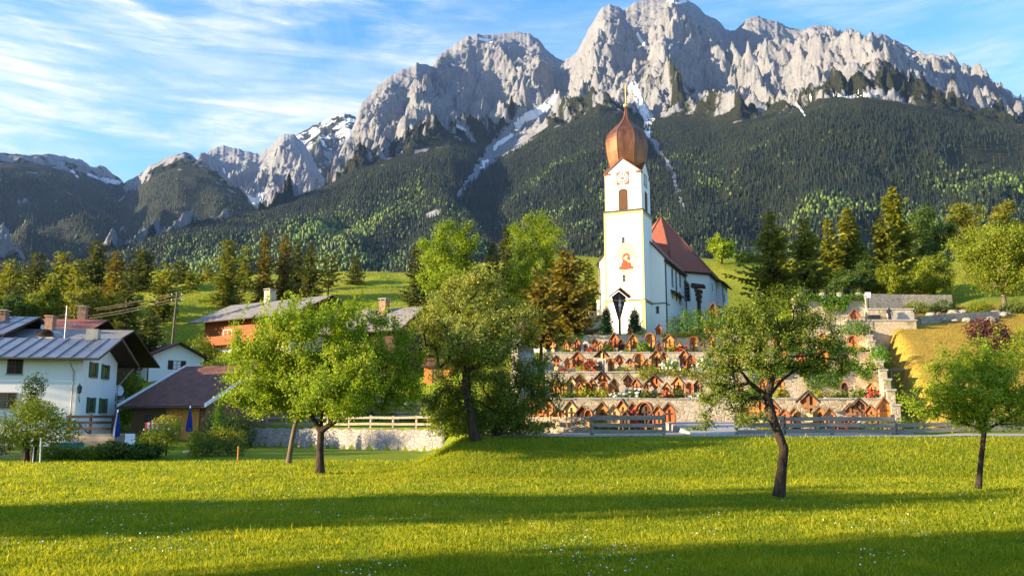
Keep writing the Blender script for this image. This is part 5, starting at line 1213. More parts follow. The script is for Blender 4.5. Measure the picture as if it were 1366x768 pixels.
fb.bar((0,tw,z_ball+.3),(0,tw,z_top),.055); fb.bar((-.55,tw,z_ball+.3+(z_top-z_ball)*.58),(.55,tw,z_ball+.3+(z_top-z_ball)*.58),.05); fb.bar((-.35,tw,z_ball+.3+(z_top-z_ball)*.74),(.35,tw,z_ball+.3+(z_top-z_ball)*.74),.05)
fb.build('gilded_cross', M['gold'], ch)
# clocks
def clock(P, u, n, s):
    P, u, n = Vector(P), Vector(u), Vector(n); up = Vector((0,0,1))
    o = MB().obox(P-up*s, u, n, 2*s, 2*s, -.01, .035).build('clock', M['red_tiles2'] if 'red_tiles2' in M else M['red_wood'], ch)
    f = MB(); kk = 28; f.prism([P+n*.037+(u*math.cos(6.283*i/kk)+up*math.sin(6.283*i/kk))*s*.9 for i in range(kk)], n*.02); f.build('clock_face', M['white_paint'], o)
    f = MB()
    for i in range(12):
        d = u*math.sin(6.283*i/12)+up*math.cos(6.283*i/12); e = n.cross(d)
        q = [P+n*.060+d*s*.52-e*s*.075, P+n*.060+d*s*.52+e*s*.075, P+n*.060+d*s*.84+e*s*.075, P+n*.060+d*s*.84-e*s*.075]; f.prism(q, n*.008)
    for i in range(40):
        d = u*math.sin(6.283*i/40)+up*math.cos(6.283*i/40); e = n.cross(d); f.prism([P+n*.060+d*s*.47-e*s*.03,P+n*.060+d*s*.47+e*s*.03,P+n*.060+d*s*.50+e*s*.03,P+n*.060+d*s*.50-e*s*.03], n*.006)
    f.prism([P+n*.060+(u*math.cos(6.283*i/16)+up*math.sin(6.283*i/16))*s*.24 for i in range(16)], n*.005)
    f.build('numerals', M['iron'], o)
    f = MB()
    for ang, ln, w in ((2.5,.72,.05),(0.9,.5,.07)):
        d = u*math.sin(ang)+up*math.cos(ang); e = n.cross(d); f.prism([P+n*.072-e*s*w,P+n*.072+e*s*w,P+n*.072+d*s*ln], n*.012)
    f.build('clock_hands', M['gold'], o)
zk = zc(238,.2,0)
clock((0,i_,zk),(1,0,0),(0,-1,0),.80); clock((tw-i_,tw,zk),(0,1,0),(1,0,0),.80)
# louvred belfry windows
def louver(P, u, n, w, h):
    P, u, n = Vector(P), Vector(u), Vector(n); up = Vector((0,0,1)); k = 8; r = w/2
    pts = [P-u*r, P+u*r] + [P+u*(r*math.cos(math.pi*i/k))+up*(h-r*.55+r*.55*math.sin(math.pi*i/k)) for i in range(k+1)]
    o = MB().prism([p+n*.003 for p in pts], n*.01).build('belfry_window', M['dark_wood'], ch)
    l = MB()
    for i in range(11): l.add([P+up*(h*.03+i*h*.082)-u*r*.92+n*.015, P+up*(h*.03+i*h*.082)+u*r*.92+n*.015, P+up*(h*.075+i*h*.082)+u*r*.92+n*.10, P+up*(h*.075+i*h*.082)-u*r*.92+n*.10, P+up*(h*.045+i*h*.082)-u*r*.92+n*.015, P+up*(h*.045+i*h*.082)+u*r*.92+n*.015, P+up*(h*.09+i*h*.082)+u*r*.92+n*.10, P+up*(h*.09+i*h*.082)-u*r*.92+n*.10], [(0,1,2,3),(4,7,6,5),(3,2,6,7),(0,4,5,1)])
    l.build('louvres', M['brown_wood'], o)
zl0 = zc(280,.2,0)+.02; zl1 = zc(252,.2,0)
louver((0,i_,zl0),(1,0,0),(0,-1,0),1.12,zl1-zl0); louver((tw-i_,tw,zl0),(0,1,0),(1,0,0),1.12,zl1-zl0)
for py0, py1 in ((325,316),(376,366)): window(ch, (-.05,.06,zc(py0,0,0)), (1,0,0), (0,-1,0), .42, zc(py1,0,0)-zc(py0,0,0), frame='beige_plaster', bars=(0,1))
# painted oval on the tower front: a halo with a red-robed figure
def flat(name, pts, d, mat, parent): return MB().prism([Vector((xo+(x-xo)*1.3, .06-d, zo+(z-zo)*1.3)) for x, z in pts], Vector((0,-.006,0))).build(name, M[mat], parent)
M['halo'] = mat_noise('painted_halo', (0.68,0.50,0.22), (0.78,0.68,0.42), 3, 0.9, bstr=.05); M['robe'] = mat_noise('painted_robe', (0.42,0.04,0.025), (0.66,0.12,0.06), 6, 0.9, bstr=.05); M['skin_paint'] = mat_noise('painted_skin', (0.7,0.42,0.28), (0.76,0.5,0.35), 4, 0.9, bstr=.05); M['grey_paint'] = mat_noise('painted_grey', (0.26,0.30,0.42), (0.55,0.54,0.54), 2, 0.9, bstr=.05)
zo = zc(345,0,0); xo = .28; ov = [(xo+1.0*math.cos(a_)*(1 if math.sin(a_) > -.2 else 1-.35*(-.2-math.sin(a_))), zo+1.55*math.sin(a_)) for a_ in np.linspace(0,6.283,33)[:-1]]
hal = flat('wall_painting', [(xo+(x-xo)*1.18, zo+(z-zo)*1.06-.1) for x, z in ov], .004, 'grey_paint', ch); flat('halo', ov, .012, 'halo', hal)
flat('ribbon', [(xo-1.25,zo-.75),(xo-.7,zo-.95),(xo-.55,zo-.6),(xo-1.0,zo-.35)], .02, 'halo', hal); flat('ribbon', [(xo+1.25,zo-.75),(xo+.7,zo-.95),(xo+.55,zo-.6),(xo+1.0,zo-.35)], .02, 'halo', hal)
flat('robe', [(xo-.72,zo-.95),(xo-.2,zo-1.05),(xo+.62,zo-.98),(xo+.66,zo-.45),(xo+.36,zo-.05),(xo+.30,zo+.42),(xo-.02,zo+.55),(xo-.34,zo+.36),(xo-.40,zo-.1),(xo-.62,zo-.5)], .022, 'robe', hal)
flat('drapery', [(xo-.80,zo-.75),(xo-.72,zo-.15),(xo-.42,zo+.32),(xo-.34,zo-.2),(xo-.5,zo-.7)], .03, 'grey_paint', hal); flat('drapery', [(xo+.82,zo-.7),(xo+.75,zo-.1),(xo+.42,zo+.35),(xo+.34,zo-.2),(xo+.5,zo-.75)], .03, 'grey_paint', hal); flat('sash', [(xo-.3,zo+.05),(xo+.28,zo-.42),(xo+.36,zo-.3),(xo-.2,zo+.2)], .036, 'halo', hal)
flat('head', [(xo-.03+.15*math.cos(a_), zo+.68+.19*math.sin(a_)) for a_ in np.linspace(0,6.283,13)[:-1]], .024, 'skin_paint', hal); flat('head', [(xo+.02+.12*math.cos(a_), zo+.18+.14*math.sin(a_)) for a_ in np.linspace(0,6.283,13)[:-1]], .034, 'skin_paint', hal)
flat('collar', [(xo-.3,zo-1.1),(xo+.3,zo-1.1),(xo+.18,zo-1.42),(xo-.18,zo-1.42)], .022, 'grey_paint', hal)

# nave
HV = 4.15; u0, uc, RO = 3.5, 21.5, 7.04; z_e = zc(343,u0,HV,888); rise = 4.75
zr_n = z_e + rise
n_ = MB(); n_.prism([(-HV,u0,z_base),(HV,u0,z_base),(HV,u0,z_e),(0,u0,zr_n),(-HV,u0,z_e)], (0,uc-2-u0,0)); n_.build('nave_wall', M['church_plaster'], ch)
k = rise/HV; ov_ = .35
for s in (-1, 1):
    roof_slab('nave_roof', (s*(HV+ov_),u0-.18,z_e-ov_*k+.18), (s*(HV+ov_),uc-2,z_e-ov_*k+.18), (0,uc-2,zr_n+.18), (0,u0-.18,zr_n+.18), .16, M['red_tiles'], M['dark_wood'], ch)
    e = s*(HV+ov_); g = MB(); g.box(min(e,e-s*.38),u0-.1,z_e-ov_*k-.16,max(e,e-s*.38),15.7,z_e-ov_*k-.01); g.build('eave_board', M['dark_wood'], ch)
    MB().bar((e+s*.08,u0-.2,z_e-ov_*k+.05),(e+s*.08,15.9,z_e-ov_*k+.05),.08,n=8).build('gutter', M['gutter'], ch)
# plinth line and its dark trim
zp = zc(404,u0,HV,880)
t_ = MB(); t_.box(tw+.03,u0-.07,zp-.06,HV+.07,u0,zp+.06); t_.box(HV,u0,zp-.06,HV+.07,u0+2.2,zp+.06); t_.box(tw,0.5,z_b1-.2,tw+.06,u0-.07,z_b1-.08); t_.build('string_course', M['gutter'], ch)
downpipe(ch, [(HV+.18,u0+.15,z_e-.6),(HV+.10,u0+.15,z_e-.95),(HV+.10,u0+.15,z_base+.4)], 'gutter', .075)
downpipe(ch, [(-HV-.18,u0-.1,z_e-.6),(-HV+.05,u0-.1,z_e-.95),(-HV+.05,u0-.1,z_base+.4)], 'gutter', .075)
downpipe(ch, [(HV+.18,9.9,z_e-.6),(HV+.10,9.9,z_e-.95),(HV+.10,9.9,z_e-4.6)], 'gutter', .07)
def uv_at(px):      # u on the nave's right wall seen at column px
    best = min(np.arange(3.6,16,.05), key=lambda u: abs(proj(*(ORG+NV*u+RV*HV)[:2], ZC0+8)[0]-px)); return float(best)
for px in (896.5, 907):
    u = uv_at(px); window(ch, (HV,u,zc(383,u,HV)), (0,1,0), (1,0,0), 1.15, zc(357,u,HV)-zc(383,u,HV), frame='concrete', arch=True, bars=(1,4), fw=.1)
u = uv_at(896); window(ch, (HV,u,zc(398,u,HV)), (0,1,0), (1,0,0), .75, .85, frame='concrete')
u = uv_at(872.6+9.5); window(ch, (HV-1.0,u0,zc(418.5,u0,HV-1.0)), (1,0,0), (0,-1,0), .42, .95, frame='grey_plaster', bars=(0,1))
u = uv_at(906); dv = door(ch, (HV,u,zc(406,u,HV)), (0,1,0), (1,0,0), 1.0, zc(391,u,HV)-zc(406,u,HV), 'grey_plaster')
u1, u2 = uv_at(894), uv_at(909); zz = zc(387,u1,HV); MB().hexa([(HV,u1,zz),(HV+.7,u1,zz-.3),(HV+.7,u2,zz-.3),(HV,u2,zz),(HV,u1,zz+.12),(HV+.7,u1,zz-.18),(HV+.7,u2,zz-.18),(HV,u2,zz+.12)]).build('porch_roof', M['gutter'], ch)

# octagonal choir with its tall tiled pyramid roof
z_o = zc(363,17.2,5.6,932)
oc = [(RO/math.cos(math.pi/8)*math.cos(math.pi/8+i*math.pi/4), uc+RO/math.cos(math.pi/8)*math.sin(math.pi/8+i*math.pi/4)) for i in range(8)]
MB().prism([(x,y,z_base) for x, y in oc], (0,0,z_o-z_base)).build('choir_wall', M['church_plaster'], ch)
zap = zc(288,uc,0,886.5); q = 1.065
oe = [((x)*q, uc+(y-uc)*q) for x, y in oc]
bm = bmesh.new(); uvl = bm.loops.layers.uv.new('UVMap'); fr = (zap-z_o)/1.0
apx = Vector((0,uc,zap))
for i in range(8):
    a, b = Vector((*oe[i], z_o-.05)), Vector((*oe[(i+1)%8], z_o-.05)); v = [bm.verts.new(p) for p in (a, b, apx)]; f = bm.faces.new(v); uu = (b-a).normalized(); mm = (a+b)/2; vv = (apx-mm).normalized()
    for l in f.loops: d = l.vert.co-a; l[uvl].uv = (d.dot(uu), d.dot(vv))
    v2 = [bm.verts.new(p) for p in (a, b, b-Vector((0,0,.22)), a-Vector((0,0,.22)))]; f = bm.faces.new(v2); f.material_index = 1
    c2, d2 = Vector((*oc[i], z_o-.27)), Vector((*oc[(i+1)%8], z_o-.27)); f = bm.faces.new([bm.verts.new(p) for p in (a-Vector((0,0,.22)), b-Vector((0,0,.22)), d2, c2)]); f.material_index = 1
me = bpy.data.meshes.new('choir_roof'); bm.to_mesh(me); bm.free(); me.materials.append(M['red_tiles']); me.materials.append(M['dark_wood']); o = bpy.data.objects.new('choir_roof', me); COL.objects.link(o); o.parent = ch
hp = MB()
for i in range(8): hp.tube([Vector((*oe[i], z_o+.0)), apx], [.10,.08], 6)
hp.build('hip_tiles', M['red_tiles3'] if 'red_tiles3' in M else M['copper'], ch)
fn = MB(); fn.bar(apx-Vector((0,0,.2)), apx+Vector((0,0,1.25)), .05); fn.lathe([(.03,zap+.45),(.16,zap+.55),(.03,zap+.68)],8,(0,uc)); fn.bar(apx+Vector((-.28,0,1.0)), apx+Vector((.28,0,1.0)), .035); fn.build('finial', M['iron'], ch)
# dormer-like step between the nave roof and the pyramid, arched choir window, small window
def facet(i0, t):   # point on the front-right facet, t from left to right
    a, b = Vector((*oc[i0],0)), Vector((*oc[(i0+1)%8],0)); return a.lerp(b, t), (b-a).normalized()
fi = min(range(8), key=lambda i: (Vector((*oc[i],0))+Vector((*oc[(i+1)%8],0))-Vector((2*5.6,2*(uc-5.6),0))).length)
p, uu = facet(fi, .30); nn = Vector((uu.y,-uu.x,0)); nn = nn if nn.x > 0 else -nn
if uu.x < 0: p, uu2 = facet(fi, .70); uu = -uu
window(ch, (p.x,p.y,zc(402,uc-5,5)), uu, nn, 1.9, zc(374,uc-5,5)-zc(402,uc-5,5), frame='concrete', arch=True, bars=(1,5), fw=.14)
window(ch, (RO,uc-.6,zc(389,uc,RO)), (0,1,0), (1,0,0), .5, 1.1, frame='concrete', arch=True, bars=(0,2))
downpipe(ch, [(oc[fi][0]*.0+HV+.25,15.6,z_o-.3),(HV+.25,15.6,z_base)], 'gutter', .07)
# sacristy at the back
s0 = uc+4.0; zs = zc(376,s0,RO,962)
MB().box(1.5,s0,z_base,RO+.6,s0+6,zs).build('sacristy_wall', M['church_plaster'], ch)
roof_slab('sacristy_roof', (RO+1.3,s0-1.2,zs-.25), (RO+1.3,s0+6.6,zs-.25), (1.5,s0+6.6,zs+3.6), (1.5,s0-1.2,zs+3.6), .16, M['red_tiles'], M['dark_wood'], ch)
window(ch, (RO+.6,s0+2.5,zs-2.6), (0,1,0), (1,0,0), .7, 1.1, frame='concrete')
downpipe(ch, [(RO+.75,s0+.2,zs-.2),(RO+.75,s0+.2,z_base)], 'gutter', .07)
# little annexe left of the tower
MB().box(-HV-.5,u0+.4,z_base,-HV+.02,u0+3.4,zc(399,u0,-HV)).build('annexe_wall', M['church_plaster'], ch)

# covered carved wooden cross by the choir window (dark, weathered)
w_ = ORG + NV*12.5 + RV*6.6; zz = gz(w_.x, w_.y); H_ = zat(377, w_.y, 920)-zz
sh = thing('wooden_canopy', 'dark weathered wooden canopy post before the arched church window', 'canopy', (w_.x, w_.y, zz), YA)
MB().box(-.22,-.22,-.3,.22,.22,H_-1.0).build('post', M['dark_wood'], sh)
r_ = MB()
for i, (z, a) in enumerate(((H_-2.4,.28),(H_-1.8,.36),(H_-1.2,.45))): r_.hexa([(-a,-.6,z),(a,-.6,z-.25),(a,.6,z-.25),(-a,.6,z),(-a,-.6,z+.42),(a,-.6,z+.2),(a,.6,z+.2),(-a,.6,z+.42)])
r_.build('carving', M['dark_wood'], sh)
r_ = MB(); r_.hexa([(-.9,-.7,H_-.6),(.9,-.7,H_-.75),(.9,.7,H_-.75),(-.9,.7,H_-.6),(-.8,-.6,H_-.05),(.8,-.6,H_-.35),(.8,.6,H_-.35),(-.8,.6,H_-.05)]); r_.build('roof', M['dark_wood'], sh)
# ------------------------------------------------------------------ cemetery terraces
LV = [(1.50, 45.0, 54.0), (3.4, 54.0, 62.0), (5.5, 62.0, 72.0), (7.7, 72.0, 84.0), (10.3, 84.0, 92.0)]   # level, front, back
def xleft(y): return 2.2 + (y-50)*0.02
def xright(y): return 22.3 + (y-50)*0.373
M['cem_gravel'] = mat_noise('cemetery_gravel', (0.30,0.255,0.20), (0.48,0.42,0.34), 5, 0.95, 0.1, detail=8, bstr=0.6)
wall_names = ['lowest cemetery terrace wall behind the front row of grave shrines', 'second cemetery terrace wall from the bottom, partly grown over', 'third cemetery terrace wall from the bottom, pale and sunlit', 'topmost cemetery terrace wall, just under the church lawn']
rngw = random.Random(5)
for i in range(1, 5):
    z, y0, y1 = LV[i]; zb = LV[i-1][0]; xl, xr = xleft(y0), xright(y0)
    if i == 4: xl = 3.6
    # the gravel terrace
    t = MB(); t.hexa([(xl+.02,y0+.28,zb-1.5),(xr-.3,y0+.28,zb-1.5),(xright(y1)-.3,y1+.2,zb-1.5),(xleft(y1)+.02,y1+.2,zb-1.5),(xl+.02,y0+.28,z),(xr-.3,y0+.28,z),(xright(y1)-.3,y1+.2,z),(xleft(y1)+.02,y1+.2,z)])
    tag(t.build('terrace_ground', M['cem_gravel']), kind='structure')
    # wall with a slightly uneven coping
    n = int((xr-xl)/0.8); w = thing('terrace_wall', wall_names[i-1], 'wall', (0,0,0))
    m = MB()
    for k in range(n):
        a, b = xl+(xr-xl)*k/n, xl+(xr-xl)*(k+1)/n; h0 = z+.10; m.box(a, y0-.12+rngw.uniform(-.03,.03), zb-.6, b, y0+.30, h0)
    m = MB().box(xl, y0-.12, zb-.6, xr, y0+.30, z+.08); m.build('wall', M['terrace_wall'], w)
    m = MB()
    for k in range(n):
        a, b = xl+(xr-xl)*k/n, xl+(xr-xl)*(k+1)/n; m.box(a+.01, y0-.17+rngw.uniform(-.02,.03), z+.083, b-.01, y0+.34, z+.16+rngw.uniform(-.015,.03))
    m.build('coping', M['concrete'], w)
# side wall climbing on the right, with a stepped top
sw = thing('boundary_wall', 'stepped stone boundary wall climbing along the right side of the cemetery', 'wall', (0,0,0))
m = MB(); cp = MB()
for k in range(10):
    ya, yb_ = 50+3.3*k, 50+3.3*(k+1); zt = max(pl((ya+yb_)/2, [(50,1.5),(53,2.6),(84,10.2)]) + 0.9, 0); xa, xb_ = xright(ya), xright(yb_)
    m.hexa([(xa-.25,ya,zt-4),(xa+.25,ya,zt-4),(xb_+.25,yb_-.004,zt-4),(xb_-.25,yb_-.004,zt-4),(xa-.25,ya,zt),(xa+.25,ya,zt),(xb_+.25,yb_-.004,zt),(xb_-.25,yb_-.004,zt)])
    cp.hexa([(xa-.32,ya-.05,zt+.003),(xa+.32,ya-.05,zt+.003),(xb_+.32,yb_-.06,zt+.003),(xb_-.32,yb_-.06,zt+.003),(xa-.32,ya-.05,zt+.13),(xa+.32,ya-.05,zt+.13),(xb_+.32,yb_-.06,zt+.13),(xb_-.32,yb_-.06,zt+.13)])
m.build('wall', M['terrace_wall'], sw); cp.build('coping', M['concrete'], sw)
# left edge: steps running up
st = thing('stone_stair', 'worn stone stairway climbing along the left side of the cemetery', 'stairs', (0,0,0))
m = MB()
for k in range(44):
    y = 52 + k*.75; z = pl(y, [(52,1.5),(62,4.4),(72,6.6),(84,9.4),(92,10.6)]); m.box(.55, y, z-1.2, 2.1, y+.745, z)
m.build('steps', M['concrete'], st)
m = MB()
for k in range(9):
    y = 52+3.7*k; z = pl(y+1.85, [(52,1.5),(62,4.4),(72,6.6),(84,9.4),(92,10.6)]); m.box(-.1, y, z-2.5, .5, y+3.69, z+.9)
m.build('side_wall', M['terrace_wall'], st)

# grave markers: a few carved kinds, then one per grave
def proto_shrine():      # house-shaped shrine on two legs
    r = thing('grave_marker', None, None); h = MB(); h.prism([(-.42,-.06,.55),(.42,-.06,.55),(.42,-.06,1.25),(0,-.06,1.68),(-.42,-.06,1.25)], (0,.10,0)); h.build('back_board', M['orange_wood'], r)
    [MB().box(x,-.08,-.3,x+.1,.06,.55).build('leg', M['brown_wood'], r) for x in (-.36,.26)]
    f = MB(); f.box(-.40,-.22,.55,.40,-.06,.61); f.box(-.40,-.18,.61,-.34,-.06,1.22); f.box(.34,-.18,.61,.40,-.06,1.22); f.build('niche_frame', M['red_wood'], r)
    f = MB(); f.box(-.035,-.13,.62,.035,-.08,1.35); f.box(-.2,-.13,1.05,.2,-.08,1.12); f.build('cross', M['dark_wood'], r)
    t = MB()
    for s in (-1,1): t.hexa([(s*.58,-.24,1.12),(s*.58,.14,1.12),(0,.14,1.72),(0,-.24,1.72),(s*.58,-.24,1.18),(s*.58,.14,1.18),(0,.14,1.80),(0,-.24,1.80)])
    t.build('roof', M['brown_wood'], r); return r
def proto_cross():       # roofed cross on a post
    r = thing('grave_marker', None, None); h = MB(); h.box(-.075,-.06,-.3,.075,.06,1.55); h.build('post', M['orange_wood'], r)
    h = MB(); h.box(-.36,-.085,1.0,.36,.04,1.13); h.build('crossbar', M['orange_wood'], r)
    h = MB(); h.prism([(-.05,.065,.75),(.05,.065,.75),(.42,.065,1.28),(0,.065,1.66),(-.42,.065,1.28)], (0,.03,0)); h.build('back_board', M['red_wood'], r)
    h = MB(); h.prism([(-.2,-.10,.42),(.2,-.10,.42),(.24,-.10,.7),(0,-.10,.8),(-.24,-.10,.7)], (0,.035,0)); h.build('name_board', M['yellow_wood'], r)
    t = MB()
    for s in (-1,1): t.hexa([(s*.58,-.26,1.22),(s*.58,.20,1.22),(0,.20,1.70),(0,-.26,1.70),(s*.58,-.26,1.28),(s*.58,.20,1.28),(0,.20,1.78),(0,-.26,1.78)])
    t.build('roof', M['dark_wood'], r); return r
def proto_arch():        # arched board with deep curved hood
    r = thing('grave_marker', None, None); k = 10; arc = [(.44*math.cos(math.pi*i/k), 1.15+.5*math.sin(math.pi*i/k)) for i in range(k+1)]
    h = MB(); h.prism([(-.40,.0,.35),(.40,.0,.35)] + [(x*.9,.0,z) for x, z in arc], (0,.06,0)); h.build('back_board', M['orange_wood'], r)
    h = MB(); h.box(-.07,-.05,-.3,.07,.06,.35); h.build('post', M['brown_wood'], r)
    t = MB()
    for a, b in zip(arc[:-1], arc[1:]): t.add([(a[0]*1.08,-.30,a[1]+.02),(b[0]*1.08,-.30,b[1]+.02),(b[0]*1.08,.08,b[1]+.02),(a[0]*1.08,.08,a[1]+.02),(a[0]*1.2,-.32,a[1]+.08),(b[0]*1.2,-.32,b[1]+.08),(b[0]*1.2,.1,b[1]+.08),(a[0]*1.2,.1,a[1]+.08)], [(0,3,2,1),(4,5,6,7),(0,1,5,4),(2,3,7,6),(1,2,6,5),(3,0,4,7)])
    t.build('hood', M['red_wood'], r)
    f = MB(); f.box(-.04,-.09,.45,.04,-.02,1.45); f.box(-.22,-.09,1.1,.22,-.02,1.17); f.build('cross', M['dark_wood'], r); return r
def proto_stone():
    r = thing('grave_marker', None, None); k = 8
    h = MB(); h.prism([(-.36,-.1,.2),(.36,-.1,.2)] + [(.36*math.cos(math.pi*i/k),-.1,.95+.36*math.sin(math.pi*i/k)) for i in range(k+1)], (0,.2,0)); h.build('headstone', M['headstone'], r)
    MB().box(-.46,-.2,-.3,.46,.2,.2).build('plinth', M['concrete'], r)
    f = MB(); f.prism([(-.2,-.105,.4),(.2,-.105,.4)] + [(.2*math.cos(math.pi*i/k),-.105,.9+.2*math.sin(math.pi*i/k)) for i in range(k+1)], (0,-.02,0)); f.build('plaque', M['dark_wood'], r); return r
PROTO = {'h': proto_shrine(), 'c': proto_cross(), 'a': proto_arch(), 's': proto_stone()}
WORD = {'h': 'house-shaped wooden grave shrine', 'c': 'roofed wooden grave cross', 'a': 'arched hooded grave board', 's': 'rounded pale headstone'}
CM = {'o': ('orange_wood', 'orange'), 'r': ('red_wood', 'red-brown'), 'y': ('yellow_wood', 'yellowish'), 'd': ('dark_wood', 'dark'), 'b': ('brown_wood', 'brown'), 's': ('headstone', '')}
MAINP = {'h': 'back_board', 'c': 'post', 'a': 'back_board', 's': 'headstone'}
used = {k: False for k in PROTO}
ORD = ['first','second','third','fourth','fifth','sixth','seventh','eighth','ninth','tenth','eleventh','twelfth','thirteenth','fourteenth','fifteenth','sixteenth','seventeenth','eighteenth','nineteenth','twentieth','twenty-first','twenty-second','twenty-third','twenty-fourth','twenty-fifth','twenty-sixth','twenty-seventh','twenty-eighth','twenty-ninth','thirtieth']
rg = random.Random(9)
def grave(px, top, Y, z, kind, colr, label, wide=1.0):
    g = PROTO[kind] if not used[kind] else copy_tree(PROTO[kind]); used[kind] = True
    H = max(0.9, zat(top, Y, px)-z)
    if 3 < z < 9: y0_ = [l[1] for l in LV if l[0] == z][0]; Y = y0_ + 0.75 + (Y-y0_)*0.40; H *= 1.32
    x = xat(px, Y, z+1); base = {'h':1.8,'c':1.78,'a':1.72,'s':1.31}[kind]; k = H/base
    g.location = (x, Y, z); g.scale = (k*(0.52+0.36*wide)*rg.uniform(.85,1.1), k*.9, k*1.04); g.rotation_euler = (0, rg.uniform(-.03,.03), rg.uniform(-.62,-.12))
    tag(g, label, 'grave marker', 'grave markers in the terraced cemetery')
    mat = M[CM[colr][0]]
    for ch_ in g.children:
        nm = ch_.name.split('.')[0]
        if nm in (MAINP[kind], 'crossbar', 'niche_frame'):
            ch_.material_slots[0].link = 'OBJECT'; ch_.material_slots[0].material = mat
    return g
def row(name, z, items):
    for i, (px, top, Y, kind, colr, *w) in enumerate(sorted(items)):
        cw = CM[colr][1]; grave(px, top, Y, z, kind, colr, ' '.join(f'{cw} {WORD[kind]}, {ORD[i]} from left in {name}'.split()), w[0] if w else 1.0)
row('the front row', 1.5, [(702,540,49,'h','r'),(719,538,50,'c','o'),(745,545,48.4,'c','o',1.3),(763,534,49,'h','y',1.05),(777,541,48.3,'h','d',1.2),(787,547,48,'a','o',.8),(803,536,48.6,'h','o',1.25),(819,540,48.2,'h','y',1.25),(835,548,47.7,'h','b',1.3),(861,537,48.4,'a','d',1.3),(879,541,47.8,'h','r',1.4),(995,543,49,'a','r',1.2),(1047,545,48.2,'h','r',1.2),(1061,543,48.6,'h','o',1.3),(1094,541,49,'h','o',1.3),(1106,544,48.3,'h','o',1.3),(1163,540,48.4,'h','r',1.2)])
row('the second row', 1.5, [(708,528,52.4,'c','r'),(730,530,52.4,'h','o'),(831,533,51.5,'h','o'),(845,537,51.2,'h','r'),(893,537,51.2,'h','r'),(1012,530,52.5,'c','o'),(1030,533,52.5,'h','r'),(1078,522,52.6,'c','b'),(1136,538,52.4,'c','b'),(1147,531,52.2,'c','b'),(1180,530,51.4,'h','o')])
row('the lower terrace row', 3.4, [(718,510,57.5,'c','o'),(742,512,57,'h','o'),(752,521,55.4,'h','o'),(763,511,57.4,'h','y'),(775,509,58,'h','o'),(774,523,55.3,'h','r',1.1),(790,513,56.6,'h','o'),(803,507,59,'c','o'),(806,522,55.4,'a','o',1.1),(820,512,57.2,'h','b',1.1),(837,508,58,'c','o'),(874,510,57.6,'c','r'),(905,511,57,'h','o',1.2),(919,520,55.6,'a','r'),(1019,512,57.5,'h','o'),(783,519,56,'a','r'),(815,521,55.3,'h','o'),(850,513,57,'h','r'),(862,521,55.3,'c','b'),(890,517,56.2,'h','o'),(931,514,57,'h','b'),(957,515,57,'a','o'),(985,514,57,'h','r'),(1040,514,57,'a','o'),(1127,519,56,'a','d'),(1162,517,56.5,'h','o')])
row('the middle terrace row', 5.5, [(742,482,65,'c','r'),(771,478,65.5,'h','r',1.2),(803,477,66,'c','y'),(801,493,63.2,'s','s'),(827,481,65,'c','r',1.1),(852,480,65.2,'a','o'),(876,477,66,'h','o'),(887,478,65.4,'h','r'),(914,477,66,'h','r'),(922,480,65,'h','r'),(948,479,65.2,'h','o'),(985,480,65.4,'c','o'),(758,483,64.4,'h','o'),(787,485,63.8,'h','b'),(815,484,64,'a','o'),(840,485,63.8,'c','r'),(864,484,64,'h','o'),(901,485,63.8,'h','y'),(936,484,64,'a','r'),(966,484,64,'h','o'),(1012,478,66,'h','o'),(1042,474,67,'h','o'),(1068,478,66,'c','r'),(1098,478,66,'a','o'),(1128,480,66,'h','r')])
row('the upper terrace row', 7.7, [(738,461,75.5,'c','o'),(756,465,74.6,'h','o',.9),(771,459,75.8,'h','r'),(781,464,74.8,'s','s'),(793,459,76,'c','r'),(809,461,75.2,'h','y'),(821,455,77.5,'h','r'),(829,459,75.2,'h','d'),(846,455,76.4,'h','o',1.1),(868,455,76.2,'a','o'),(893,455,75.8,'h','o',1.2),(925,458,76,'a','o'),(950,457,76,'h','o'),(992,458,76,'h','o'),(763,467,74.2,'c','b'),(801,466,74.4,'h','o'),(815,467,74.2,'a','r'),(838,465,74.5,'h','o'),(857,463,74.8,'c','o'),(880,463,74.8,'h','r'),(906,463,74.8,'h','o'),(938,463,74.8,'c','b'),(970,461,75,'a','r'),(1036,452,77,'c','o'),(1066,456,76,'h','r'),(1098,454,76.5,'h','o'),(1138,457,76,'a','r')])
row('the short top row beside the tower', 10.3, [(841,436,86.6,'h','o'),(879,433,87,'h','r',1.2),(925,436,86.8,'h','y'),(946,438,87,'s','s'),(970,437,87,'h','o')])
grave(952, 404, 99, 12.9, 'h', 'r', 'red-brown house-shaped wooden shrine beside the choir hedge')
grave(1140, 412, 83, 10.75, 'h', 'r', 'dark red wooden shrine standing before the ivy-grown wall')
for k_, p_ in PROTO.items():
    assert used[k_]

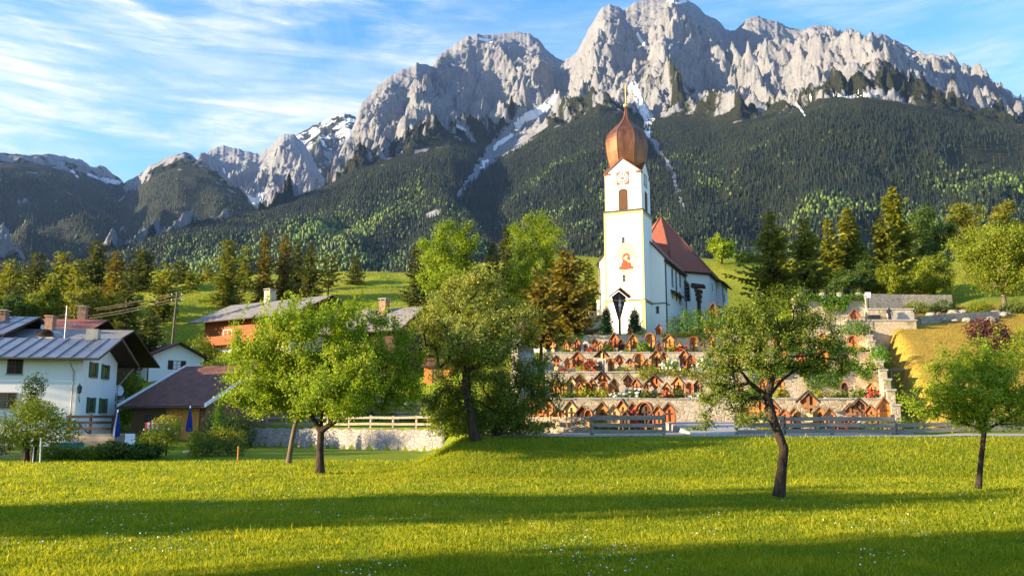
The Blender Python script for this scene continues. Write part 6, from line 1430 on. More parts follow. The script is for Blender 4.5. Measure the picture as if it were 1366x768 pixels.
# planting on and between the graves
sd_ = random.Random(77); base_shrubs = []
for i, (lf, n, sz) in enumerate((('hedge',520,.10),('golden',420,.09),('darkdec',420,.09),('apple',420,.10))):
    base_shrubs.append(shrub(None, (0,0,0), [(0,0,.26,.36,.30,.30),(.18,.05,.2,.25,.25,.24)], lf, 500+i, n=n, size=sz, name='grave_plant', cat=None, flower=(None,None,'red_paint','white_paint')[i], nflower=110, fsize=.12))
first = [True]*4; col_n = ['leafy green','yellow-leaved','red-flowering','white-flowering']
spots = []
for (name, z, ys, x0, x1, k) in (('front grave row',1.5,(47.0,50.4),3.2,20.5,20),('lower terrace',3.4,(54.7,55.6),3.0,23.5,20),('middle terrace',5.5,(62.7,63.6),3.2,27,20),('upper terrace',7.7,(72.7,73.7),3.6,30,20),('tower terrace',10.3,(85.2,86.0),8,26,8)):
    for j in range(k):
        x = x0 + (x1-x0)*(j+sd_.uniform(.1,.9))/k; y = sd_.uniform(*ys)
        if name == 'front grave row' and 8.4 < x < 13.6: continue
        spots.append((x, y, z, name, j))
for x, y, z, name, j in spots:
    w = sd_.choices([0,1,2,3],[5,3,1.3,1.5])[0]; g = base_shrubs[w] if first[w] else copy_tree(base_shrubs[w]); first[w] = False
    s = sd_.uniform(1.0,2.1); g.location = (x,y,z-.03); g.scale = (s*sd_.uniform(.9,1.4), s, s*sd_.uniform(.7,1.15)); g.rotation_euler = (0,0,sd_.uniform(0,6.28))
    tag(g, f'{col_n[w]} small grave plant, {ORD[j]} from left on the {name}', 'plant', 'small plants on the graves')
# ivy and creepers hanging over the terrace walls
def ivy(label, x0, x1, y, ztop, drop, seed, lf='ivy', n=1400, size=.13, thick=.22):
    rng = np.random.default_rng(seed); x = rng.random(n)*(x1-x0)+x0; prof = drop*(0.55+0.45*np.sin(x*1.3+seed)+0.25*np.sin(x*3.1+seed)); d = rng.random(n)**.8*np.clip(prof, .25, None)
    P = np.stack([x, y - rng.random(n)*thick, ztop + 0.22 - d + 0.1*rng.normal(size=n)], -1); N_ = np.tile(np.array([[0,-1,.4]]), (n,1))
    V, F = leaf_quads(P, N_, rng, size, .8, .2); o = mesh_np('creeper', V, F, LEAF[lf], tint=np.clip(.5+.2*rng.normal(size=n),0,1)); tag(o, label, 'creeper', 'creepers on the terrace walls'); return o
ivy('green creeper over the left end of the upper terrace wall', 3.4, 7.0, 83.84, 10.3, 1.4, 1, n=1500)
ivy('yellowish creeper trailing over the topmost wall right of the tower', 14.8, 19.8, 83.84, 10.4, .8, 2, 'golden', 1200)
ivy('yellowish creeper along the top of the third wall behind the low shrines', 9.0, 15.5, 61.84, 5.55, .75, 3, 'golden', 1300, .11)
ivy('broad bright green creeper covering the second wall behind the crooked tree', 17.0, 24.5, 61.84, 6.0, 2.2, 4, n=3800)
ivy('green creeper at the far right corner of the second wall', 24.0, 26.0, 61.84, 6.2, 1.6, 5, n=900)
ivy('green creeper over the right end of the middle terrace wall', 22.0, 29.0, 71.84, 8.0, 1.6, 6, n=2400)
shrub('leafy green bush capping the right boundary wall', (31.0,77.2,9.6), [(0,0,.8,1.4,1.0,.8),(1.2,.3,.6,.9,.8,.6)], 'ivy', 600, n=1800, size=.14)
shrub('bright green bush spilling over the boundary wall above the dry slope', (27.9,64.8,6.1), [(0,0,.6,.6,1.6,.9),(.2,.8,1.3,.6,1.0,.6)], 'ivy', 601, n=1500, size=.13)
shrub('low green bush at the foot of the boundary wall', (20.4,48.2,1.5), [(0,0,.5,1.0,.6,.55),(1.5,.1,.45,.9,.5,.5)], 'hedge', 602, n=1500, size=.11)
shrub('small grassy bush at the end of the weathered plank fence', (9.7,46.2,1.47), [(0,0,.18,.5,.35,.26)], 'hedge', 603, n=420, size=.10)
# trimmed and columnar greens at the church
def thuja(label, px, top, Y, w, seed):
    z = gz(xat(px,Y,11),Y) if Y > 92 else 10.3; x = xat(px,Y,z+1); H = zat(top,Y,px)-z
    shrub(label, (x,Y,z-.05), [(0,0,H*.42,w,w,H*.44),(0,0,H*.72,w*.62,w*.62,H*.29),(.06,0,H*.25,w*1.02,w*1.02,H*.25)], 'thuja', seed, n=8500, size=.14, name='thuja_tree', cat='tree', group='columnar thujas before the tower', shell=.45, up=.9, stem=[((0,0,-.1),(0,0,.7),.08)])
thuja('slim columnar thuja left of the wayside crucifix', 809, 408, 89.5, .75, 610)
thuja('columnar thuja between the wayside crucifix and the tower corner', 847, 409, 89.8, .85, 611)
def hedge(label, x0, y0, x1, y1, z0, h, w, seed, n, lf='hedge'):
    L = math.hypot(x1-x0, y1-y0); k = max(2, int(L/1.1)); dx, dy = (x1-x0)/L, (y1-y0)/L
    lobes = [((i+.5)/k*L, 0, h*.5, .85, w, h*.55) for i in range(k)]
    r = shrub(label, (x0,y0,z0), lobes, lf, seed, n=n, size=.16, name='hedge', cat='hedge', shell=.75); r.rotation_euler = (0,0,math.atan2(dy,dx)); return r
hedge('long trimmed green hedge along the church lawn below the choir', 19.6, 98.0, 32.0, 94.0, 11.7, 3.0, 1.1, 620, 17000, 'ivy')
shrub('dark rounded bush at the left end of the long church hedge', (18.9,98.3,11.8), [(0,0,1.1,1.1,.9,1.35)], 'darkdec', 621, n=1500, size=.15)
shrub('grey-green rockery plants along the terrace below the church hedge', (21.6,86.3,10.28), [(-2.4,0,.3,1.0,.5,.45),(-.9,0,.35,1.0,.5,.5),(.8,0,.3,1.0,.5,.42),(2.2,0,.3,.8,.5,.4)], 'hedge', 622, n=2600, size=.13)
shrub('round dark green bush on the lawn left of the church', (at(768,440,96).x,96,gz(at(768,440,96).x,96)-.1), [(0,0,.9,1.5,1.2,1.1)], 'darkdec', 623, n=1700, size=.17)

# the wayside crucifix in front of the tower
def crucifix():
    x = xat(827, 88.5, 10.6); z = 10.3; H = zat(385, 88.5, 827) - z
    r = thing('wayside_crucifix', 'tall roofed wayside crucifix with a pale carved figure before the church tower', 'crucifix', (x,88.5,z), .12)
    MB().box(-.11,-.09,-.4,.11,.09,H-.5).build('post', M['brown_wood'], r)
    MB().box(-.72,-.12,H-1.35,.72,-.01,H-1.20).build('crossbar', M['brown_wood'], r)
    b = MB(); b.prism([(-.10,.10,H-3.3),(.10,.10,H-3.3),(.78,.10,H-.85),(0,.10,H-.25),(-.78,.10,H-.85)], (0,.05,0)); b.build('back_board', M['iron'], r)
    t = MB()
    for s in (-1,1): t.hexa([(s*1.12,-.55,H-.98),(s*1.12,.30,H-.98),(0,.30,H-.10),(0,-.55,H-.10),(s*1.12,-.55,H-.86),(s*1.12,.30,H-.86),(0,.30,H+.04),(0,-.55,H+.04)])
    t.build('roof', M['brown_wood'], r)
    t = MB()
    for s in (-1,1): t.hexa([(s*1.10,-.60,H-.96),(s*1.10,-.553,H-.96),(0,-.553,H-.10),(0,-.60,H-.10),(s*1.10,-.60,H-.80),(s*1.10,-.553,H-.80),(0,-.553,H+.08),(0,-.60,H+.08)])
    t.build('barge_board', M['red_wood'], r)
    # carved figure: one skinned body, arms stretched along the bar
    me = bpy.data.meshes.new('carved_figure'); z0 = H-1.28
    vs = [(0,-.17,z0-.42),(0,-.18,z0-.18),(0,-.17,z0-.02),(.03,-.21,z0+.08),(.04,-.22,z0+.20),(-.16,-.16,z0-.02),(-.38,-.15,z0+.03),(-.60,-.14,z0+.06),(.16,-.16,z0-.02),(.38,-.15,z0+.03),(.60,-.14,z0+.06),(-.07,-.17,z0-.50),(-.05,-.24,z0-.82),(-.02,-.17,z0-1.15),(.07,-.17,z0-.50),(.05,-.24,z0-.82),(.02,-.17,z0-1.17)]
    es = [(0,1),(1,2),(2,3),(3,4),(2,5),(5,6),(6,7),(2,8),(8,9),(9,10),(0,11),(11,12),(12,13),(0,14),(14,15),(15,16)]
    rr = [.10,.11,.10,.045,.085,.055,.04,.03,.055,.04,.03,.07,.055,.035,.07,.055,.035]
    me.from_pydata(vs, es, []); o = bpy.data.objects.new('carved_figure', me); COL.objects.link(o); o.parent = r; me.materials.append(M['skin_paint'])
    sk = o.modifiers.new('skin', 'SKIN'); o.modifiers.new('sub', 'SUBSURF').levels = 1; o.modifiers['sub'].render_levels = 1
    for i, q in enumerate(rr): me.skin_vertices[0].data[i].radius = (q, q*.85)
    me.skin_vertices[0].data[0].use_root = True
    MB().prism([(-.14,-.27,z0-.62),(.14,-.27,z0-.62),(.13,-.27,z0-.38),(-.13,-.27,z0-.38)], (0,.12,0)).build('loincloth', M['white_paint'], r)
crucifix()

# ------------------------------------------------------------------ fences, retaining wall, road
def crest_y(x): return 42.2
road = MB(); n = 60
def strip(name, pts_in, mat, lift):
    """pts_in: list of (x, y_near, y_far); follows the ground"""
    V = []; F = []
    m = 6
    for x, a, b in pts_in:
        for j in range(m+1): y = a+(b-a)*j/m; V.append((x, y, gz(x,y)+lift))
    for i in range(len(pts_in)-1):
        for j in range(m): q = i*(m+1)+j; F.append((q, q+m+1, q+m+2, q+1))
    o = mesh_np(name, V, F, mat, smooth=True); tag(o, kind='structure'); return o
strip('path', [(x, 39.7+.12*math.sin(x*1.3), 41.7+.15*math.sin(x*.9+1)) for x in np.linspace(-1.5, 33, 70)], M['gravel'], .03)
dw_ = MB(); dw_.hexa([(9.1,43.4,1.0),(13.1,43.4,1.0),(13.6,53.8,1.0),(9.6,53.8,1.0),(9.1,43.4,1.50),(13.1,43.4,1.50),(13.6,53.8,2.12),(9.6,53.8,2.12)]); tag(dw_.build('driveway', M['gravel']), kind='structure')
strip('gravel_apron', [(x, 41.55, 43.5) for x in np.linspace(8.6, 13.6, 12)], M['gravel'], .034)

def plank_fence(label, pts, ht, rails, mat, post_every=2.6, rail_h=.2, group=None, seed=1, gapz=.08):
    """pts: ground polyline; whole fence is one thing: posts and rails"""
    rnd = random.Random(seed); r = thing('plank_fence', label, 'fence', (0,0,0), 0, group)
    for a, b in zip(pts[:-1], pts[1:]):
        a, b = Vector(a), Vector(b); L = (b-a).length; k = max(1, round(L/post_every)); d = (b-a)/k; u = Vector((d.x,d.y,0)).normalized(); nrm = Vector((-u.y,u.x,0))
        if nrm.y > 0: nrm = -nrm
        for i in range(k+1):
            p = a + d*i; q = p + Vector((rnd.uniform(-.02,.02),rnd.uniform(-.02,.02),0)); MB().obox(q-Vector((0,0,.4)), u, nrm, .15, ht+.4+rnd.uniform(0,.1), -.08, .07).build('post', mat, r, bevel=.012)
        for i in range(k):
            p, q = a+d*i, a+d*(i+1)
            for j in range(rails):
                z = gapz + (ht-gapz-rail_h)*j/(max(1,rails-1)); o = Vector((0,0,z+rnd.uniform(-.03,.03))); o2 = Vector((0,0,z+rnd.uniform(-.03,.03))); hh = rail_h*rnd.uniform(.85,1.1)
                P0, P1 = p+o+nrm*.08-u*.03, q+o2+nrm*.08+u*.03; t = nrm*.055
                MB().hexa([P0,P1,P1+t,P0+t,P0+Vector((0,0,hh)),P1+Vector((0,0,hh*rnd.uniform(.9,1.1))),P1+t+Vector((0,0,hh)),P0+t+Vector((0,0,hh))]).build('rail', mat, r)
    return r
def gp(px, Y, dz=0): 
    x = xat(px, Y, 1.45); return (x, Y, gz(x,Y)+dz)
plank_fence('heavy grey weathered plank fence left of the gravel entrance', [gp(790,42.6), gp(886,42.4)], .92, 3, M['grey_wood'], 3.5, .20, seed=2)
plank_fence('low pale sunlit rail fence between the pear tree and the grey fence', [gp(668,46.5), gp(790,42.9)], .88, 2, M['pale_wood'], 2.0, .26, seed=3)
plank_fence('long grey board fence behind the crooked apple tree', [gp(983,42.6), gp(1110,42.6), gp(1192,42.8)], .92, 3, M['grey_wood'], 2.9, .21, seed=4)
plank_fence('low grey rails continuing the board fence behind the young apple tree', [gp(1196,43.2), gp(1300,43.6), gp(1380,44)], .55, 2, M['grey_wood'], 2.9, .2, seed=5)
# gravel heap beside the gate
# old retaining wall with rails on it
xs_ = np.linspace(-20.6, -4.2, 40); V = []; F = []
for i, x in enumerate(xs_):
    y = wall_y(x); j = 0.06*math.sin(i*1.7); top = 1.58+.05*math.sin(i*2.3)
    V += [(x, y-.28+j, -.4), (x, y-.16+j*.5, top), (x, y+.42, top+.02), (x, y+.45, -.4)]
for i in range(len(xs_)-1):
    for k in range(3): q = i*4+k; F.append((q, q+4, q+5, q+1))
F += [(0,1,2,3), (len(V)-4, len(V)-1, len(V)-2, len(V)-3)]
rw = mesh_np('stone_wall', V, F, M['stone_wall']); tag(rw, 'old rubble stone retaining wall behind the bright apple tree', 'wall')
xf = [-20.3, -14.8, -9.6, -4.6]
plank_fence('pale two-rail fence along the top of the old stone wall', [(x, wall_y(x)+.75, 1.6) for x in xf], .85, 2, M['pale_wood'], 2.2, .16, seed=6, gapz=.25)
plank_fence('grey slatted plank fence beyond the lane below the dark barn', [(-13.0,70,gz(-13,70)), (-5.0,67,gz(-5,67))], 1.3, 4, M['grey_wood'], 2.2, .24, seed=7)
plank_fence('weathered board screen at the left end of the stone wall', [(-24.4,66.2,gz(-24.4,66.2)), (-20.6,64.4,gz(-21.5,64.4))], 1.9, 6, M['grey_wood'], 1.9, .26, seed=8)

# ------------------------------------------------------------------ right-hand terraces and walls
def block_wall(label, pts, h, t, mat, cop=None, name='stone_wall', drop=1.5, top=None):
    r = thing(name, label, 'wall', (0,0,0)); m = MB(); c = MB()
    for a, b in zip(pts[:-1], pts[1:]):
        a, b = Vector(a), Vector(b); u = (b-a); u.z = 0; u.normalize(); n = Vector((-u.y,u.x,0))
        za, zb = (a.z+h, b.z+h) if top is None else (top, top)
        q = [a-n*t/2, b-n*t/2, b+n*t/2, a+n*t/2]; zz = [za,zb,zb,za]
        m.hexa([Vector((p.x,p.y,min(a.z,b.z)-drop)) for p in q] + [Vector((p.x,p.y,z)) for p, z in zip(q,zz)])
        if cop:
            q = [a-n*(t/2+.06)-u*.02, b-n*(t/2+.06)+u*.02, b+n*(t/2+.06)+u*.02, a+n*(t/2+.06)-u*.02]; c.hexa([Vector((p.x,p.y,z+.003)) for p, z in zip(q,zz)] + [Vector((p.x,p.y,z+.12)) for p, z in zip(q,zz)])
    m.build('wall', M[mat], r)
    if cop: c.build('coping', M[cop], r)
    return r
def gpt(px, Y, z=None):
    x = xat(px, Y, 11 if z is None else z); return (x, Y, gz(x,Y) if z is None else z)
# fountain terrace: two pale blocks, one behind the other
zf = zat(440, 80.5, 1190)
fw_ = thing('fountain_terrace', 'pale stone terrace block with a small well-house on the dry slope', 'terrace', (0,0,0))
xa, xb_ = xat(1131,80.5,zf), xat(1223,80.5,zf); z1 = zat(428,80.5,1190); z2 = zat(413,83,1190)
MB().box(xa,80.5,zf-2,xb_,83.0,z1).build('lower_block', M['terrace_wall'], fw_); MB().box(xa-.08,80.42,z1+.003,xb_+.08,83.0,z1+.14).build('coping', M['concrete'], fw_)
xc = xat(1157,83,z2); xd = xat(1218,83,z2); MB().box(xc,83.02,zf-2,xd,83.7,z2).build('upper_block', M['terrace_wall'], fw_); MB().box(xc-.08,82.95,z2+.003,xd+.08,83.8,z2+.14).build('coping', M['concrete'], fw_)
xe = xat(1184,82.4,z1); 
MB().box(xe+.2,82.3,z1+.145,xe+2.6,82.98,z1+1.05).build('stone_basin', M['concrete'], fw_)
MB().box(xe-1.6,82.7,z1+.145,xe-.5,82.99,z1+.85).build('iron_door', M['iron'], fw_)
# statue on the terrace (a cloaked figure of dark metal)
stt = thing('statue', 'small dark cloaked statue on the pale fountain terrace', 'statue', (xe,81.9,z1+.14)); me = bpy.data.meshes.new('figure')
vs = [(0,0,.0),(0,0,.35),(0,0,.75),(0,0,1.05),(0,0,1.2),(0,0,1.36),(-.22,0,1.02),(-.26,-.08,.75),(-.12,-.2,.72),(.22,0,1.02),(.27,-.06,.74),(.2,-.15,.52)]; es = [(0,1),(1,2),(2,3),(3,4),(4,5),(3,6),(6,7),(7,8),(3,9),(9,10),(10,11)]
me.from_pydata(vs, es, []); o = bpy.data.objects.new('figure', me); COL.objects.link(o); o.parent = stt; me.materials.append(M['iron']); o.modifiers.new('skin','SKIN'); s_ = o.modifiers.new('sub','SUBSURF'); s_.levels = 1; s_.render_levels = 1
for i, q in enumerate((.26,.22,.17,.16,.07,.12,.08,.07,.05,.08,.07,.05)): me.skin_vertices[0].data[i].radius = (q,q*.8)
me.skin_vertices[0].data[0].use_root = True
MB().box(-.3,-.3,0,.3,.3,.06).build('plinth', M['concrete'], stt)
# terrace rail running left from it
rl = thing('railing', 'thin iron railing on the pale ledge left of the fountain terrace', 'railing', (0,0,0)); m = MB()
xr0, xr1 = xat(1092,80.3,10.5), xat(1157,80.3,10.5)
for i in range(12): x = xr0+(xr1-xr0)*i/11; m.bar((x,80.3,zf+.3),(x,80.3,zf+1.2),.025)
for z in (zf+.75, zf+1.18): m.bar((xr0,80.3,z),(xr1,80.3,z),.022)
m.build('bars', M['iron'], rl)
block_wall('low pale ledge wall left of the fountain terrace', [(xr0-2.5,80.6,zf-.4), (xa-.05,80.6,zf-.4)], .8, .5, 'terrace_wall', 'concrete')
MBl = MB().box(xr0-2.5, 80.86, zf-2.5, xc-.02, 86.5, zf+.32); tag(MBl.build('terrace_lawn', M['ground']), kind='structure')
# ivy wall with the grave row and rail on it
zi = zat(425,87,1115); zt_ = zat(398,87,1115)
block_wall('tall ivy-grown retaining wall above the cemetery, right of the spruces', [(xat(1058,87,zi),87,zi),(xat(1153,87,zi),87,zi)], zt_-zi, .6, 'terrace_wall', None)
ivy('thick green ivy curtain hanging over the tall retaining wall', xat(1062,87,zt_), xat(1150,87,zt_), 86.62, zt_, 1.7, 9, n=3600, size=.15, thick=.35)
rl = thing('railing', 'iron railing along the top of the ivy wall', 'railing', (0,0,0)); m = MB(); x0_, x1_ = xat(1066,87.2,zt_), xat(1148,87.2,zt_)
for i in range(8): x = x0_+(x1_-x0_)*i/7; m.bar((x,87.2,zt_-.05),(x,87.2,zt_+1.0),.03)
for z in (zt_+.5, zt_+.98): m.bar((x0_,87.2,z),(x1_,87.2,z),.028)
m.build('bars', M['iron'], rl)
for i, (px, lab) in enumerate(((1069,'leftmost'),(1098,'second from left'),(1121,'third from left'),(1146,'rightmost'))):
    Y = 88.6; x = xat(px,Y,zt_); r = thing('stone_urn', f'stone urn with a small plant behind the ivy wall railing, {lab} of four', 'urn', (x,Y,zt_-.1), 0, 'stone urns above the ivy wall')
    MB().lathe([(.22,-.3),(.24,.25),(.14,.35),(.32,.6),(.38,.85),(.30,.9)], 12).build('urn', M['headstone'], r); rn_ = np.random.default_rng(i); P_ = rn_.normal(size=(160,3))*np.array([.2,.2,.2])+np.array([0,0,1.1]); v_, f_ = leaf_quads(P_, P_-np.array([0,0,.9]), rn_, .12); mesh_np('plant', v_, f_, LEAF['hedge'], r, tint=rn_.random(160))
tl_ = MB().box(xat(1058,87,zi)-1, 87.31, zi-2, xat(1153,87,zi), 93, zt_-.1); tag(tl_.build('upper_lawn', M['ground']), kind='structure')
block_wall('long rubble stone wall below the linden, right of the ivy wall', [gpt(1156,92), gpt(1205,92.6), gpt(1272,93)], 2.3, .7, 'stone_wall', None, top=zat(393,92.5,1200), drop=3.5)
block_wall('low tumbled stone wall in the shade right of the fountain terrace', [gpt(1225,84), gpt(1262,85.5), gpt(1330,87)], .7, .9, 'stone_wall', None)
# white notice on a post by the ivy wall
nb = thing('sign_post', 'small white sign on a post at the end of the ivy wall railing', 'sign', (xat(1158,88,zt_),88,zt_-1.2)); MB().bar((0,0,-.5),(0,0,2.0),.04).build('post', M['iron'], nb); MB().box(-.3,-.06,1.4,.3,-.03,2.0).build('sign_board', M['white_paint'], nb)
# long timber rail on the dry slope
lr = thing('timber_rail', 'long low timber rail laid across the dry slope beside the cemetery wall', 'rail', (0,0,0)); a = gpt(1180,66.5); b = gpt(1232,66.5)
m = MB(); m.obox(((a[0]+b[0])/2,66.5,(a[2]+b[2])/2+.38), (1,0,0), (0,-1,0), b[0]-a[0], .16, -.15, .15); m.build('beam', M['pale_wood'], lr)
for t in (.02,.5,.85): MB().box(a[0]+(b[0]-a[0])*t,66.4,a[2]-.4,a[0]+(b[0]-a[0])*t+.18,66.6,(a[2]+b[2])/2+.377).build('support', M['grey_wood'], lr)
# tumbled stones of the slope, each its own boulder
rb_ = random.Random(31); bm = bmesh.new(); bmesh.ops.create_icosphere(bm, subdivisions=2, radius=1)
for v in bm.verts: v.co *= 1 + .22*float(gnoise(np.array([v.co.x*1.7+v.co.z]), np.array([v.co.y*1.7]), 3)[0]) + rb_.uniform(-.05,.05)
bme = bpy.data.meshes.new('boulder'); bm.to_mesh(bme); bm.free(); bme.materials.append(M['stone_wall'])
for i in range(34):
    px = rb_.uniform(1240,1350); Y = rb_.uniform(84.5,90.5); x, y, z = gpt(px,Y); o = bpy.data.objects.new('boulder', bme); COL.objects.link(o); s = rb_.uniform(.22,.6)
    o.location = (x,y,z+s*.15); o.scale = (s*rb_.uniform(.9,1.5),s,s*rb_.uniform(.5,.8)); o.rotation_euler = (rb_.uniform(-.3,.3),rb_.uniform(-.3,.3),rb_.uniform(0,6.28)); tag(o, 'pale tumbled stone lying in the rubble slope below the large leafy tree', 'stone', 'stones of the rubble slope')
for i, (px, Y, lab) in enumerate(((1183,90.5,'leafy bush in front of the long rubble wall'),(1225,90,'yellow-green bush under the low olive tree'),(1262,91,'dark bush beside the trunk of the low olive tree'),(1310,90,'bush on top of the rubble slope left of the pale trunk'),(1357,90,'dark green bush right of the pale trunk'))):
    x, y, z = gpt(px,Y); shrub(lab, (x,y,z-.1), [(0,0,.7,1.3,1.0,.9),(1.0,.1,.5,.9,.8,.6),(-.9,0,.5,.8,.7,.6)], ('golden','decid','darkdec','decid','darkdec')[i], 640+i, n=1500, size=.17)
shrub('yellow flowering bush above the sign at the end of the ivy wall', (xat(1165,94,16),94,gz(xat(1165,94,16),94)-.1), [(0,0,.9,1.3,1.0,1.0)], 'golden', 650, n=1300, size=.17)
shrub('feathery fern-like bush above the long rubble wall', (xat(1185,95.5,16),95.5,gz(xat(1185,95.5,16),95.5)-.1), [(0,0,1.0,.7,.7,1.3),(.9,0,.9,.5,.5,1.2)], 'decid', 651, n=1200, size=.16)
# slope left of the stairs
for i, (px, Y, lf, lab, s) in enumerate(((672,66,'golden','yellowish scrub on the slope left of the cemetery stairs, lower',1.2),(692,72,'decid','green scrub on the slope left of the cemetery stairs, middle',1.3),(712,80,'golden','yellowish scrub beside the upper end of the cemetery stairs',1.2),(655,74,'decid','green bush below the white cottage',1.5),(640,64,'hedge','dark leafy bush on the slope behind the pear tree',1.4))):
    x = xat(px,Y,6); shrub(lab, (x,Y,gz(x,Y)-.1), [(0,0,.6*s,1.2*s,1.0*s,.7*s),(1.1*s,.2,.45*s,.8*s,.7*s,.5*s),(-1.0*s,0,.45*s,.9*s,.7*s,.5*s)], lf, 660+i, n=1500, size=.15)
block_wall('ruined-looking rubble wall on the lawn left of the church', [gpt(733,92), gpt(772,97), gpt(800,99.5)], 2.2, .6, 'stone_wall', None)
plank_fence('short pale rail fence beside the left corner of the church', [(at(786,415,103).x,103,gz(at(786,415,103).x,103)+1.8), (at(800,413,103.5).x,103.5,gz(at(800,413,103.5).x,103.5)+1.8)], 1.1, 3, M['pale_wood'], 1.2, .14, seed=12)
# thin rail above the church lawn edge
rl = thing('railing', 'thin iron rail along the edge of the lawn left of the tower', 'railing', (0,0,0)); m = MB(); pts = [(xat(px,84.3,10.3),84.3) for px in (700,720,740,760,775)]
for x, y in pts: m.bar((x,y,gz(x,y)-.2),(x,y,gz(x,y)+1.0),.03)
for (x, y), (x2, y2) in zip(pts[:-1], pts[1:]): m.bar((x,y,gz(x,y)+.95),(x2,y2,gz(x2,y2)+.95),.025)
m.build('bars', M['iron'], rl)

# ------------------------------------------------------------------ the cottage garden at the left
def gl(px, Y): x = xat(px, Y, .6); return (x, Y, gz(x,Y))
def gshrub(lab, px, Y, lobes, lf, seed, **k): x, y, z = gl(px, Y); return shrub(lab, (x,y,z-.05), lobes, lf, seed, **k)
gshrub('round-headed yellow-tipped garden shrub on a thick stem before the white house', 40, 46, [(0,0,2.0,1.9,1.4,1.1),(-1.3,0,1.6,1.1,.9,.85),(1.5,.1,1.7,1.2,.9,.9),(.2,0,2.7,1.3,.9,.65),(0,-.3,1.2,1.2,.9,.5)], 'decid', 700, n=7600, size=.12, stem=[((-.15,0,0),(-.2,0,1.5),.17),((.18,0,0),(.3,0,1.5),.15),((0,.1,0),(.6,.1,1.7),.09),((-.1,.1,0),(-.7,.1,1.6),.09)])
gshrub('yellow-tipped crown of the golden bush behind the round-headed shrub', 33, 50, [(0,0,3.1,.9,.8,.6),(.7,0,2.8,.6,.6,.5)], 'golden', 701, n=1200, size=.11, stem=[((0,0,0),(0,0,2.8),.08)])
gshrub('dark climbing rose against the white house wall', 38, 54.6, [(0,0,4.0,.85,.35,.9),(0,0,2.6,.5,.3,1.2)], 'darkdec', 702, n=2200, size=.12, stem=[((0,0,0),(0,0,2.6),.06)], flower='white_paint', nflower=40, fsize=.11)
xg = [(70,.9),(98,.8),(125,.95),(150,1.1),(172,1.0),(190,1.0)]
labs = ['low hedge bush left of the garden table','low hedge bush in front of the garden table','low hedge bush right of the garden table','large-leaved hydrangea bush below the wooden deck','large-leaved hydrangea bush beside the white chair','broad-leaved bush between the white chair and the rose bush']
for i, ((px, h), lab) in enumerate(zip(xg, labs)): gshrub(lab, px, 48.5+.4*(i%2), [(0,0,.45*h,.85,.6,.5*h),(.55,0,.4*h,.6,.5,.42*h)], 'hedge' if i < 3 else 'darkdec', 710+i, n=1700, size=.11 if i < 3 else .2, group='bushes along the garden edge')
gshrub('tall pale-flowering rose bush left of the orange shed doors', 212, 49.5, [(0,0,1.1,1.1,.8,.9),(.6,0,1.6,.7,.6,.6),(-.7,0,.8,.8,.6,.7)], 'decid', 720, n=3400, size=.11, flower='white_paint', nflower=60, fsize=.10, stem=[((0,0,0),(0,0,1.0),.07)])
gshrub('yellow blossoming top of the rose bush beside the orange doors', 222, 51, [(0,0,2.0,.9,.6,.45)], 'golden', 721, n=800, size=.11, stem=[((0,0,0),(0,0,1.8),.05)])
gshrub('columnar young hedge bush right of the orange doors', 259, 49.3, [(0,0,.85,.42,.4,.85)], 'hedge', 722, n=1500, size=.10)
gshrub('rounded dark green box bush in the garden corner', 290, 50.5, [(0,0,.6,1.1,.8,.65),(1.0,.1,.55,.8,.7,.6),(-.8,0,.5,.7,.6,.5)], 'darkdec', 723, n=2600, size=.10)
gshrub('golden ornamental bush behind the rounded box bush', 300, 53, [(0,0,1.1,.9,.6,.6),(.8,0,.9,.6,.5,.55),(-.9,0,.9,.8,.5,.5)], 'golden', 724, n=1800, size=.12)
gshrub('narrow light green cypress right of the tiled shed', 290, 56, [(0,0,1.4,.42,.4,1.3),(0,0,2.4,.22,.22,.7)], 'ivy', 725, n=1600, size=.12, up=.9)
gshrub('dark evergreen bush against the right side of the tiled shed', 288, 58, [(0,0,1.4,.9,.8,1.5),(.9,.2,1.0,.7,.6,1.1)], 'darkdec', 726, n=2600, size=.14)
gshrub('dark evergreen filling the corner between the shed and the board screen', 312, 60, [(0,0,1.3,1.0,.8,1.4),(.9,.2,.9,.7,.6,1.0)], 'darkdec', 727, n=2400, size=.14)
gshrub('tall leafy bush between the white house and the tiled shed', 163, 67, [(0,0,2.0,1.2,1.0,1.9),(.5,0,3.6,.9,.8,1.0)], 'decid', 728, n=2800, size=.17)
gshrub('green bush below the small white house', 190, 80, [(0,0,.9,1.8,1.0,.9),(1.7,0,.7,1.3,.9,.7)], 'decid', 729, n=2200, size=.18)
gshrub('sunlit bush between the chalet and the tiled shed', 292, 92, [(0,0,1.8,2.4,1.5,1.9),(2.2,0,1.5,1.8,1.3,1.5),(-2.1,0,1.3,1.5,1.2,1.2)], 'decid', 730, n=3200, size=.24)
gshrub('small leafy bush below the chalet balcony', 262, 104, [(0,0,2.4,1.5,1.2,1.7),(1.2,0,1.6,1.2,1.0,1.1)], 'decid', 731, n=1800, size=.24)
gshrub('long dark hedge beyond the lane behind the bright apple tree', 500, 69, [(i*1.6-4.5,0,.7,1.1,.8,.9) for i in range(8)], 'darkdec', 732, n=4800, size=.17)
gshrub('red flowering bush at the picture edge behind the wire fence', 3, 48, [(0,0,.9,.7,.5,.6)], 'purple', 733, n=900, size=.11)
def gbush(lab, px, Y, s, lf, seed): gshrub(lab, px, Y, [(0,0,.9*s,1.3*s,1.0*s,1.0*s),(1.0*s,.2,.7*s,.9*s,.8*s,.8*s),(-.9*s,.1,.6*s,.9*s,.8*s,.7*s)], lf, seed, n=1900, size=.17)
gbush('bright bush on the lane left of the pear tree crown', 590, 66, 1.2, 'decid', 740)
gbush('pale green bush below the dark barn by the slatted fence', 545, 74, 1.1, 'hedge', 741)

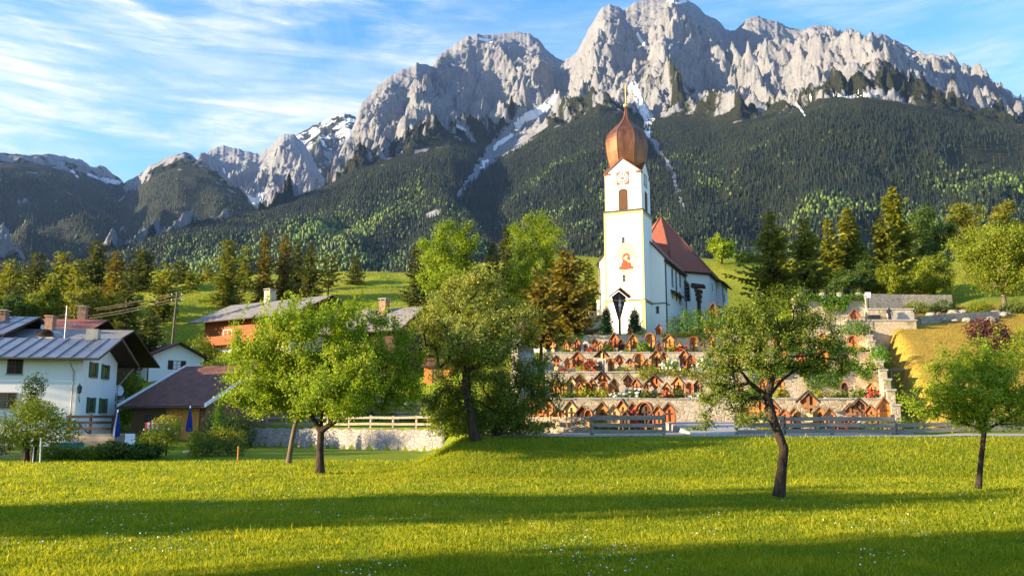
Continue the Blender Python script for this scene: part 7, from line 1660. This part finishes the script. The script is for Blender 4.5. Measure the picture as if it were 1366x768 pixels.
def umbrella(lab, px, Y, H, seed, two=False):
    x, y, z = gl(px, Y); r = thing('parasol', lab, 'parasol', (x,y,z)); MB().bar((0,0,-.2),(0,0,H),.03,n=8).build('pole', M['brown_wood'], r)
    m = MB(); k = 8
    for i in range(k):
        a = 6.283*i/k; b = 6.283*(i+.5)/k; pr = [(.05,H-.08),(.11,H-.5),(.19,H-1.0),(.23,H-1.45),(.20,H-1.5)]
        for (r0,z0),(r1,z1) in zip(pr[:-1],pr[1:]):
            for t0,t1,q0,q1 in ((a,b,1,.6),(b,a+6.283/k,.6,1)):
                m.add([(r0*q0*math.cos(t0),r0*q0*math.sin(t0),z0),(r0*q1*math.cos(t1),r0*q1*math.sin(t1),z0),(r1*q1*math.cos(t1),r1*q1*math.sin(t1),z1),(r1*q0*math.cos(t0),r1*q0*math.sin(t0),z1)], [(0,1,2,3)], 1 if (two and i in (4,5)) else 0)
    m.build('canopy', [M['blue_cloth'], M['grey_cloth']], r); MB().lathe([(.02,H-.1),(.05,H-.02),(.01,H+.1)],8).build('finial', M['white_paint'], r)
    MB().lathe([(.28,-.02),(.28,.06),(.06,.10)],12).build('base', M['concrete'], r)
umbrella('closed blue and pale parasol beside the wooden deck', 154, 51.5, 2.55, 1, True)
umbrella('closed blue parasol in front of the orange shed doors', 251, 53.5, 2.75, 2)
# wooden deck with a rail at the corner of the white house
dx, dy, dz = gl(132, 55.5); dk = thing('wooden_deck', 'dark wooden deck with a two-rail balustrade at the corner of the white house', 'deck', (dx,dy,dz), math.radians(-6))
MB().box(-1.7,-1.0,-.2,1.6,1.2,.95).build('deck_base', M['grey_wood'], dk)
for x in (-1.55,-.1,1.4): MB().box(x-.06,-1.0,.953,x+.06,-.88,2.15).build('post', M['dark_wood'], dk)
for z in (1.2,1.58,1.95): MB().box(-1.7,-1.05,z,1.6,-1.003,z+.17).build('rail', M['dark_wood'], dk)
# stair rail
sr = thing('stair_rail', 'slanting dark handrail between the deck and the white house corner', 'handrail', (*gl(101,55)[:2], gl(101,55)[2])); m = MB(); m.bar((0,0,1.7),(1.2,0,.6),.04); m.bar((.1,0,-.2),(.1,0,1.6),.04); m.bar((1.1,0,-.2),(1.1,0,.7),.04); m.build('bars', M['iron'], sr)
# table and folding chairs
tx, ty, tz = gl(89, 51); tb = thing('garden_table', 'garden table under a teal cloth before the wooden deck', 'table', (tx,ty,tz)); MB().box(-.75,-.4,.70,.75,.4,.74).build('table_top', M['white_paint'], tb); MB().box(-.78,-.43,.45,.78,.43,.745).build('tablecloth', M['teal_cloth'], tb)
for a in (-.6,.6):
    for b in (-.3,.3): MB().bar((a,b,-.05),(a,b,.45),.03).build('leg', M['white_paint'], tb)
def gchair(lab, px, Y, yaw, mat, hb=.9, group=None):
    x, y, z = gl(px, Y); r = thing('garden_chair', lab, 'chair', (x,y,z), yaw, group); s = MB()
    for i in range(4): s.box(-.22,-.22+.115*i,.43,.22,-.12+.115*i,.455)
    s.build('seat', M[mat], r); b = MB()
    for sx in (-.22,.2): b.hexa([(sx,.22,.40),(sx+.03,.22,.40),(sx+.03,.25,.40),(sx,.25,.40),(sx,.34,hb),(sx+.03,.34,hb),(sx+.03,.37,hb),(sx,.37,hb)])
    for i in range(3): z0 = .52+i*.14; b.box(-.19,.22+.12*(z0-.4)*1.6*.5+.02,z0,.19,.24+.12*(z0-.4)*.8+.03,z0+.09)
    b.build('backrest', M[mat], r)
    for a in (-.2,.2):
        MB().bar((a,-.2,-.03),(a,-.16,.43),.02).build('leg', M[mat], r); MB().bar((a,.24,-.03),(a,.2,.43),.02).build('leg', M[mat], r)
gchair('pale slatted garden chair left of the teal table', 76, 51.0, -1.5, 'white_paint', group='garden chairs at the teal table'); gchair('pale slatted garden chair right of the teal table', 105, 51.2, 1.6, 'white_paint', group='garden chairs at the teal table')
# white reclining chair
x, y, z = gl(174, 52.5); r = thing('deck_chair', 'white reclining plastic chair beside the blue parasol', 'chair', (x,y,z), .5)
b = MB(); b.hexa([(-.3,-.3,.36),(.3,-.3,.36),(.3,.25,.30),(-.3,.25,.30),(-.3,-.3,.40),(.3,-.3,.40),(.3,.25,.34),(-.3,.25,.34)]); b.build('seat', M['white_paint'], r)
b = MB(); b.hexa([(-.3,.22,.32),(.3,.22,.32),(.3,.28,.30),(-.3,.28,.30),(-.27,.60,1.15),(.27,.60,1.15),(.27,.65,1.13),(-.27,.65,1.13)]); b.build('backrest', M['white_paint'], r)
for a in (-.28,.28):
    MB().bar((a,-.28,-.03),(a,-.25,.6),.03).build('leg', M['white_paint'], r); MB().bar((a,.4,-.03),(a,.25,.58),.03).build('leg', M['white_paint'], r); MB().box(a-.05,-.3,.58,a+.05,.4,.62).build('armrest', M['white_paint'], r)
# red and white striped stand
x, y, z = gl(206, 57); r = thing('striped_stand', 'small red and white striped cloth stand before the shed wall', 'stand', (x,y,z)); m = MB()
for i in range(8): m.box(-.56+i*.14,-.3,1.18,-.42+i*.14,.3,1.60, i%2)
m.build('striped_cloth', [M['red_paint'], M['white_paint']], r); MB().box(-.5,-.25,.75,.5,.25,.8).build('shelf', M['brown_wood'], r)
for a in (-.5,.5):
    for b in (-.25,.25): MB().bar((a,b,-.05),(a,b,1.18),.03).build('leg', M['brown_wood'], r)
# stakes
def stake(lab, px, Y, h, mat, lean=.03, rad=.04):
    x, y, z = gl(px,Y); r = thing('stake', lab, 'stake', (x,y,z)); MB().tube([(0,0,-.3),(-lean*h,0,h)], [rad,rad*.85], 7).build('shaft', M[mat], r); MB().lathe([(rad*1.2,h-.06),(rad*1.2,h),(rad*.5,h+.04)],7,(-lean*h,0)).build('cap', M[mat], r)
stake('thin white leaning stake at the garden edge', 55, 45, 1.25, 'white_paint', .06, .035); stake('short white stake left of the thin leaning one', 45, 45.5, .8, 'white_paint', .02, .03); stake('short rusty wooden stake on the lawn before the box bush', 318, 47.5, .75, 'orange_wood', .0, .05)
# wire fence
x0_, y0_, z0_ = gl(2,46.5); x1_, y1_, z1_ = gl(30,46.5); r = thing('wire_fence', 'pale wire mesh fence at the left picture edge', 'fence', (0,0,0)); m = MB()
for i in range(14): x = x0_-1.5+(x1_-x0_+1.5)*i/13; m.bar((x,y0_,z0_),(x,y0_,z0_+1.15),.010,n=4)
for i in range(9): m.bar((x0_-1.5,y0_,z0_+.1+.13*i),(x1_,y0_,z0_+.1+.13*i),.008,n=4)
m.build('wire_mesh', M['zinc'], r)
for t in (0,.5,1): x = x0_-1.5+(x1_-x0_+1.5)*t; MB().bar((x,y0_+.03,z0_-.3),(x,y0_+.03,z0_+1.25),.03).build('post', M['zinc'], r)
# parked car roof glimpsed behind the apple tree
def car():
    x = xat(497,73,3); z = gz(x,73); r = thing('parked_car', 'pale grey parked car glimpsed behind the bright apple tree', 'car', (x,73,z), math.radians(-8))
    b = MB(); secs = [(-2.1,.35,.62),(-2.0,.30,.85),(-1.2,.28,.98),(1.1,.28,.98),(1.9,.30,.85),(2.1,.38,.65)]
    for (xa_,b0,t0),(xb2,b1_,t1) in zip(secs[:-1],secs[1:]): b.hexa([(xa_,-.82,b0),(xb2,-.82,b1_),(xb2,.82,b1_),(xa_,.82,b0),(xa_,-.80,t0),(xb2,-.80,t1),(xb2,.80,t1),(xa_,.80,t0)])
    b.build('body', M['metal_roof'], r); b = MB(); b.hexa([(-1.5,-.76,.975),(1.05,-.76,.975),(1.05,.76,.975),(-1.5,.76,.975),(-.95,-.62,1.42),(.45,-.62,1.42),(.45,.62,1.42),(-.95,.62,1.42)]); b.build('windows', M['glass'], r)
    b = MB(); b.hexa([(-.98,-.64,1.423),(.48,-.64,1.423),(.48,.64,1.423),(-.98,.64,1.423),(-.85,-.55,1.48),(.35,-.55,1.48),(.35,.55,1.48),(-.85,.55,1.48)]); b.build('car_roof', M['white_paint'], r)
    for a in (-1.3,1.3):
        for s in (-.78,.78): MB().bar((a,s-.1,.31),(a,s+.1,.31),.31,n=18).build('wheel', M['iron'], r)
car()

# ------------------------------------------------------------------ grass, seed heads and small white flowers
def grass():
    rng = np.random.default_rng(3); out = []
    def blades(n, y0, y1, hmul, tint0, seedy=0):
        # even cover on the picture: more blades per square metre close by
        u = rng.random(n); y = 1/(1/y0 + (1/y1-1/y0)*u); half = y*0.66+2.5; x = (rng.random(n)*2-1)*half
        k = np.clip(y/14, 0.75, 3.6)
        h = (0.036+0.046*rng.random(n)**2)*k**0.4*hmul; w = 0.0058*k
        cl = fbm(x*0.55, y*0.55, 61, 3); h = h*(1+0.45*cl); keep = (gnoise(x*2.1, y*2.1, 62) > -0.75)
        keep &= ~((y > 39.4) & (x > -2.0)); keep &= ~((y > wall_y(x)-.3) & (x < -2)); keep &= ~((x < -18) & (y > 47.8))
        x, y, h, w, cl = x[keep], y[keep], h[keep], w[keep], cl[keep]; m = len(x); z = G(x, y)
        a = rng.random(m)*6.283; lean = rng.normal(size=(m,2))*0.38; dx, dy = np.cos(a)*w, np.sin(a)*w
        b0 = np.stack([x-dx, y-dy, z-.01], -1); b1_ = np.stack([x+dx, y+dy, z-.01], -1)
        mid = np.stack([x+lean[:,0]*h*.35, y+lean[:,1]*h*.35, z+h*.6], -1); d3 = np.stack([dx,dy,0*dx],-1)*.75; tip = np.stack([x+lean[:,0]*h, y+lean[:,1]*h, z+h], -1)
        V = np.stack([b0, b1_, mid+d3, tip, mid-d3], 1); t = np.clip(tint0 + 0.26*cl + 0.16*gnoise(x*.16,y*.16,66) + 0.2*(gnoise(x*2.3,y*1.4,67) > .42) + rng.normal(0,0.17,m), 0, 1)
        return V, t
    V1, t1 = blades(520000, 10.2, 48, 1.0, 0.45); V2, t2 = blades(9000, 10.5, 44, 1.9, 0.9)
    V = np.concatenate([V1, V2]); t = np.concatenate([t1, t2]); n = len(V); F = np.arange(n*5).reshape(-1,5)
    o = mesh_np('grass', V.reshape(-1,3), F, LEAF['grass'], tint=t); tag(o, kind='stuff')
    # the rough bank and slopes: taller, sparser tufts
    rg2 = np.random.default_rng(8); m = 60000; x = rg2.uniform(-6, 30, m); y = rg2.uniform(31.5, 39.4, m); h = (.05+.11*rg2.random(m)**2)*sstep(39.6,37.5,y)+.02; w = .014
    z = G(x,y); a = rg2.random(m)*6.283; dx, dy = np.cos(a)*w, np.sin(a)*w; l = rg2.normal(size=(m,2))*.45
    V = np.stack([np.stack([x-dx,y-dy,z-.01],-1), np.stack([x+dx,y+dy,z-.01],-1), np.stack([x+l[:,0]*h,y+l[:,1]*h,z+h],-1)], 1)
    o = mesh_np('bank_grass', V.reshape(-1,3), np.arange(m*3).reshape(-1,3), LEAF['grass'], tint=np.clip(.5+.25*fbm(x*.4,y*.4,4,3)+rg2.normal(0,.2,m),0,1)); tag(o, kind='stuff')
    # dry slope right of the cemetery and hill meadow
    m = 50000; y = rg2.uniform(45, 92, m); x = 22.8+(y-50)*.373 + rg2.random(m)*28; h = .05+.11*rg2.random(m)**2; w = .028; z = G(x,y); a = rg2.random(m)*6.283; dx, dy = np.cos(a)*w, np.sin(a)*w; l = rg2.normal(size=(m,2))*.5
    V = np.stack([np.stack([x-dx,y-dy,z-.01],-1), np.stack([x+dx,y+dy,z-.01],-1), np.stack([x+l[:,0]*h,y+l[:,1]*h,z+h],-1)], 1)
    o = mesh_np('dry_grass', V.reshape(-1,3), np.arange(m*3).reshape(-1,3), LEAF['drygrass'], tint=np.clip(.5+.28*fbm(x*.25,y*.25,14,3)+rg2.normal(0,.18,m),0,1)); tag(o, kind='stuff')
    m = 70000; u = rg2.random(m); y = 1/(1/108+(1/206-1/108)*u); x = (rg2.random(m)*2-1)*(y*.66); k = ~((x > 10) & (x < 45) & (y < 132)); x, y = x[k], y[k]; m = len(x); h = .12+.35*rg2.random(m)**3; w = .06; z = G(x,y); a = rg2.random(m)*6.283; dx, dy = np.cos(a)*w, np.sin(a)*w; l = rg2.normal(size=(m,2))*.5
    V = np.stack([np.stack([x-dx,y-dy,z-.02],-1), np.stack([x+dx,y+dy,z-.02],-1), np.stack([x+l[:,0]*h,y+l[:,1]*h,z+h],-1)], 1)
    o = mesh_np('hill_grass', V.reshape(-1,3), np.arange(m*3).reshape(-1,3), LEAF['grass'], tint=np.clip(.68+.4*fbm(x*.09,y*.09,24,3)+rg2.normal(0,.15,m),0,1)); tag(o, kind='stuff')
    # flower heads
    m = 3600; u = rg2.random(m); y = 1/(1/10.8+(1/30-1/10.8)*u); x = (rg2.random(m)*2-1)*(y*.64); p = fbm(x*.35,y*.35,71,3) + .35*sstep(2,-8,x)*sstep(16,20,y); k = p > .30; x, y = x[k], y[k]; z = G(x,y)+.09+.07*rg2.random(len(x))
    P = np.stack([x,y,z],-1); s = .021*np.clip(y/14,.8,2); Vs = []
    Vv, Ff = leaf_quads(P, np.tile(np.array([[0,-.4,1.]]),(len(P),1)), rg2, .026, 1.0, .5); o = mesh_np('meadow_flowers', Vv, Ff, M['white_paint']); tag(o, kind='stuff')
LEAF['drygrass'] = mat_leaf('dry_grass_blades', (0.17,0.16,0.018), (0.34,0.235,0.034), (0.46,0.33,0.055), 0.45)
grass()
# ------------------------------------------------------------------ the air between here and the mountains
def haze():
    m, nt, out = new_mat('air'); v = nt.nodes.new('ShaderNodeVolumePrincipled')
    v.inputs['Density'].default_value = HAZE_D; v.inputs['Color'].default_value = (0.32, 0.52, 1.0, 1); v.inputs['Anisotropy'].default_value = 0.1
    nt.links.new(v.outputs[0], out.inputs['Volume'])
    o = MB().box(-4300, -700, -3, 4600, 9300, 3300).build('haze', m); tag(o, kind='stuff')
HAZE_D = 2.0e-5
haze()
